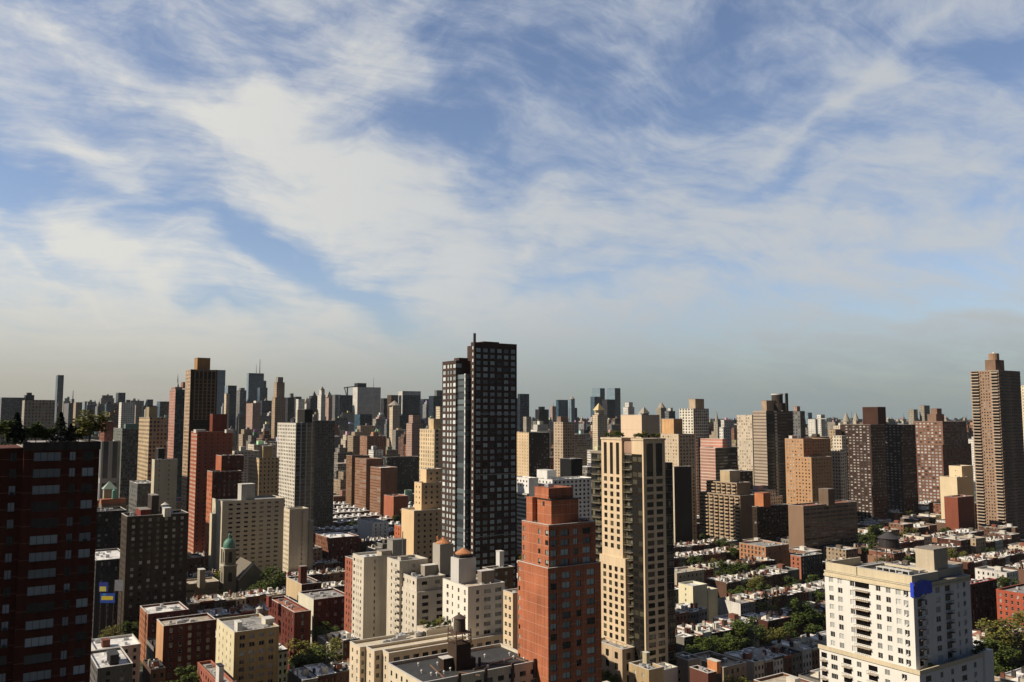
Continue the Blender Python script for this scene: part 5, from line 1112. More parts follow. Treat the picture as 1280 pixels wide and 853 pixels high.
 ('setback_red_block', 'grand red brown block with rows of bright windows, stone trim and a domed crown', 'building', 'the grand red brown block', [(1140, 1178, 1214, 556, 1000, dict(wall_m=facade((.085, .05, .04), (.02, .02, .02), (.2, .2, .18), 4, 3.6, .5, .5, .4), Lm=wall((.27, .125, .085), .06), L=S(w=2.9, h=2.1, bay=4.4, fl=3.7, gm=gC, top=.8), roof=G_ROOF, cop=plain((.5, .47, .4), .7))), (1142, 1178, 1208, 527, 1006, dict(on=True, wall_m=facade((.07, .06, .05), bay=4, fl=3.6), Lm=wall((.30, .16, .11), .06), L=S(w=2.5, h=1.9, bay=4.4, fl=3.7, gm=gC, top=.8), roof=R_ROOF))], [('penthouse', 1159, 1170, 1180, 518, 1020, wall((.33, .22, .16)), R_ROOF), ('penthouse', 1163, 1171, 1177, 511, 1022, wall((.33, .22, .16)), R_ROOF)]),
 ('cream_block', 'plain cream block with a lower left step, in front of the grand red brown block', 'building', 'the plain cream block', [(1186, 1202, 1216, 583, 850, dict(wall_m=wall((.36, .32, .27), .05), Lm=wall((.76, .62, .42), .05), L=S(w=.8, h=.9, bay=7, fl=5), roof=T_ROOF)), (1174.5, 1196, 1210, 597, 838, dict(wall_m=wall((.36, .32, .27), .05), Lm=wall((.76, .62, .42), .05), roof=T_ROOF))]),
 ('red_low_block', 'low red brick block at the foot of the plain cream block', 'building', None, [(1180, 1197, 1217, 622, 780, dict(wall_m=wall((.1, .04, .03)), Lm=wall((.32, .1, .06), .1), roof=R_ROOF))]),
 ('tall_balcony_tower', 'very tall tan brown tower with stacked balconies and round topped crown at the right edge', 'building', 'the tall right edge tower', [(1213, 1248, 1275, 463, 800, dict(wall_m=facade((.075, .06, .052), (.02, .02, .02), (.12, .12, .12), 4, 2.9, .6, .5, .3), Lm=wall((.40, .27, .19), .05), L=S(w=1.4, h=1.2, fl=2.9, cols=[(.36, 1.2), (.45, 1.2), (.55, 1.2), (.64, 1.2)], gm=gA, top=.6), roof=G_ROOF))], [('penthouse', 1231, 1244, 1255, 450, 815, wall((.30, .19, .13)), DCOP)]),
 ('cream_tower', 'cream tower cut by the right edge of the picture', 'building', None, [(1270, 1284, 1320, 482, 860, dict(wall_m=facade((.55, .5, .4), bay=3), Lm=facade((.74, .66, .5), (.3, .26, .2), bay=3, wf=.5, hf=.4), roof=T_ROOF))]),
 # right lower
 ('brown_row_block', 'brown block with a row of bright orange bay fronts on its sunlit side', 'building', 'the orange fronted row', [(924, 957, 986, 684, 612, dict(wall_m=wall((.13, .09, .065), .15), Lm=wall((.48, .24, .13), .15), L=S(w=1.5, h=2.1, bay=2.9, m=.6, gm=gA, style=(1, 2)), R=S(w=1, h=1.6, bay=5), roof=G_ROOF))], (), 8),
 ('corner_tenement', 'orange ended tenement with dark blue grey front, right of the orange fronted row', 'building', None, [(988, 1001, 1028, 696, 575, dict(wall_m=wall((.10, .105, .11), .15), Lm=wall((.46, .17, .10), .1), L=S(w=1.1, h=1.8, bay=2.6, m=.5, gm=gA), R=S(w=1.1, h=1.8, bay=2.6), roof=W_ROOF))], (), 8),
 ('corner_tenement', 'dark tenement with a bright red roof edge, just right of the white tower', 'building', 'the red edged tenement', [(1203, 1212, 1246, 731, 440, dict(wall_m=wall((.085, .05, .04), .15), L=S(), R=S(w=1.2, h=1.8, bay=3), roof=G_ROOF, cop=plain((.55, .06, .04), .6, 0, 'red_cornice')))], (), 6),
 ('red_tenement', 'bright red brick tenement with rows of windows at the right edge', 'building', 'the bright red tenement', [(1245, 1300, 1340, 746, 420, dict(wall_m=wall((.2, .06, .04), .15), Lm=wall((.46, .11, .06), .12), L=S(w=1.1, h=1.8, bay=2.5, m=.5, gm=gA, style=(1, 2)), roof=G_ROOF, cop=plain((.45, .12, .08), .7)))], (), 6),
 ('low_pink_house', 'small white house with a pale roof below the slender cream tower', 'house', 'the small white house', [(813, 829, 847, 838, 330, dict(wall_m=wall((.34, .3, .27), .1), Lm=wall((.78, .72, .64), .06), L=S(w=.9, h=1.3, bay=4), roof=W_ROOF))]),
 ('low_pink_house', 'low pinkish tan house with a flat roof right of the small white house', 'house', None, [(838, 860, 877, 826, 345, dict(wall_m=wall((.22, .18, .15), .1), Lm=wall((.52, .42, .34), .08), L=S(w=.9, h=1.3, bay=4), roof=T_ROOF))]),
 ('orange_house', 'low dark roofed house with a bright orange brick end wall, bottom right of centre', 'house', None, [(862, 885, 895, 842, 322, dict(wall_m=wall((.13, .06, .045), .1), Lm=wall((.2, .08, .06), .08), L=None, roof=G_ROOF))], [('chimney_wall', 884, 896, 901, 828, 324, wall((.64, .27, .12)), COP)]),
 ('tan_wing', 'tan stone wing with two small windows at the foot of the slender cream tower', 'building', None, [(786, 811, 830, 838, 312, dict(wall_m=wall((.2, .16, .11), .1), Lm=wall((.50, .37, .21), .12), L=S(w=1.0, h=1.3, bay=3.2, gm=gC), roof=G_ROOF))], [('chimney', 803, 808, 812, 817, 320, wall((.52, .45, .3)), COP)]),
 ('pale_house', 'pale yellow stepped house with bright walls among the white roofs right of centre', 'house', 'the pale yellow house', [(848, 866, 884, 733, 470, dict(wall_m=wall((.4, .36, .28), .1), Lm=wall((.76, .70, .50), .06), L=S(w=.9, h=1.3, bay=5), roof=W_ROOF)), (869, 885, 897, 738, 476, dict(wall_m=wall((.3, .27, .2), .1), Lm=wall((.76, .70, .50), .06), roof=G_ROOF))]),
 ('grey_stucco_house', 'grey stucco building with tan roof among trees right of the slender cream tower', 'house', None, [(826, 846, 880, 717, 520, dict(wall_m=wall((.2, .18, .15), .1), Lm=wall((.50, .43, .33), .06), L=S(w=.9, h=1.3, bay=5), R=S(w=1, h=1.4), roof=T_ROOF))]),
]
for it in BLD:
    n, l, c, sh, tiers = it[:5]; pent = it[5] if len(it) > 5 else (); cl = it[6] if len(it) > 6 else 4
    bb = hero(n, l, c, sh, tiers, pent, cl)
    if n == 'balcony_block':
        for tt in (0, 1):
            p0, q0, w, d, z1 = box_px(*tiers[tt][:5]); zlo = 6 if tt == 0 else box_px(*tiers[0][:5])[4]
            z = z1 - 1.2; cnt = 0; nb = 8 if tt == 0 else 6; rest = bb.mb()
            while z > zlo + 1.5:
                for j in range(nb):
                    y0 = q0 + d * (j + .12) / nb; y1 = q0 + d * (j + .86) / nb; zz = z
                    m = bb.mb() if cnt < 60 else rest
                    m.box(p0 - 1.5, y0, zz - 2.1, p0 - .003, y1, zz - 1.0, bottom=True)
                    if cnt < 60: bb.part('balcony', m, wall((.50, .385, .27), .05))
                    m2 = bb.mb(); m2.box(p0 - .05, y0 + .2, zz - 1.0, p0 - .003, y1 + .3, zz + .1)
                    rest.mi = rest.mi; cnt += 1
                    if not hasattr(bb, 'dk'): bb.dk = bb.mb()
                    bb.dk.v += [(a, b_, c_) for a, b_, c_ in m2.v]; nv = len(bb.dk.v) - len(m2.v); bb.dk.f += [tuple(i + nv for i in f) for f in m2.f]; bb.dk.uv += m2.uv; bb.dk.mi += m2.mi
                z -= 3.0
            if rest.f: bb.part('balcony_field', rest, wall((.50, .385, .27), .05))['kind'] = 'stuff'
        bb.part('recess_glazing', bb.dk, GLD)['kind'] = 'stuff'
    if n == 'tall_balcony_tower':
        p0, q0, w, d, z1 = box_px(*tiers[0][:5]); z = z1 - 1.4; cnt = 0; f = bb.mb()
        while z > 5:
            for (a, c, mm) in ((.02, .27, 1), (.70, .98, 1)):
                m = bb.mb(); m.box(p0 - 1.6, q0 + d * a, z - 1.3, p0 - .003, q0 + d * c, z - .45, bottom=True); 
                if cnt < 100: bb.part('balcony', m, plain((.50, .40, .31), .8)); cnt += 1
                f.box(p0 - .06, q0 + d * a + .3, z - .45, p0 - .004, q0 + d * c - .3, z + .9)
            f2 = 0
            z -= 2.9
        bb.part('recess_glazing', f, GLD)['kind'] = 'stuff'
        z = z1 - 1.4; m = bb.mb()
        while z > 5:
            m.box(p0 + w * .1, q0 - 1.2, z - 1.3, p0 + w * .4, q0 - .003, z - .5, bottom=True); m.box(p0 + w * .6, q0 - 1.2, z - 1.3, p0 + w * .95, q0 - .003, z - .5, bottom=True); z -= 2.9
        bb.part('shaded_balconies', m, plain((.16, .13, .11), .8))['kind'] = 'stuff'  # darker copy of the balcony colour, this side's shade painted in
        cc = box_px(1231, 1244, 1255, 450, 815); m = bb.mb(); m.prism(cc[0] + cc[2] * .45, cc[1] + cc[3] * .5, cc[4], cc[4] + 6.5, 4.6, 4.6, 18); bb.part('tank_drum', m, wall((.42, .26, .17)))
        m = bb.mb(); m.prism(cc[0] + cc[2] * .45, cc[1] + cc[3] * .5, cc[4] + 6.5, cc[4] + 8.2, 1.6, .4, 10); bb.part('dish', m, COP)
    if n == 'banded_tower':
        p0, q0, w, d, z1 = box_px(*tiers[0][:5]); u = at_D(971.5, 500, 846); m = bb.mb(); m.prism(u[0], u[1], z1 - 1, z1 + 8, 8.5, 8.5, 16); m.prism(u[0], u[1], z1 + 8, z1 + 16, 5.4, 5.4, 20); bb.part('round_penthouse', m, wall((.10, .08, .07)))
        m = bb.mb(); m.prism(u[0], u[1], z1 + 16, z1 + 17.2, 5.8, 5.8, 20); bb.part('penthouse_cap', m, COP)
        m = bb.mb(); v = at_D(967, 520, 620)
        m.box(p0 + w * .30, q0 - .5, 0, p0 + w * .38, q0 - .003, z1); bb.part('light_pier', m, facade((.60, .60, .56), (.05, .05, .05), bay=9, fl=3.05, wf=1, hf=.4))
    if n == 'brown_tower':
        p0, q0, w, d, z1 = box_px(*tiers[0][:5]); zb = at_D(256, 525, 730)[2]; x0, x1 = p0 + w * .16, p0 + w * .93
        m = bb.mb(); k = 5
        for i in range(k + 1): x = x0 + (x1 - x0) * i / k; m.box(x - .45, q0 - .5, zb, x + .45, q0 - .003, z1 - .4)
        z = zb
        fl = 3.05 * 730 / 730
        while z < z1 - 9: m.box(x0, q0 - .4, z, x1, q0 - .004, z + .55, bottom=True); z += 3.1
        m.box(x0, q0 - .42, z1 - 1.4, x1, q0 - .004, z1 - .4, bottom=True)
        bb.part('concrete_grid', m, wall((.33, .22, .13), .1))
        z = zb - 4; m = bb.mb()
        while z > 10: m.box(x0, q0 - .3, z, x1, q0 - .004, z + .35, bottom=True); z -= 3.1
        bb.part('floor_bands', m, wall((.10, .06, .04), .1))
    if n == 'balconied_white_block':
        p0, q0, w, d, z1 = box_px(*tiers[0][:5]); z = at_D(661, 615, 640)[2] - 1; m = bb.mb(); i = 0
        while z > 4:
            m = bb.mb(); m.box(p0 - 1.6, q0 + .1, z - 1.5, p0 - .003, q0 + d, z - .4, bottom=True); bb.part('balcony', m, wall((.50, .49, .44), .06)); z -= 3.0
        m = bb.mb(); m.box(p0 - .06, q0 + .1, 4, p0 - .003, q0 + d, at_D(661, 617, 640)[2]); bb.part('recess', m, GLD)
    if n == 'school_building':
        p0, q0, w, d, z1 = box_px(*tiers[0][:5]); m = bb.mb(); x = p0 + w * .5; m.face([(x - 5, q0 - .3, z1), (x + 5, q0 - .3, z1), (x, q0 - .3, z1 + 3)]); m.face([(x - 5, q0 - .3, z1), (x, q0 - .3, z1 + 3), (x, q0 + 3, z1 + 3), (x - 5, q0 + 3, z1)]); m.face([(x + 5, q0 - .3, z1), (x, q0 - .3, z1 + 3), (x, q0 + 3, z1 + 3), (x + 5, q0 + 3, z1)]); bb.part('pediment', m, wall((.28, .25, .2)))
        m = bb.mb(); m.box(p0 - .4, q0 - .4, z1 - 2.2, p0 + w, q0 - .003, z1 - 1.6, bottom=True); bb.part('cornice', m, wall((.4, .36, .28)))

# --- church with a green dome
def church():
    t0 = at_D(286, 700, 520); st_ = wall((.34, .31, .24), .12); cop = plain((.09, .24, .18), .6, 0, 'green_copper')
    wd = 7.6; p, q = t0[0] - wd / 2, t0[1] - wd / 2
    zt = at_D(286, 686, 520)[2]; zm = at_D(286, 707, 520)[2]
    r = thing('church', (p, q, 0), 'stone church with a green domed bell tower and a steep gabled nave', 'church'); HEROES.append(('the green domed church', 290, 715, 520)); FOOT.append((p - 2, q - 2, p + 34, q + 34))
    o = (p, q, 0)
    m = MB(o); m.box(p, q, 0, p + wd, q + wd, zm); m.box(p + .5, q + .5, zm + .8, p + wd - .5, q + wd - .5, zt); tw = m.build('bell_tower', st_, r)
    m = MB(); m.box(-.4, -.4, zm + .003, wd + .4, wd + .4, zm + .8, bottom=True); m.box(-.1, -.1, zt, wd + .1, wd + .1, zt + .6, bottom=True); m.build('cornice', wall((.55, .52, .44), .08), tw)
    for (f, a) in (('L', .32), ('R', .32)):
        for z0, h in ((zm + 2, zt - zm - 4.5), (zm - 9, 4.5)):
            m = MB()
            c = wd / 2; n = -.003 if z0 > zm else -.003; k = .5 if z0 > zm else 0
            pts = [(-1.1, z0), (1.1, z0), (1.1, z0 + h)] + [(1.1 * cos(x), z0 + h + 1.1 * sin(x)) for x in (pi / 4, pi / 2, 3 * pi / 4)] + [(-1.1, z0 + h)]
            if f == 'L': m.face([(k - .02, c + u, z) for u, z in pts], [(0, 0)] * 7)
            else: m.face([(c + u, k - .02, z) for u, z in pts], [(0, 0)] * 7)
            m.build('belfry_opening', BLK, tw)
    m = MB(o); R = 3.5; c = (p + wd / 2, q + wd / 2); m.sm = True
    for i in range(7): a, b = i / 7 * pi / 2, (i + 1) / 7 * pi / 2; m.prism(c[0], c[1], zt + .6 + 1.2 + 4.4 * sin(a), zt + .6 + 1.2 + 4.4 * sin(b), R * cos(a), max(R * cos(b), .001), 20, cap=False)
    m.prism(c[0], c[1], zt + .6, zt + 1.8, R, R, 20, cap=False); dm = m.build('dome', cop, r)
    m = MB((0, 0, 0)); m.prism(wd / 2, wd / 2, zt + 6.1, zt + 8.3, .7, .7, 10); m.prism(wd / 2, wd / 2, zt + 8.3, zt + 9.4, .8, 0, 10); m.bar((wd / 2, wd / 2, zt + 9), (wd / 2, wd / 2, zt + 11.5), .15); m.bar((wd / 2 - .6, wd / 2, zt + 10.6), (wd / 2 + .6, wd / 2, zt + 10.6), .15); m.build('lantern', cop, dm)
    # nave: gable facing right-front, ridge running away
    a = p + wd + 1.5; nw = 17; zr = at_D(320, 703, 530)[2]; ze = zr - 9
    m = MB(o); m.face([(a, q, 0), (a + nw, q, 0), (a + nw, q, ze), (a + nw / 2, q, zr), (a, q, ze)]); m.face([(a, q, 0), (a, q + 28, 0), (a, q + 28, ze), (a, q, ze)]); m.face([(a + nw, q, 0), (a + nw, q + 28, 0), (a + nw, q + 28, ze), (a + nw, q, ze)]); m.face([(a, q + 28, 0), (a + nw, q + 28, 0), (a + nw, q + 28, ze), (a + nw / 2, q + 28, zr), (a, q + 28, ze)]); m.build('nave_wall', st_, r)
    m = MB(o); m.face([(a - .5, q + .1, ze), (a + nw / 2, q + .1, zr + .35), (a + nw / 2, q + 28, zr + .35), (a - .5, q + 28, ze)]); m.face([(a + nw + .5, q + .1, ze), (a + nw / 2, q + .1, zr + .35), (a + nw / 2, q + 28, zr + .35), (a + nw + .5, q + 28, ze)]); m.build('nave_roof', plain((.16, .14, .11), .9, 0, 'slate'), r)
    m = MB(o); m.bar((a - .5, q - .2, ze + .2), (a + nw / 2, q - .2, zr + .6), .7); m.bar((a + nw + .5, q - .2, ze + .2), (a + nw / 2, q - .2, zr + .6), .7); m.build('gable_coping', wall((.66, .63, .55), .05), r)
    mark_sky(p, q, wd, wd, zt + 4)
church()

# --- small church like building, green pyramid roof, far left
def chapel():
    u = at_D(140, 622, 560); r = thing('chapel', (u[0], u[1], 0), 'small building with pale green pyramid roof and orange tiles, right of the dark red tower', 'building'); o = (u[0], u[1], 0); z = u[2]
    m = MB(o); m.box(u[0] - 6, u[1], 0, u[0] + 8, u[1] + 12, z - 4); m.build('wall', wall((.3, .22, .16)), r)
    m = MB(o); m.box(u[0] - 6.4, u[1] - .4, z - 4, u[0] + 8.4, u[1] + 6, z - 1, bottom=True); m.build('tiled_roof', plain((.42, .15, .08), .8, 0, 'orange_tiles'), r)
    m = MB(o); m.box(u[0] - 4, u[1] + 6.1, z - 4, u[0] + 3, u[1] + 12, z + 5); m.build('upper_wall', wall((.4, .36, .28)), r)
    m = MB(o); m.prism(u[0] - .5, u[1] + 9, z + 5, z + 10, 6, .1, 4, a0=pi / 4); m.build('pyramid_roof', plain((.30, .38, .32), .6, 0, 'pale_copper'), r)
    m = MB(o); m.prism(u[0] + 1.5, u[1] + 1.5, z - 1, z + 4, 1.6, 1.4, 8); m.prism(u[0] + 1.5, u[1] + 1.5, z + 4, z + 6, 1.5, 0, 8); m.build('turret', cop2, r); FOOT.append((u[0] - 7, u[1], u[0] + 9, u[1] + 12))
cop2 = plain((.10, .26, .20), .6, 0, 'green_copper'); chapel()

# --- billboard beyond the dark red tower
def billboard():
    u = at_D(134, 745, 400); r = thing('billboard', (u[0], u[1], 0), 'blue and yellow advertising billboard right of the dark red tower', 'billboard')
    k = (cos(-HEAD), sin(-HEAD)); z = u[2]
    def bd(m, a, b, z0, z1, n): m.face([(k[0] * a + n * DV[0], k[1] * a + n * DV[1], z0), (k[0] * b + n * DV[0], k[1] * b + n * DV[1], z0), (k[0] * b + n * DV[0], k[1] * b + n * DV[1], z1), (k[0] * a + n * DV[0], k[1] * a + n * DV[1], z1)])
    for (a, b, z0, z1, col, nm, n) in ((-3.3, 3.6, z - 3.2, z + 1.2, (.02, .08, .45), 'blue_panel', 0), (-2.6, 2.8, z - 1.9, z - .1, (.75, .6, .05), 'yellow_panel', -.06), (-4.0, .2, z + 1.8, z + 6.2, (.03, .05, .32), 'blue_panel', 0), (-3.6, -.6, z + 2.0, z + 4.2, (.7, .62, .12), 'yellow_shape', -.06), (3.2, 7.2, z + 2.2, z + 7.2, (.26, .27, .30), 'grey_panel', .1), (-2.0, -.4, z + .2, z + 1.0, (.05, .3, .7), 'pale_strip', -.06)):
        m = MB(); bd(m, a, b, z0, z1, n); bd(m, a, b, z0, z1, n + .04); m.build(nm, plain(col, .5, 0, 'printed_vinyl'), r)
    for a in (-3, 0, 3, 6.5): m = MB(); m.bar((k[0] * a + .3 * DV[0], k[1] * a + .3 * DV[1], 0), (k[0] * a + .3 * DV[0], k[1] * a + .3 * DV[1], z + 5), .3); m.build('post', RUST, r)
billboard()

# ================================================================== THE FAR SKYLINE
FA = {
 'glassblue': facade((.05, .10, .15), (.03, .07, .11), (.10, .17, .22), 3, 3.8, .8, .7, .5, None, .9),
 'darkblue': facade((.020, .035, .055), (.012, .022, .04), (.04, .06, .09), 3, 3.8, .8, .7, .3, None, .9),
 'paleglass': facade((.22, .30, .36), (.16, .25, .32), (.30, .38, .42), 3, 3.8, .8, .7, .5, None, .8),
 'dark': facade((.045, .045, .05), (.02, .02, .03), (.1, .1, .1), 3, 3.6, .6, .6, .3),
 'grey': facade((.24, .24, .24), (.06, .07, .08), (.3, .3, .3), 3.4, 3.5, .5, .55, .3),
 'stone': facade((.42, .38, .31), (.08, .08, .08), (.3, .3, .28), 3.2, 3.4, .42, .55, .3),
 'white': facade((.70, .68, .63), (.14, .15, .16), (.4, .4, .4), 3.4, 3.4, .42, .5, .3),
 'whiterib': facade((.56, .55, .52), (.09, .10, .11), (.2, .2, .2), 3.2, 3.6, .45, .98, .2),
 'tan': facade((.46, .35, .24), (.09, .07, .06), (.3, .26, .2), 3.2, 3.2, .42, .5, .3),
 'cream': facade((.64, .54, .40), (.15, .12, .1), (.4, .36, .3), 3.4, 3.2, .42, .5, .3),
 'brick': facade((.28, .125, .08), (.06, .045, .04), (.3, .25, .2), 3.2, 3.1, .4, .5, .3),
 'brown': facade((.15, .095, .07), (.04, .035, .03), (.24, .2, .17), 3.2, 3.1, .42, .5, .3),
 'pink': facade((.48, .33, .27), (.12, .1, .1), (.4, .34, .3), 3.2, 3.2, .42, .5, .3),
}
def far(label, short, D, tiers, cat='building', name='office_tower', spire=None):
    b = Bld(name, label, cat, short)
    prev = None
    for t in tiers:
        xl, xc, xr, yt, mat = t[:5]; lm = FA[t[5]] if len(t) > 5 and t[5] else None
        wmat = FA[mat] if not lm or (mat, t[5]) in (('darkblue', 'paleglass'), ('darkblue', 'glassblue'), ('glassblue', 'paleglass')) else lm  # these glass pairs keep a paler lit side, light put into the colour
        k = {'z0': prev} if prev and not (len(t) > 6 and t[6]) else {}
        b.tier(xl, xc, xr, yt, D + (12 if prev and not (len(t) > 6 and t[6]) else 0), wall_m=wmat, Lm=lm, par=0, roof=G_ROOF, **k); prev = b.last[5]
    if spire:
        for (x, y0, y1, r, shape) in spire:
            u = at_D(x, y0, D + 14); z = at_D(x, y1, D + 14)[2]; m = b.mb()
            if shape == 'pyr': m.prism(u[0], u[1], u[2], z, r, .1, 4, a0=pi / 4)
            elif shape == 'cone': m.prism(u[0], u[1], u[2], z, r, .2, 10)
            else: m.prism(u[0], u[1], u[2] - 2, z, r, r * .4, 6)
            b.part('spire' if shape != 'pyr' else 'pyramid_roof', m, plain((.42, .44, .44), .5, .3, 'steel_cladding') if 'needle' in label else plain((.60, .47, .24), .6, 0, 'gilded_stone') if 'gold' in label else STEEL if shape == 'rod' else plain((.34, .30, .25), .8, 0, 'crown_stone'))
    b.done(0); return b
far('lone slender dark blue slab tower standing high at the far left', 'the lone blue slab', 3100, [(70, 72.5, 80, 469, 'darkblue', 'glassblue')])
far('wide dark grey institutional block at the far left edge of the skyline', None, 1500, [(-12, 2, 38, 497, 'dark', 'grey')])
far('broad beige institutional block with a dark slot, left of the lone blue slab', 'the slotted beige block', 900, [(28, 31, 69, 500, 'stone')])
far('small dark stepped top behind the slotted beige block', None, 1500, [(30, 32, 43, 494, 'dark'), (33, 34, 40, 491, 'dark')])
far('blue grey office with a thin antenna right of the lone blue slab', None, 1900, [(80, 86, 95, 504, 'glassblue', 'grey'), (88, 90, 93, 499, 'grey')], spire=[(91, 499, 488, 1.2, 'rod')])
far('brown office block left of the pale blue glass cube', None, 1700, [(92, 95, 103, 503, 'brown', 'tan')])
far('pale blue glass cube tower on the left skyline', None, 2700, [(103.5, 106, 116, 502, 'paleglass')])
far('small grey tower with stepped crown right of the pale blue glass cube', None, 2200, [(119, 122, 131, 508, 'grey'), (121, 123, 128, 505, 'grey')])
far('dark tower with rounded shoulders left of the dark blue slab', None, 2300, [(131, 133, 141, 505, 'dark', 'glassblue'), (133, 134, 139, 502.5, 'dark')])
far('dark blue slab tower above the white striped slab on the left', None, 2500, [(145, 148, 157, 491, 'darkblue')])
far('white striped slab with bright left edge on the left skyline', 'the white striped slab', 1400, [(149, 152, 169, 503, 'whiterib', 'white'), (157, 158, 163, 500, 'grey')])
far('dark block right of the white striped slab', None, 1600, [(168, 170, 177, 506, 'dark', 'stone')])
far('pale violet tower just right of the white striped slab', None, 2900, [(176.5, 178, 183, 507, 'paleglass')])
far('short dark blue tower above the ribbed tan tower', None, 2400, [(183, 184.5, 191.5, 499.5, 'darkblue')])
far('wide dark blue office left of the salmon edged tower', None, 1900, [(196, 200, 213, 502, 'darkblue', 'glassblue')])
far('skyscraper with a tapering needle spire behind the salmon edged tower', 'the needle spired skyscraper', 3700, [(216, 219, 228, 492, 'grey', 'stone')], name='skyscraper', spire=[(222, 492, 484, 13, 'cone'), (222, 485, 477, 8, 'cone'), (222, 478, 467, 3.5, 'cone')])
far('pale blue tower with a dark top band behind the tall brown gridded tower', 'the dark banded pale tower', 2900, [(264, 267, 282, 462.5, 'paleglass'), ], spire=None)
far('dark banded office with a pale lower neighbour right of the dark banded pale tower', None, 2100, [(281, 285, 296, 482, 'darkblue', 'paleglass')])
far('slim cream tower in front of the dark banded office', None, 1700, [(280.5, 283, 287, 492, 'stone', 'cream')])
far('grey faceted tower with a small lantern top left of the twin spired glass tower', None, 2000, [(296, 300, 308, 488, 'grey'), (299, 301, 306, 485, 'grey')])
far('tall blue glass tower with twin spires on the left skyline', 'the twin spired glass tower', 3600, [(308.5, 311, 330, 466.5, 'glassblue', 'paleglass')], name='skyscraper', spire=[(324.6, 467, 449, 2.2, 'rod'), (320.3, 466, 456, 1.4, 'rod')])
far('lower blue glass tower stuck to the right of the twin spired glass tower', None, 3300, [(322, 325, 334.5, 484.5, 'darkblue', 'glassblue')])
far('dark slim glass tower behind the twin spired glass tower', None, 3900, [(326, 328, 333, 476, 'darkblue')])
far('pale tower with white domed top left of the brown stepped hotel tower', None, 1900, [(308, 316, 326, 504, 'paleglass', 'pink'), (317, 320, 325, 501, 'white')])
far('tall brown grey tower narrowing to a flat crown on the left skyline', 'the flat crowned brown tower', 1500, [(340, 344, 357, 497, 'brown', 'tan'), (342.5, 346, 356, 478, 'brown', 'tan'), (345, 347.5, 354, 471.5, 'grey', 'stone')])
far('dark green domed office right of the flat crowned brown tower', None, 2300, [(357, 360, 368, 497, 'dark'), (362, 363.5, 367, 492, 'grey')])
far('dark rounded office tower left of the white needle building', None, 2500, [(367, 370, 377, 496, 'dark')])
far('grey white office with rounded shoulder left of the white deco tower', None, 2000, [(370, 373, 381, 499, 'grey', 'white')])
far('tiny white pointed building left of the white deco tower', None, 2300, [(380, 383, 388, 504, 'white', 'white')], spire=[(383.5, 504, 497, 12, 'pyr')])
far('thin white slab left of the white deco tower', None, 2600, [(392, 393, 396, 498, 'dark', 'white')])
far('slender white deco tower with a pointed crown', 'the white deco tower', 2000, [(397, 401.5, 407, 494, 'grey', 'white'), (399, 402, 406, 487, 'stone', 'white')], spire=[(402.6, 487, 483, 6, 'pyr')])
far('pinkish tower with a pointed gable right of the white deco tower', None, 2100, [(407, 411, 415.5, 497, 'pink', 'pink')], spire=[(411.3, 497, 489, 11, 'pyr')])
far('grey green office slab behind the pink gabled tower', None, 2300, [(415, 419, 426, 493.5, 'grey', 'grey')])
far('dark navy glass box left of the tall white ribbed office', None, 2200, [(423, 425, 441, 494, 'darkblue')])
far('tall white ribbed office slab in the left centre skyline', 'the tall white ribbed office', 2300, [(441, 447, 476, 484, 'whiterib', 'white'), (443, 447, 458, 479, 'dark')], name='skyscraper', spire=[(467, 484, 472, .8, 'rod')])
far('blue black glass block in front of the tall white ribbed office', None, 1800, [(443, 450, 465, 518, 'darkblue', 'glassblue')])
far('dark green glass tower right of the tall white ribbed office', None, 2400, [(476, 480, 485, 498, 'darkblue', 'dark')])
far('dark brown tower behind the domed tan tower', None, 2300, [(484, 489, 498, 494, 'dark', 'brown')])
far('domed tan hotel tower left of the white framed black tower', None, 1700, [(487, 491, 500, 507, 'tan', 'cream')], spire=[(493, 507, 501, 14, 'cone')])
fw = far('black glass tower framed in white, left of the tall dark tower', 'the white framed black tower', 2200, [(498, 503, 526, 489, 'white', 'white')], name='skyscraper')
p0, q0, w, d, _, z1 = fw.last; m = fw.mb(); m.box(p0 + w * .05, q0 - 1.2, 0, p0 + w * .95, q0 - .01, z1 - 11); m.box(p0 - 1.2, q0 + d * .2, 0, p0 - .01, q0 + d * .8, z1 - 11); fw.part('dark_glazing', m, FA['darkblue'])
far('dark office between the white framed black tower and the tall dark tower', None, 2400, [(525, 530, 538, 499, 'darkblue')])
far('dark blue office with grey stepped crown left of the tall dark tower', None, 2300, [(536, 542, 556, 495, 'darkblue'), (543, 546, 556, 488, 'dark', 'grey')])
far('pinkish stepped apartment hotel in front of the white framed black tower', None, 1200, [(508, 515, 529, 529, 'pink', 'pink'), (511, 516, 526, 519, 'brick', 'pink')])
far('small cream tower touching the tall dark tower on its left', None, 1100, [(545, 550, 556, 508, 'tan', 'cream')])
far('dark blue flat topped tower just right of the tall dark tower', None, 2000, [(647, 650, 661.5, 492.5, 'darkblue')])
far('grey glass tower behind the tall dark tower on its right', None, 2400, [(640, 643, 649, 498, 'grey', 'glassblue')])
far('tan stone building right of the dark blue flat topped tower', None, 1500, [(654, 658, 664, 521, 'grey', 'stone')])
far('black office with angular top in the right centre skyline', None, 1900, [(669, 674, 686, 512, 'dark'), (673, 675, 681, 508.5, 'darkblue')])
far('pink slim tower with thin antenna left of the lattice glass tower', None, 2400, [(688, 690.5, 695, 508, 'pink', 'pink')], spire=[(692, 508, 503, .8, 'rod')])
far('glass tower with slanted lattice left of the curved glass tower', 'the lattice glass tower', 2500, [(695, 698, 710, 500, 'glassblue', 'glassblue')])
far('narrow curved glass tower with a rounded top', 'the curved glass tower', 2500, [(711, 714, 718.5, 499, 'paleglass', 'paleglass')], spire=[(715, 499, 495.5, 9, 'cone')])
far('dark shoulder tower right of the curved glass tower', None, 2600, [(716, 718, 721.5, 510, 'darkblue')])
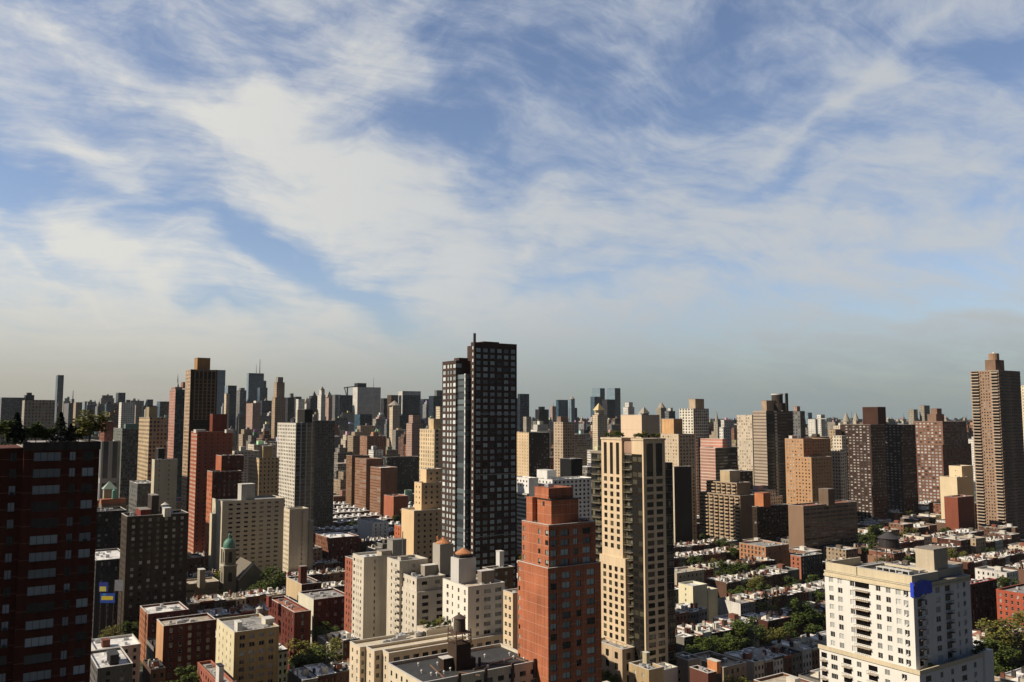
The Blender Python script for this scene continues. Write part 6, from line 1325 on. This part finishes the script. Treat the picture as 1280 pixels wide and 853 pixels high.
far('left of two matching blue glass towers in the right centre skyline', 'the matching glass pair', 3470, [(738, 743, 756, 496, 'darkblue', 'glassblue'), (740, 750, 756, 485.5, 'darkblue', 'paleglass')], name='skyscraper')
far('right of two matching blue glass towers in the right centre skyline', None, 3400, [(758.5, 768.5, 775.5, 485.3, 'darkblue', 'paleglass')], name='skyscraper')
far('dark brown glass office in front of the matching glass pair', None, 2600, [(753, 759, 769, 499.5, 'dark', 'dark')])
far('tan tower with a golden stepped pyramid crown', 'the gold crowned tower', 1300, [(740.5, 747, 759, 519, 'brown', 'cream'), (743, 748, 755, 512, 'tan', 'cream')], spire=[(748.5, 513, 504, 9.5, 'pyr')])
far('white stepped tower just left of the blank cream box tower', None, 1700, [(779, 785, 793, 509, 'grey', 'white'), (781, 786, 791, 503, 'grey', 'white')])
far('dark pyramid topped building above the blank cream box tower', None, 1500, [(800, 804, 811, 517, 'dark', 'brown')], spire=[(805, 517, 508.5, 11, 'pyr')])
far('grey tower with pale dome right of the dark pyramid topped building', None, 1700, [(820, 826, 833, 510, 'grey', 'stone')], spire=[(827, 510, 502.5, 8, 'cone')])
far('grey block with a white bulb on its roof above the orange topped tower', None, 1400, [(831, 836, 844, 514, 'dark', 'grey'), (835, 838, 841, 510, 'white', 'white')])
far('pale tower with a steeple left of the window rib tower', None, 1300, [(892, 897, 902, 527, 'grey', 'stone')], spire=[(896, 527, 514, 3, 'cone')])
far('white apartment block behind the salmon block', None, 1000, [(899, 904, 914, 534, 'grey', 'white'), (901, 905, 913, 525, 'stone', 'white')])
far('brown grey tower with two small pink roof boxes right of the banded tower', None, 900, [(991, 1000, 1006, 514, 'dark', 'grey'), (992, 996, 1000, 508, 'pink', 'pink')])
far('white stepped apartment group on the right skyline', 'the white stepped group', 1500, [(1010, 1019, 1022, 524, 'grey', 'white'), (1020, 1033, 1040, 523, 'grey', 'white'), ], spire=None)
far('white tower rising from the white stepped group', None, 1540, [(1021, 1026, 1031, 518.5, 'white', 'white')])
far('pale blue distant tower left of the white stepped group', None, 2400, [(1007, 1010, 1015, 516, 'paleglass', 'paleglass')])
far('left of two tan spires above the chocolate twin towers', None, 1500, [(1054, 1058, 1062, 527, 'tan', 'cream')], spire=[(1058, 527, 515, 7, 'cone')], name='spired_tower')
far('right of two tan spires above the chocolate twin towers', None, 1500, [(1066, 1070, 1074, 526, 'tan', 'cream')], spire=[(1070, 526, 515.5, 6, 'cone')], name='spired_tower')
far('left round beige tower rising behind the grand red brown block', None, 1600, [(1135, 1142, 1147, 512, 'brown', 'stone')])
far('right and taller round beige tower rising behind the grand red brown block', None, 1600, [(1149, 1155, 1162, 507, 'brown', 'stone')])
far('tan building left of the chocolate twin towers in the middle distance', None, 900, [(1036, 1044, 1052, 537, 'brown', 'tan')])
# dark glass face of the white framed tower
def panel(xl, xr, yt, yb, D, mat, label):
    pass
# top band and mast
CR = Bld('construction_crane', 'thin construction crane rising above the navy glass box', 'crane'); u = at_D(434, 500, 2250); CR.root = thing('construction_crane', (u[0], u[1], 0), CR.label, 'crane')
m = MB((u[0], u[1], 0)); z = at_D(434, 484, 2250)[2]; m.bar((u[0], u[1], 0), (u[0], u[1], z), 3); m.build('mast', STEEL, CR.root)
m = MB((u[0], u[1], 0)); m.bar((u[0] - 10, u[1], z - 2), (u[0] + 22, u[1], z + 2), 2.4); m.bar((u[0] - 8, u[1], z - 2), (u[0] - 2, u[1] - 4, z - 28), 2.2); m.build('jib', STEEL, CR.root)

# ================================================================== CITY FILL
rnd = random.Random(21)
PAL = [((.30, .13, .085), 'red brick'), ((.22, .12, .085), 'brown brick'), ((.16, .06, .04), 'dark red brick'), ((.44, .34, .24), 'tan brick'), ((.60, .52, .42), 'cream'), ((.66, .64, .60), 'white'), ((.30, .28, .25), 'grey'), ((.36, .20, .13), 'brownstone')]
def auto(root, base, p, q, z, mode='plain'): AUTO.append((root, base, p, q, z, mode))

# --- row houses: prototypes, then copies
def row_proto(i, wd, dp, h, col, rcol, back):
    r = random.Random(100 + i); root = thing('row_house', (0, -9999, 0), None, 'house', 'row houses')
    wm = wall(col, .2, .9, None, 3, .35); ST = {}
    m = MB(); g = GLD if r.random() < .5 else gA
    nx = 3 if wd > 6 else 2; nf = int(h / 3.3)
    cols = [(wd * (k + .5) / nx - .5, wd * (k + .5) / nx + .5) for k in range(nx)]; rows = [(1.2 + 3.3 * k, 2.9 + 3.3 * k) for k in range(nf)]
    wallgrid(m, 'R', 0, 0, wd, 0, h, cols, rows, 0); m.box(0, 0, 0, wd, dp, h, sides='LFB', top=False)
    t = .3
    m.build('wall', wm, root); m = MB()
    for (a, b, c, e) in ((0, 0, wd, t), (0, dp - t, wd, dp), (0, t, t, dp - t), (wd - t, t, wd, dp - t)): m.face([(a, b, h), (c, b, h), (c, e, h), (a, e, h)])
    m.box(t, t, h - 1, wd - t, dp - t, h, top=False); m.build('parapet', rcol if r.random() < .7 else wm, root)
    m = MB(); m.box(t, t, h - 1, wd - t, dp - t, h - .55); m.build('roof', rcol, root)
    if not back:
        m = MB(); m.box(0, -.55, h - .75, wd, -.003, h + .06, bottom=True); m.build('cornice', plain(r.choice([(.12, .07, .05), (.05, .05, .05), (.5, .45, .36), (.3, .1, .06)]), .8), root)
    # wedge shaped stair bulkhead, chimneys, skylight, vents
    x = r.uniform(.6, wd - 3.2); y = r.uniform(3, dp - 6); zz = h - .55; a, b, e = 2.2, 3.8, 2.5; m = MB()
    if r.random() < .75:
        m.face([(x, y, zz), (x + a, y, zz), (x + a, y, zz + e), (x, y, zz + e)]); m.face([(x, y, zz + e), (x + a, y, zz + e), (x + a, y + b, zz + .3), (x, y + b, zz + .3)]); m.face([(x, y, zz), (x, y, zz + e), (x, y + b, zz + .3), (x, y + b, zz)]); m.face([(x + a, y, zz), (x + a, y + b, zz), (x + a, y + b, zz + .3), (x + a, y, zz + e)])
    else: m.box(x, y, zz, x + a, y + a, zz + e)
    m.build('stair_bulkhead', plain(r.choice([(.72, .71, .68), (.66, .64, .6), (.3, .12, .08), (.2, .19, .18), (.7, .66, .56)]), .8), root)
    for k in range(1 if r.random() < .7 else 2):
        m = MB(); cy = dp * (.3 + .42 * k) + r.uniform(-1, 1); hh = r.uniform(1.2, 2.6); m.box(.02, cy, h - .55, .75, cy + 1.5, h + hh); m.box(-.03, cy - .05, h + hh + .003, .8, cy + 1.55, h + hh + .12, bottom=True)
        for q_ in (.35, .95): m.prism(.37, cy + q_, h + hh + .12, h + hh + .55, .14, .12, 6)
        m.build('chimney', wall(r.choice([(.24, .10, .07), (.12, .07, .05), (.10, .09, .08), (.5, .46, .38), (.70, .68, .62)]), .15, .9, None, 3, .3), root)
    m = MB(); sx, sy = r.uniform(1, wd - 2.5), r.uniform(1, 3); m.box(sx, sy, zz, sx + 1.3, sy + 1.8, zz + .5); m.build('skylight', r.choice([G_ROOF, K_ROOF]), root)
    for k in range(3):
        vx, vy = r.uniform(1, wd - 1), r.uniform(1, dp - 2); m = MB(); m.prism(vx, vy, zz, zz + .9, .14, .12, 6); m.prism(vx, vy, zz + .9, zz + 1.15, .3, .1, 6); m.build('vent', METALW, root)
    if r.random() < .5:
        m = MB(); vx, vy = r.uniform(1, wd - 2.4), r.uniform(dp * .5, dp - 3); m.box(vx, vy, zz + .2, vx + 1.4, vy + 1.0, zz + 1.2, bottom=True); m.box(vx + .1, vy + .1, zz, vx + .3, vy + .9, zz + .2); m.build('air_conditioner', METALW, root)
    # windows
    G = window_mesh('R', 1.0, 1.7, None, g, FRM)[0]
    for (ra, rb) in rows:
        for (ca, cb) in cols: link('window', G, root, (ca, 0, ra))
    # merged far version: walls with glazing in one mesh is made by leaving the windows off
    return root
HP = []; meta = []
for i in range(26):
    wd = rnd.choice([5.6, 6.1, 6.1, 7.0, 7.6]); h = rnd.choice([14, 14.2, 14.4, 14.6, 15.0]); col, cn = PAL[rnd.choice([0, 1, 1, 2, 3, 4, 5, 6, 7, 7])]
    rk = rnd.choice([0, 0, 0, 0, 0, 0, 1, 1, 2, 3]); rc = (W_ROOF, G_ROOF, K_ROOF, T_ROOF)[rk]; rn = ('white', 'grey', 'black', 'tan')[rk]
    HP.append(row_proto(i, wd, 16.5, h, col, rc, i % 2)); meta.append((wd, h, cn, rn))
def far_copy(root, loc, keep):
    r = root.copy(); COL.objects.link(r); r.location = loc
    for ch in root.children:
        if ch.name.split('.')[0] in keep: c = ch.copy(); COL.objects.link(c); c.parent = r
    return r
wd_ = lambda w: w - .02
cand = []
for k in range(-4, 11):
    yc = 275 + 80 * k
    for side, q0 in ((0, yc - 30.5), (1, yc + 13.5)):
        for ai in range(len(AV) - 1):
            a, b = AV[ai] + 14, AV[ai + 1] - 14
            x = a
            while x < b - 5:
                i = rnd.randrange(len(HP)); wd = meta[i][0]
                near = min(x - a, b - x - wd)
                corner = near < 9
                if corner and rnd.random() < .6:
                    w2 = min(rnd.uniform(13, 18), b - x); cand.append(('tenement', x, q0 - rnd.uniform(0, 2), w2, 20, rnd.uniform(14.5, 18.5), None, ai, k, side)); x += w2
                elif rnd.random() < .03:
                    w2 = min(rnd.uniform(11, 16), b - x); cand.append(('tenement', x, q0, w2, 18, rnd.uniform(15, 19), None, ai, k, side)); x += w2
                else:
                    if x + wd > b: break
                    cand.append(('row', x, q0, wd, 16.5, meta[i][1], i, ai, k, side)); x += wd
cand = [c for c in cand if 140 < c[1] * DV[0] + c[2] * DV[1] < 1000]
cand.sort(key=lambda c: c[1] * DV[0] + c[2] * DV[1])
nrow = ntn = 0; rest_rows = MB(); rest_n = 0
TN = {}
def tenement(p, q, w, d, h, far_, mats=None, top=1, name='tenement', cat='building', grp='corner tenements'):
    col, cn = mats or PAL[rnd.choice([0, 0, 1, 2, 3, 4, 6, 7, 5])]
    b = Bld(name, None, cat, None, grp); g = rnd.choice([GLD, gA])
    rk = rnd.choice([0, 0, 1, 2, 3]); rc = (W_ROOF, G_ROOF, K_ROOF, T_ROOF)[rk]; rn = ('white', 'grey', 'black', 'tan')[rk]
    if far_:
        key = tuple(round(v * rnd.uniform(.96, 1.04), 2) for v in col)
        fm = facade(col, (.03, .03, .032), (.34, .33, .3), rnd.choice([2.6, 3.2]), 3.1, .4, .5, .35, rnd=.4); b.abs(p, q, w, d, h, wall_m=fm, roof=rc, par=.6)
    else:
        wm = wall(col, .2, .9, None, 3, .2); blank = rnd.random() < .4
        b.abs(p, q, w, d, h, wall_m=wm, L=None if blank else spec(fl=3.2, w=1.1, h=1.7, bay=3, m=.8, gm=g), R=spec(fl=3.2, w=1.1, h=1.7, bay=2.8, m=.6, gm=g, top=.8), roof=rc)
    z = h - .9
    m = b.mb(); x, y = p + w * rnd.uniform(.2, .5), q + d * rnd.uniform(.25, .5); m.box(x, y, z, x + 3, y + 4, z + 3); b.part('bulkhead', m, wall(rnd.choice([(.3, .12, .08), (.6, .57, .5), (.2, .17, .14)]), .15, .9, None, 3, .3))
    b.clutter(2 if far_ else 5, int(p * 3 + q))
    b.done(40 if not far_ else 0)
    auto(b.root, '%s %s with a %s roof' % (cn, 'tenement' if h < 24 else 'apartment block', rn), p + w / 2, q, h)
    return b
for c in cand:
    kind, x, q0, w, d, h, i, ai, k, side = c; D = x * DV[0] + q0 * DV[1]
    if not free(x, q0, x + w, q0 + d) or not seen(x, q0, w, d, h, 2, 1): continue
    if kind == 'row':
        if nrow >= 290:
            rest_rows.box(x, q0, 0, x + wd_(w), q0 + d, h, top=False); rest_rows.face([(x, q0, h), (x + wd_(w), q0, h), (x + wd_(w), q0 + d, h), (x, q0 + d, h)], None, 1); rest_rows.box(x + 1.5, q0 + 4, h, x + 3.8, q0 + 8, h + 2.4, mi=1); rest_n += 1; mark_sky(x, q0, w, d, h); FOOT.append((x + .7, q0 + .7, x + w - .7, q0 + d - .7)); continue
        nrow += 1; FOOT.append((x + .7, q0 + .7, x + w - .7, q0 + d - .7)); mark_sky(x, q0, w, d, h)
        r = copy_thing(HP[i], (x, q0, 0)) if D < 560 else far_copy(HP[i], (x, q0, 0), ('wall', 'parapet', 'roof', 'stair_bulkhead', 'chimney', 'cornice', 'air_conditioner', 'skylight', 'vent'))
        r['group'] = 'row houses with flat roofs'; auto(r, '%s row house with a %s roof' % (meta[i][2], meta[i][3]), x + w / 2, q0 + d / 2, h)
    else:
        ntn += 1; FOOT.append((x + .7, q0 + .7, x + w - .7, q0 + d - .7)); tenement(x, q0, w - .05, d, h, D > 620)
if rest_rows.f: tag(rest_rows.build('farther_row_houses', [wall((.22, .14, .10)), W_ROOF]), 'mass of farther row houses with pale roofs beyond the nearer rows', 'houses', kind='stuff')
for r in HP:
    for ch in list(r.children): bpy.data.objects.remove(ch)
    bpy.data.objects.remove(r)

# --- mid-rise and high-rise fill beyond
def midrise(p, q, w, d, h, D):
    col, cn = PAL[rnd.choice([0, 1, 3, 3, 4, 4, 5, 5, 6, 6, 7, 3])] if D < 1900 else rnd.choice([((.10, .13, .17), 'blue glass'), ((.24, .25, .26), 'grey'), ((.55, .54, .52), 'white'), ((.05, .06, .08), 'dark glass'), ((.42, .38, .32), 'tan'), ((.22, .14, .11), 'brown brick'), ((.36, .38, .40), 'pale grey')])
    fm = facade(col, (.03, .032, .035), (.36, .35, .32), rnd.choice([2.6, 3.2, 4.0]), 3.1, rnd.choice([.4, .5, .6]), rnd.choice([.45, .55]), .35, rnd=.35)
    if h < 32: nm, wd_ = 'apartment_house', 'low apartment house'
    elif h < 60: nm, wd_ = 'midrise_block', 'mid height apartment block'
    else: nm, wd_ = 'highrise_block', 'tall apartment block'
    b = Bld(nm, None, 'building', None, {'apartment_house': 'low apartment houses in the distance', 'midrise_block': 'mid height blocks in the distance', 'highrise_block': 'tall blocks in the distance'}[nm])
    rk = rnd.choice([0, 1, 1, 2, 3]); rc = (W_ROOF, G_ROOF, K_ROOF, T_ROOF)[rk]; rn = ('white', 'grey', 'black', 'tan')[rk]
    b.abs(p, q, w, d, h, wall_m=fm, roof=rc, par=.8 if D < 1500 else 0)
    z = h; st_ = ''
    if rnd.random() < .55 and h > 25:
        s = rnd.uniform(2, min(w, d) * .22); b.abs(p + s, q + s, w - 2 * s, d - 2 * s, h + rnd.uniform(4, 10), z0=h - .5, wall_m=fm, roof=rc, par=0, name='setback_wall'); z = b.last[5]; st_ = 'stepped '
    m = b.mb(); pw = rnd.uniform(4, 8); x, y = p + w * rnd.uniform(.25, .5), q + d * rnd.uniform(.25, .5); m.box(x, y, z - .9, x + pw, y + pw, z + rnd.uniform(3, 6)); b.part('penthouse', m, wall(tuple(min(.7, v * rnd.choice([.7, 1, 1.3])) for v in col), .1))
    if D < 1300: b.clutter(3, int(p + q))
    b.done(0); auto(b.root, '%s%s %s with a %s roof' % (st_, cn, wd_, rn), p + w / 2, q, z)
    if D > 1500 and rnd.random() < .18:
        m = b.mb(); cx, cy = p + w / 2, q + d / 2; k = rnd.random()
        if k < .5: m.prism(cx, cy, z - .3, z + rnd.uniform(8, 16), min(w, d) * .3, .2, 4, a0=pi / 4); b.part('pyramid_roof', m, plain(rnd.choice([(.16, .26, .22), (.3, .26, .2), (.12, .12, .13)]), .7))
        else: m.prism(cx, cy, z - .3, z + rnd.uniform(10, 28), .7, .3, 6); b.part('mast', m, STEEL)
    if D < 1500 and rnd.random() < .35:
        t = water_tank(p + w * .75, q + d * .7, z + (-.8 if z == h else 0), 2.2, 3.4, 3.0, None); auto(t, 'small water tank', p + w * .75, q + d * .7, z + 5)
fills = []
for k in range(-2, 62):
    for side in (0, 1):
        q0 = 275 + 80 * k - (30 if side == 0 else -10)
        p = -700
        while p < 4200:
            D0 = p * DV[0] + q0 * DV[1]; w = rnd.uniform(22, 46) if D0 < 1150 else rnd.uniform(14, 34)
            nearav = min(abs(p + w / 2 - a) for a in AV) < 40
            r = rnd.random(); far_ = D0 > 1500
            if D0 < 1000: h = rnd.uniform(22, 34) if r < .85 else rnd.uniform(38, 52)
            elif D0 < 1600: h = rnd.uniform(24, 46) if r < .6 else (rnd.uniform(45, 68) if r < .9 else rnd.uniform(68, 92))
            elif D0 < 2300: h = rnd.uniform(30, 60) if r < .5 else (rnd.uniform(55, 90) if r < .88 else rnd.uniform(90, 118))
            else: h = rnd.uniform(40, 80) if r < .45 else (rnd.uniform(70, 120) if r < .8 else rnd.uniform(115, 165))
            fills.append((p, q0, w, rnd.uniform(22, 30) if D0 < 1150 else rnd.uniform(13, 26), h, nearav)); p += w + (rnd.uniform(2, 6) if not far_ else rnd.uniform(2, 12))
fills = [f for f in fills if 640 < f[0] * DV[0] + f[1] * DV[1] < 4600]
fills.sort(key=lambda f: f[0] * DV[0] + f[1] * DV[1])
nm = 0; cnt = {}; restm = MB(); restn = 0
for (p, q, w, d, h, na) in fills:
    D = p * DV[0] + q * DV[1]
    c0 = proj(p + w / 2, q, h)
    if not (-40 < c0[0] < 1320): continue
    if any(abs((p + w / 2) - a) < w / 2 + 11 for a in AV): continue
    if D < 960 and rnd.random() < .5: continue
    if 380 < c0[0] < 530 and D < 1050: h = min(h, 20)
    if c0[0] > 1035 and D < 1100: h = min(h, 34)
    if c0[0] > 1240 and D > 1100: h = min(h, 70)
    if 560 < c0[0] and D < 2300: h = min(h, 96)
    if c0[0] > 640: h = min(h, 98)
    if not free(p, q, p + w, q + d, .5): continue
    if not seen(p, q, w, d, h, 3, 1.2): continue
    nm_ = 'low' if h < 32 else 'mid' if h < 60 else 'high'
    cnt[nm_] = cnt.get(nm_, 0) + 1
    mark_sky(p, q, w, d, h); FOOT.append((p, q, p + w, q + d))
    if cnt[nm_] > 285 or D > 3900:
        restm.box(p, q, 0, p + w, q + d, h); restn += 1
    else: midrise(p, q, w, d, h, D)
if restm.f: tag(restm.build('distant_city', facade((.34, .32, .30), (.08, .08, .09), (.4, .4, .38), 3.2, 3.2, .45, .5, .3)), 'mass of the farthest city blocks along the horizon', 'city', kind='stuff')
print('FILL', nrow, ntn, cnt, restn)

# --- trees in the back gardens and along the streets
spots = [(1000, 776, 12, 1.5), (978, 779, 10, 1.2), (925, 716, 12, 1.5), (940, 706, 12, 1.3), (905, 718, 11, 1.2), (958, 716, 11, 1.1), (1095, 672, 12, 1.5), (1115, 668, 12, 1.3), (1135, 671, 12, 1.2), (1076, 676, 12, 1.1), (1262, 806, 12, 1.7), (1245, 830, 10, 1.4), (1275, 800, 12, 1.4), (888, 812, 11, 1.1), (872, 818, 9, .9), (340, 738, 12, 1.5), (320, 744, 10, 1.1), (355, 742, 10, 1.0), (150, 780, 10, 1.2), (162, 790, 9, 1.0), (140, 795, 9, .9),
         (483, 662, 13, 1.3), (475, 672, 10, 1.0), (408, 740, 14, .9), (418, 738, 14, .7), (403, 795, 9, 1.0), (416, 800, 9, .9), (930, 750, 8, 1.1), (955, 745, 8, 1.0), (890, 758, 8, 1.0), (870, 762, 8, .9), (400, 617, 13, 1.5), (412, 616, 13, 1.4), (388, 619, 12, 1.2), (425, 606, 13, 1.2), (1075, 716, 10, 1.0), (1205, 668, 10, 1.0), (690, 580, 12, 1.5), (1010, 700, 10, .9), (1020, 780, 10, 1.0), (985, 795, 8, 1.0), (1230, 800, 9, 1.1)]
trn = random.Random(8)
gp = []
for (x, y, z, s) in spots:
    p, q, _ = at_z(x, y, z); gp.append((p, q, s * 1.05))
for k in range(-2, 11):
    for _ in range(80):
        p = trn.uniform(0, 1150); q = 275 + 80 * k + trn.uniform(-9, 9)
        if trn.random() < .25: q = 315 + 80 * k + trn.choice([-6, 6])
        D = p * DV[0] + q * DV[1]
        if 250 < D < 1050: gp.append((p, q, trn.uniform(.95, 1.45)))
nt_ = 0
for i, (p, q, s) in enumerate(gp):
    c = proj(p, q, 10); D = p * DV[0] + q * DV[1]
    if not (0 < c[0] < 1280 and c[1] < 900) or nt_ > 230: continue
    if not free(p - 1.2, q - 1.2, p + 1.2, q + 1.2, 0): continue
    if i >= len(spots) and not seen(p - 3, q - 3, 6, 6, 11, 2, 0): continue
    nt_ += 1; src = TREES[trn.randrange(6)]; r = plant(src, 'tree', p, q, 0, s * (1.05 if i < len(spots) else 1.0), None, 'tree', 'leafy trees between the rows')
    auto(r, ('%s leafy tree' % ('yellow green' if src is TREES[4] else 'green')), p, q, 9)
print('TREES', nt_)

# --- water tanks on nearer roofs
for (x, y, z, r) in ((324, 772, 22, 1.6), (206, 641, 64, 2.1)):
    p, q, _ = at_z(x, y, z)
    t = water_tank(p, q, z - .3, r, 2.6, 1.6, None, plain((.5, .46, .4), .8, 0, 'pale_planks'), plain((.6, .57, .5), .6, 0, 'pale_tin')); t['label'] = {324: 'pale squat water tank with a white conical cap behind the yellow tenement', 206: 'small water tank on the roof of the dark brown block'}[x]

# --- parked cars, along the kerbs of the streets and avenues
CARC = [((.02, .02, .022), 'black'), ((.55, .56, .57), 'silver'), ((.7, .7, .7), 'white'), ((.25, .03, .03), 'dark red'), ((.05, .08, .2), 'blue'), ((.7, .45, .03), 'yellow')]
def car(col, nm):
    root = thing('parked_car', (0, -9999, 0), None, 'car', 'cars parked along the kerb'); pm = plain(col, .3, .2, 'car_paint', .02)
    prof = [(-2.2, .35), (-2.25, .75), (-2.1, .95), (-1.3, 1.0), (.9, .98), (2.0, .85), (2.2, .65), (2.2, .35)]
    m = MB(); n = len(prof)
    for i in range(n): a, b = prof[i], prof[(i + 1) % n]; m.face([(a[0], -.88, a[1]), (b[0], -.88, b[1]), (b[0], .88, b[1]), (a[0], .88, a[1])])
    for s in (-.88, .88): m.face([(a, s, z) for a, z in prof])
    m.build('body', pm, root)
    m = MB(); cb = [(-1.9, .98), (-1.35, 1.42), (.1, 1.45), (.95, .98)]
    for i in range(3): a, b = cb[i], cb[i + 1]; m.face([(a[0], -.78 + .1 * (a[1] > 1), a[1]), (b[0], -.78 + .1 * (b[1] > 1), b[1]), (b[0], .78 - .1 * (b[1] > 1), b[1]), (a[0], .78 - .1 * (a[1] > 1), a[1])], None, 1 if i == 1 else 0)
    for s in (-1, 1): m.face([(a, s * (.78 - .1 * (z > 1)), z) for a, z in cb])
    m.build('cabin', [GLD, pm], root)
    for sx in (-1.35, 1.4):
        for sy in (-.86, .86):
            m = MB()
            for i in range(12):
                a, b = i * pi / 6, (i + 1) * pi / 6; m.face([(sx + .33 * cos(a), sy - .1, .33 + .33 * sin(a)), (sx + .33 * cos(b), sy - .1, .33 + .33 * sin(b)), (sx + .33 * cos(b), sy + .1, .33 + .33 * sin(b)), (sx + .33 * cos(a), sy + .1, .33 + .33 * sin(a))])
            for s in (-.1, .1): m.face([(sx + .33 * cos(i * pi / 6), sy + s, .33 + .33 * sin(i * pi / 6)) for i in range(12)])
            m.build('wheel', BLK, root)
    return root
CP = [(car(c, n), n) for c, n in CARC]; nc = 0
for k in range(-1, 7):
    for lane in (-3.6, 3.6):
        p = 60
        while p < 900:
            p += trn.uniform(5.3, 9); q = 315 + 80 * k + lane
            D = p * DV[0] + q * DV[1]
            if not (230 < D < 700) or min(abs(p - a) for a in AV) < 12: continue
            if not free(p - 3, q - 1.2, p + 3, q + 1.2, 0) or not seen(p - 2, q - 1, 4, 2, 1.5, 2, 0): continue
            pr, n = CP[trn.randrange(6)]; r = copy_thing(pr, (p, q, 0)); nc += 1; auto(r, '%s parked car' % n, p, q, 1)
for ai in range(1, 6):
    for lane in (-7, 7, -3.2, 3.2):
        q = 100
        while q < 900:
            q += trn.uniform(5.5, 9) if abs(lane) > 5 else trn.uniform(12, 40); p = AV[ai] + lane; D = p * DV[0] + q * DV[1]
            if not (230 < D < 800) or abs((q - 315 + 40) % 80 - 40) < 8: continue
            if not free(p - 1.2, q - 3, p + 1.2, q + 3, 0) or not seen(p - 1, q - 2, 2, 4, 1.5, 1, 0): continue
            pr, n = CP[trn.randrange(6)]; r = copy_thing(pr, (p, q, 0), rz=pi / 2); nc += 1; auto(r, '%s car' % n, p, q, 1)
for r, n in CP:
    for ch in list(r.children): bpy.data.objects.remove(ch)
    bpy.data.objects.remove(r)
print('CARS', nc)

# ------------------------------------------------------------------ labels that single each repeat out
ORD = ['', 'second ', 'third ', 'fourth ', 'fifth ', 'sixth ', 'seventh ', 'eighth ', 'ninth ', 'tenth ']
groups = {}
for (root, base, p, q, z, mode) in AUTO:
    c = proj(p, q, z); D = p * DV[0] + q * DV[1]
    best = min(HEROES, key=lambda h: (h[1] - c[0]) ** 2 + (1.6 * (h[2] - c[1])) ** 2 + ((h[3] - D) * .05) ** 2) if mode != 'plain' or True else None
    if mode == 'plain' and ('roof edge' in base or 'roof garden' in base): key = (base, '')
    else:
        dx, dy = c[0] - best[1], c[1] - best[2]
        rel = ('right of' if dx > 0 else 'left of') if abs(dx) > 14 else ('beyond' if D > best[3] else 'in front of')
        key = (base, rel + ' ' + best[0])
    groups.setdefault(key, []).append((c[0], D, root, best, c))
seenl = set()
for (base, rel), L in sorted(groups.items(), key=lambda e: e[0]):
    L.sort(key=lambda e: (round(e[0] / 3), e[1])); n = len(L)
    for i, (x, D, root, best, c) in enumerate(L):
        if n == 1: lab = '%s %s' % (base, rel)
        elif i == 0: lab = 'leftmost %s %s' % (base, rel)
        elif i == n - 1: lab = 'rightmost %s %s' % (base, rel)
        else: lab = '%s%s %s from the left' % (ORD[i] if i < 10 else '%dth ' % (i + 1), base, rel)
        w = lab.split()
        if len(w) > 16: lab = lab.replace(' with a ', ' ').replace('mid height apartment', 'midrise').replace(' from the left', ''); w = lab.split()
        lab = ' '.join(w[:16]).strip(); root['label'] = lab

# ------------------------------------------------------------------ air
HAZE = True
if HAZE:
    m = MB(); m.box(-3500, -1500, -1.5, 9000, 9000, 262, bottom=True); hz = m.build('haze', BLK)
    t = NT('air'); t.N.remove(t.b); v = t.nd('ShaderNodeVolumePrincipled'); v.inputs['Color'].default_value = (.78, .86, .95, 1); v.inputs['Density'].default_value = 2.0e-5; v.inputs['Anisotropy'].default_value = 0.0
    t.L.new(v.outputs[0], t.N['Material Output'].inputs['Volume']); hz.data.materials.clear(); hz.data.materials.append(t.m); hz['kind'] = 'stuff'
SC.cycles.volume_bounces = 0
SC.cycles.max_bounces = 5; SC.cycles.diffuse_bounces = 1; SC.cycles.glossy_bounces = 2; SC.cycles.volume_step_rate = 10
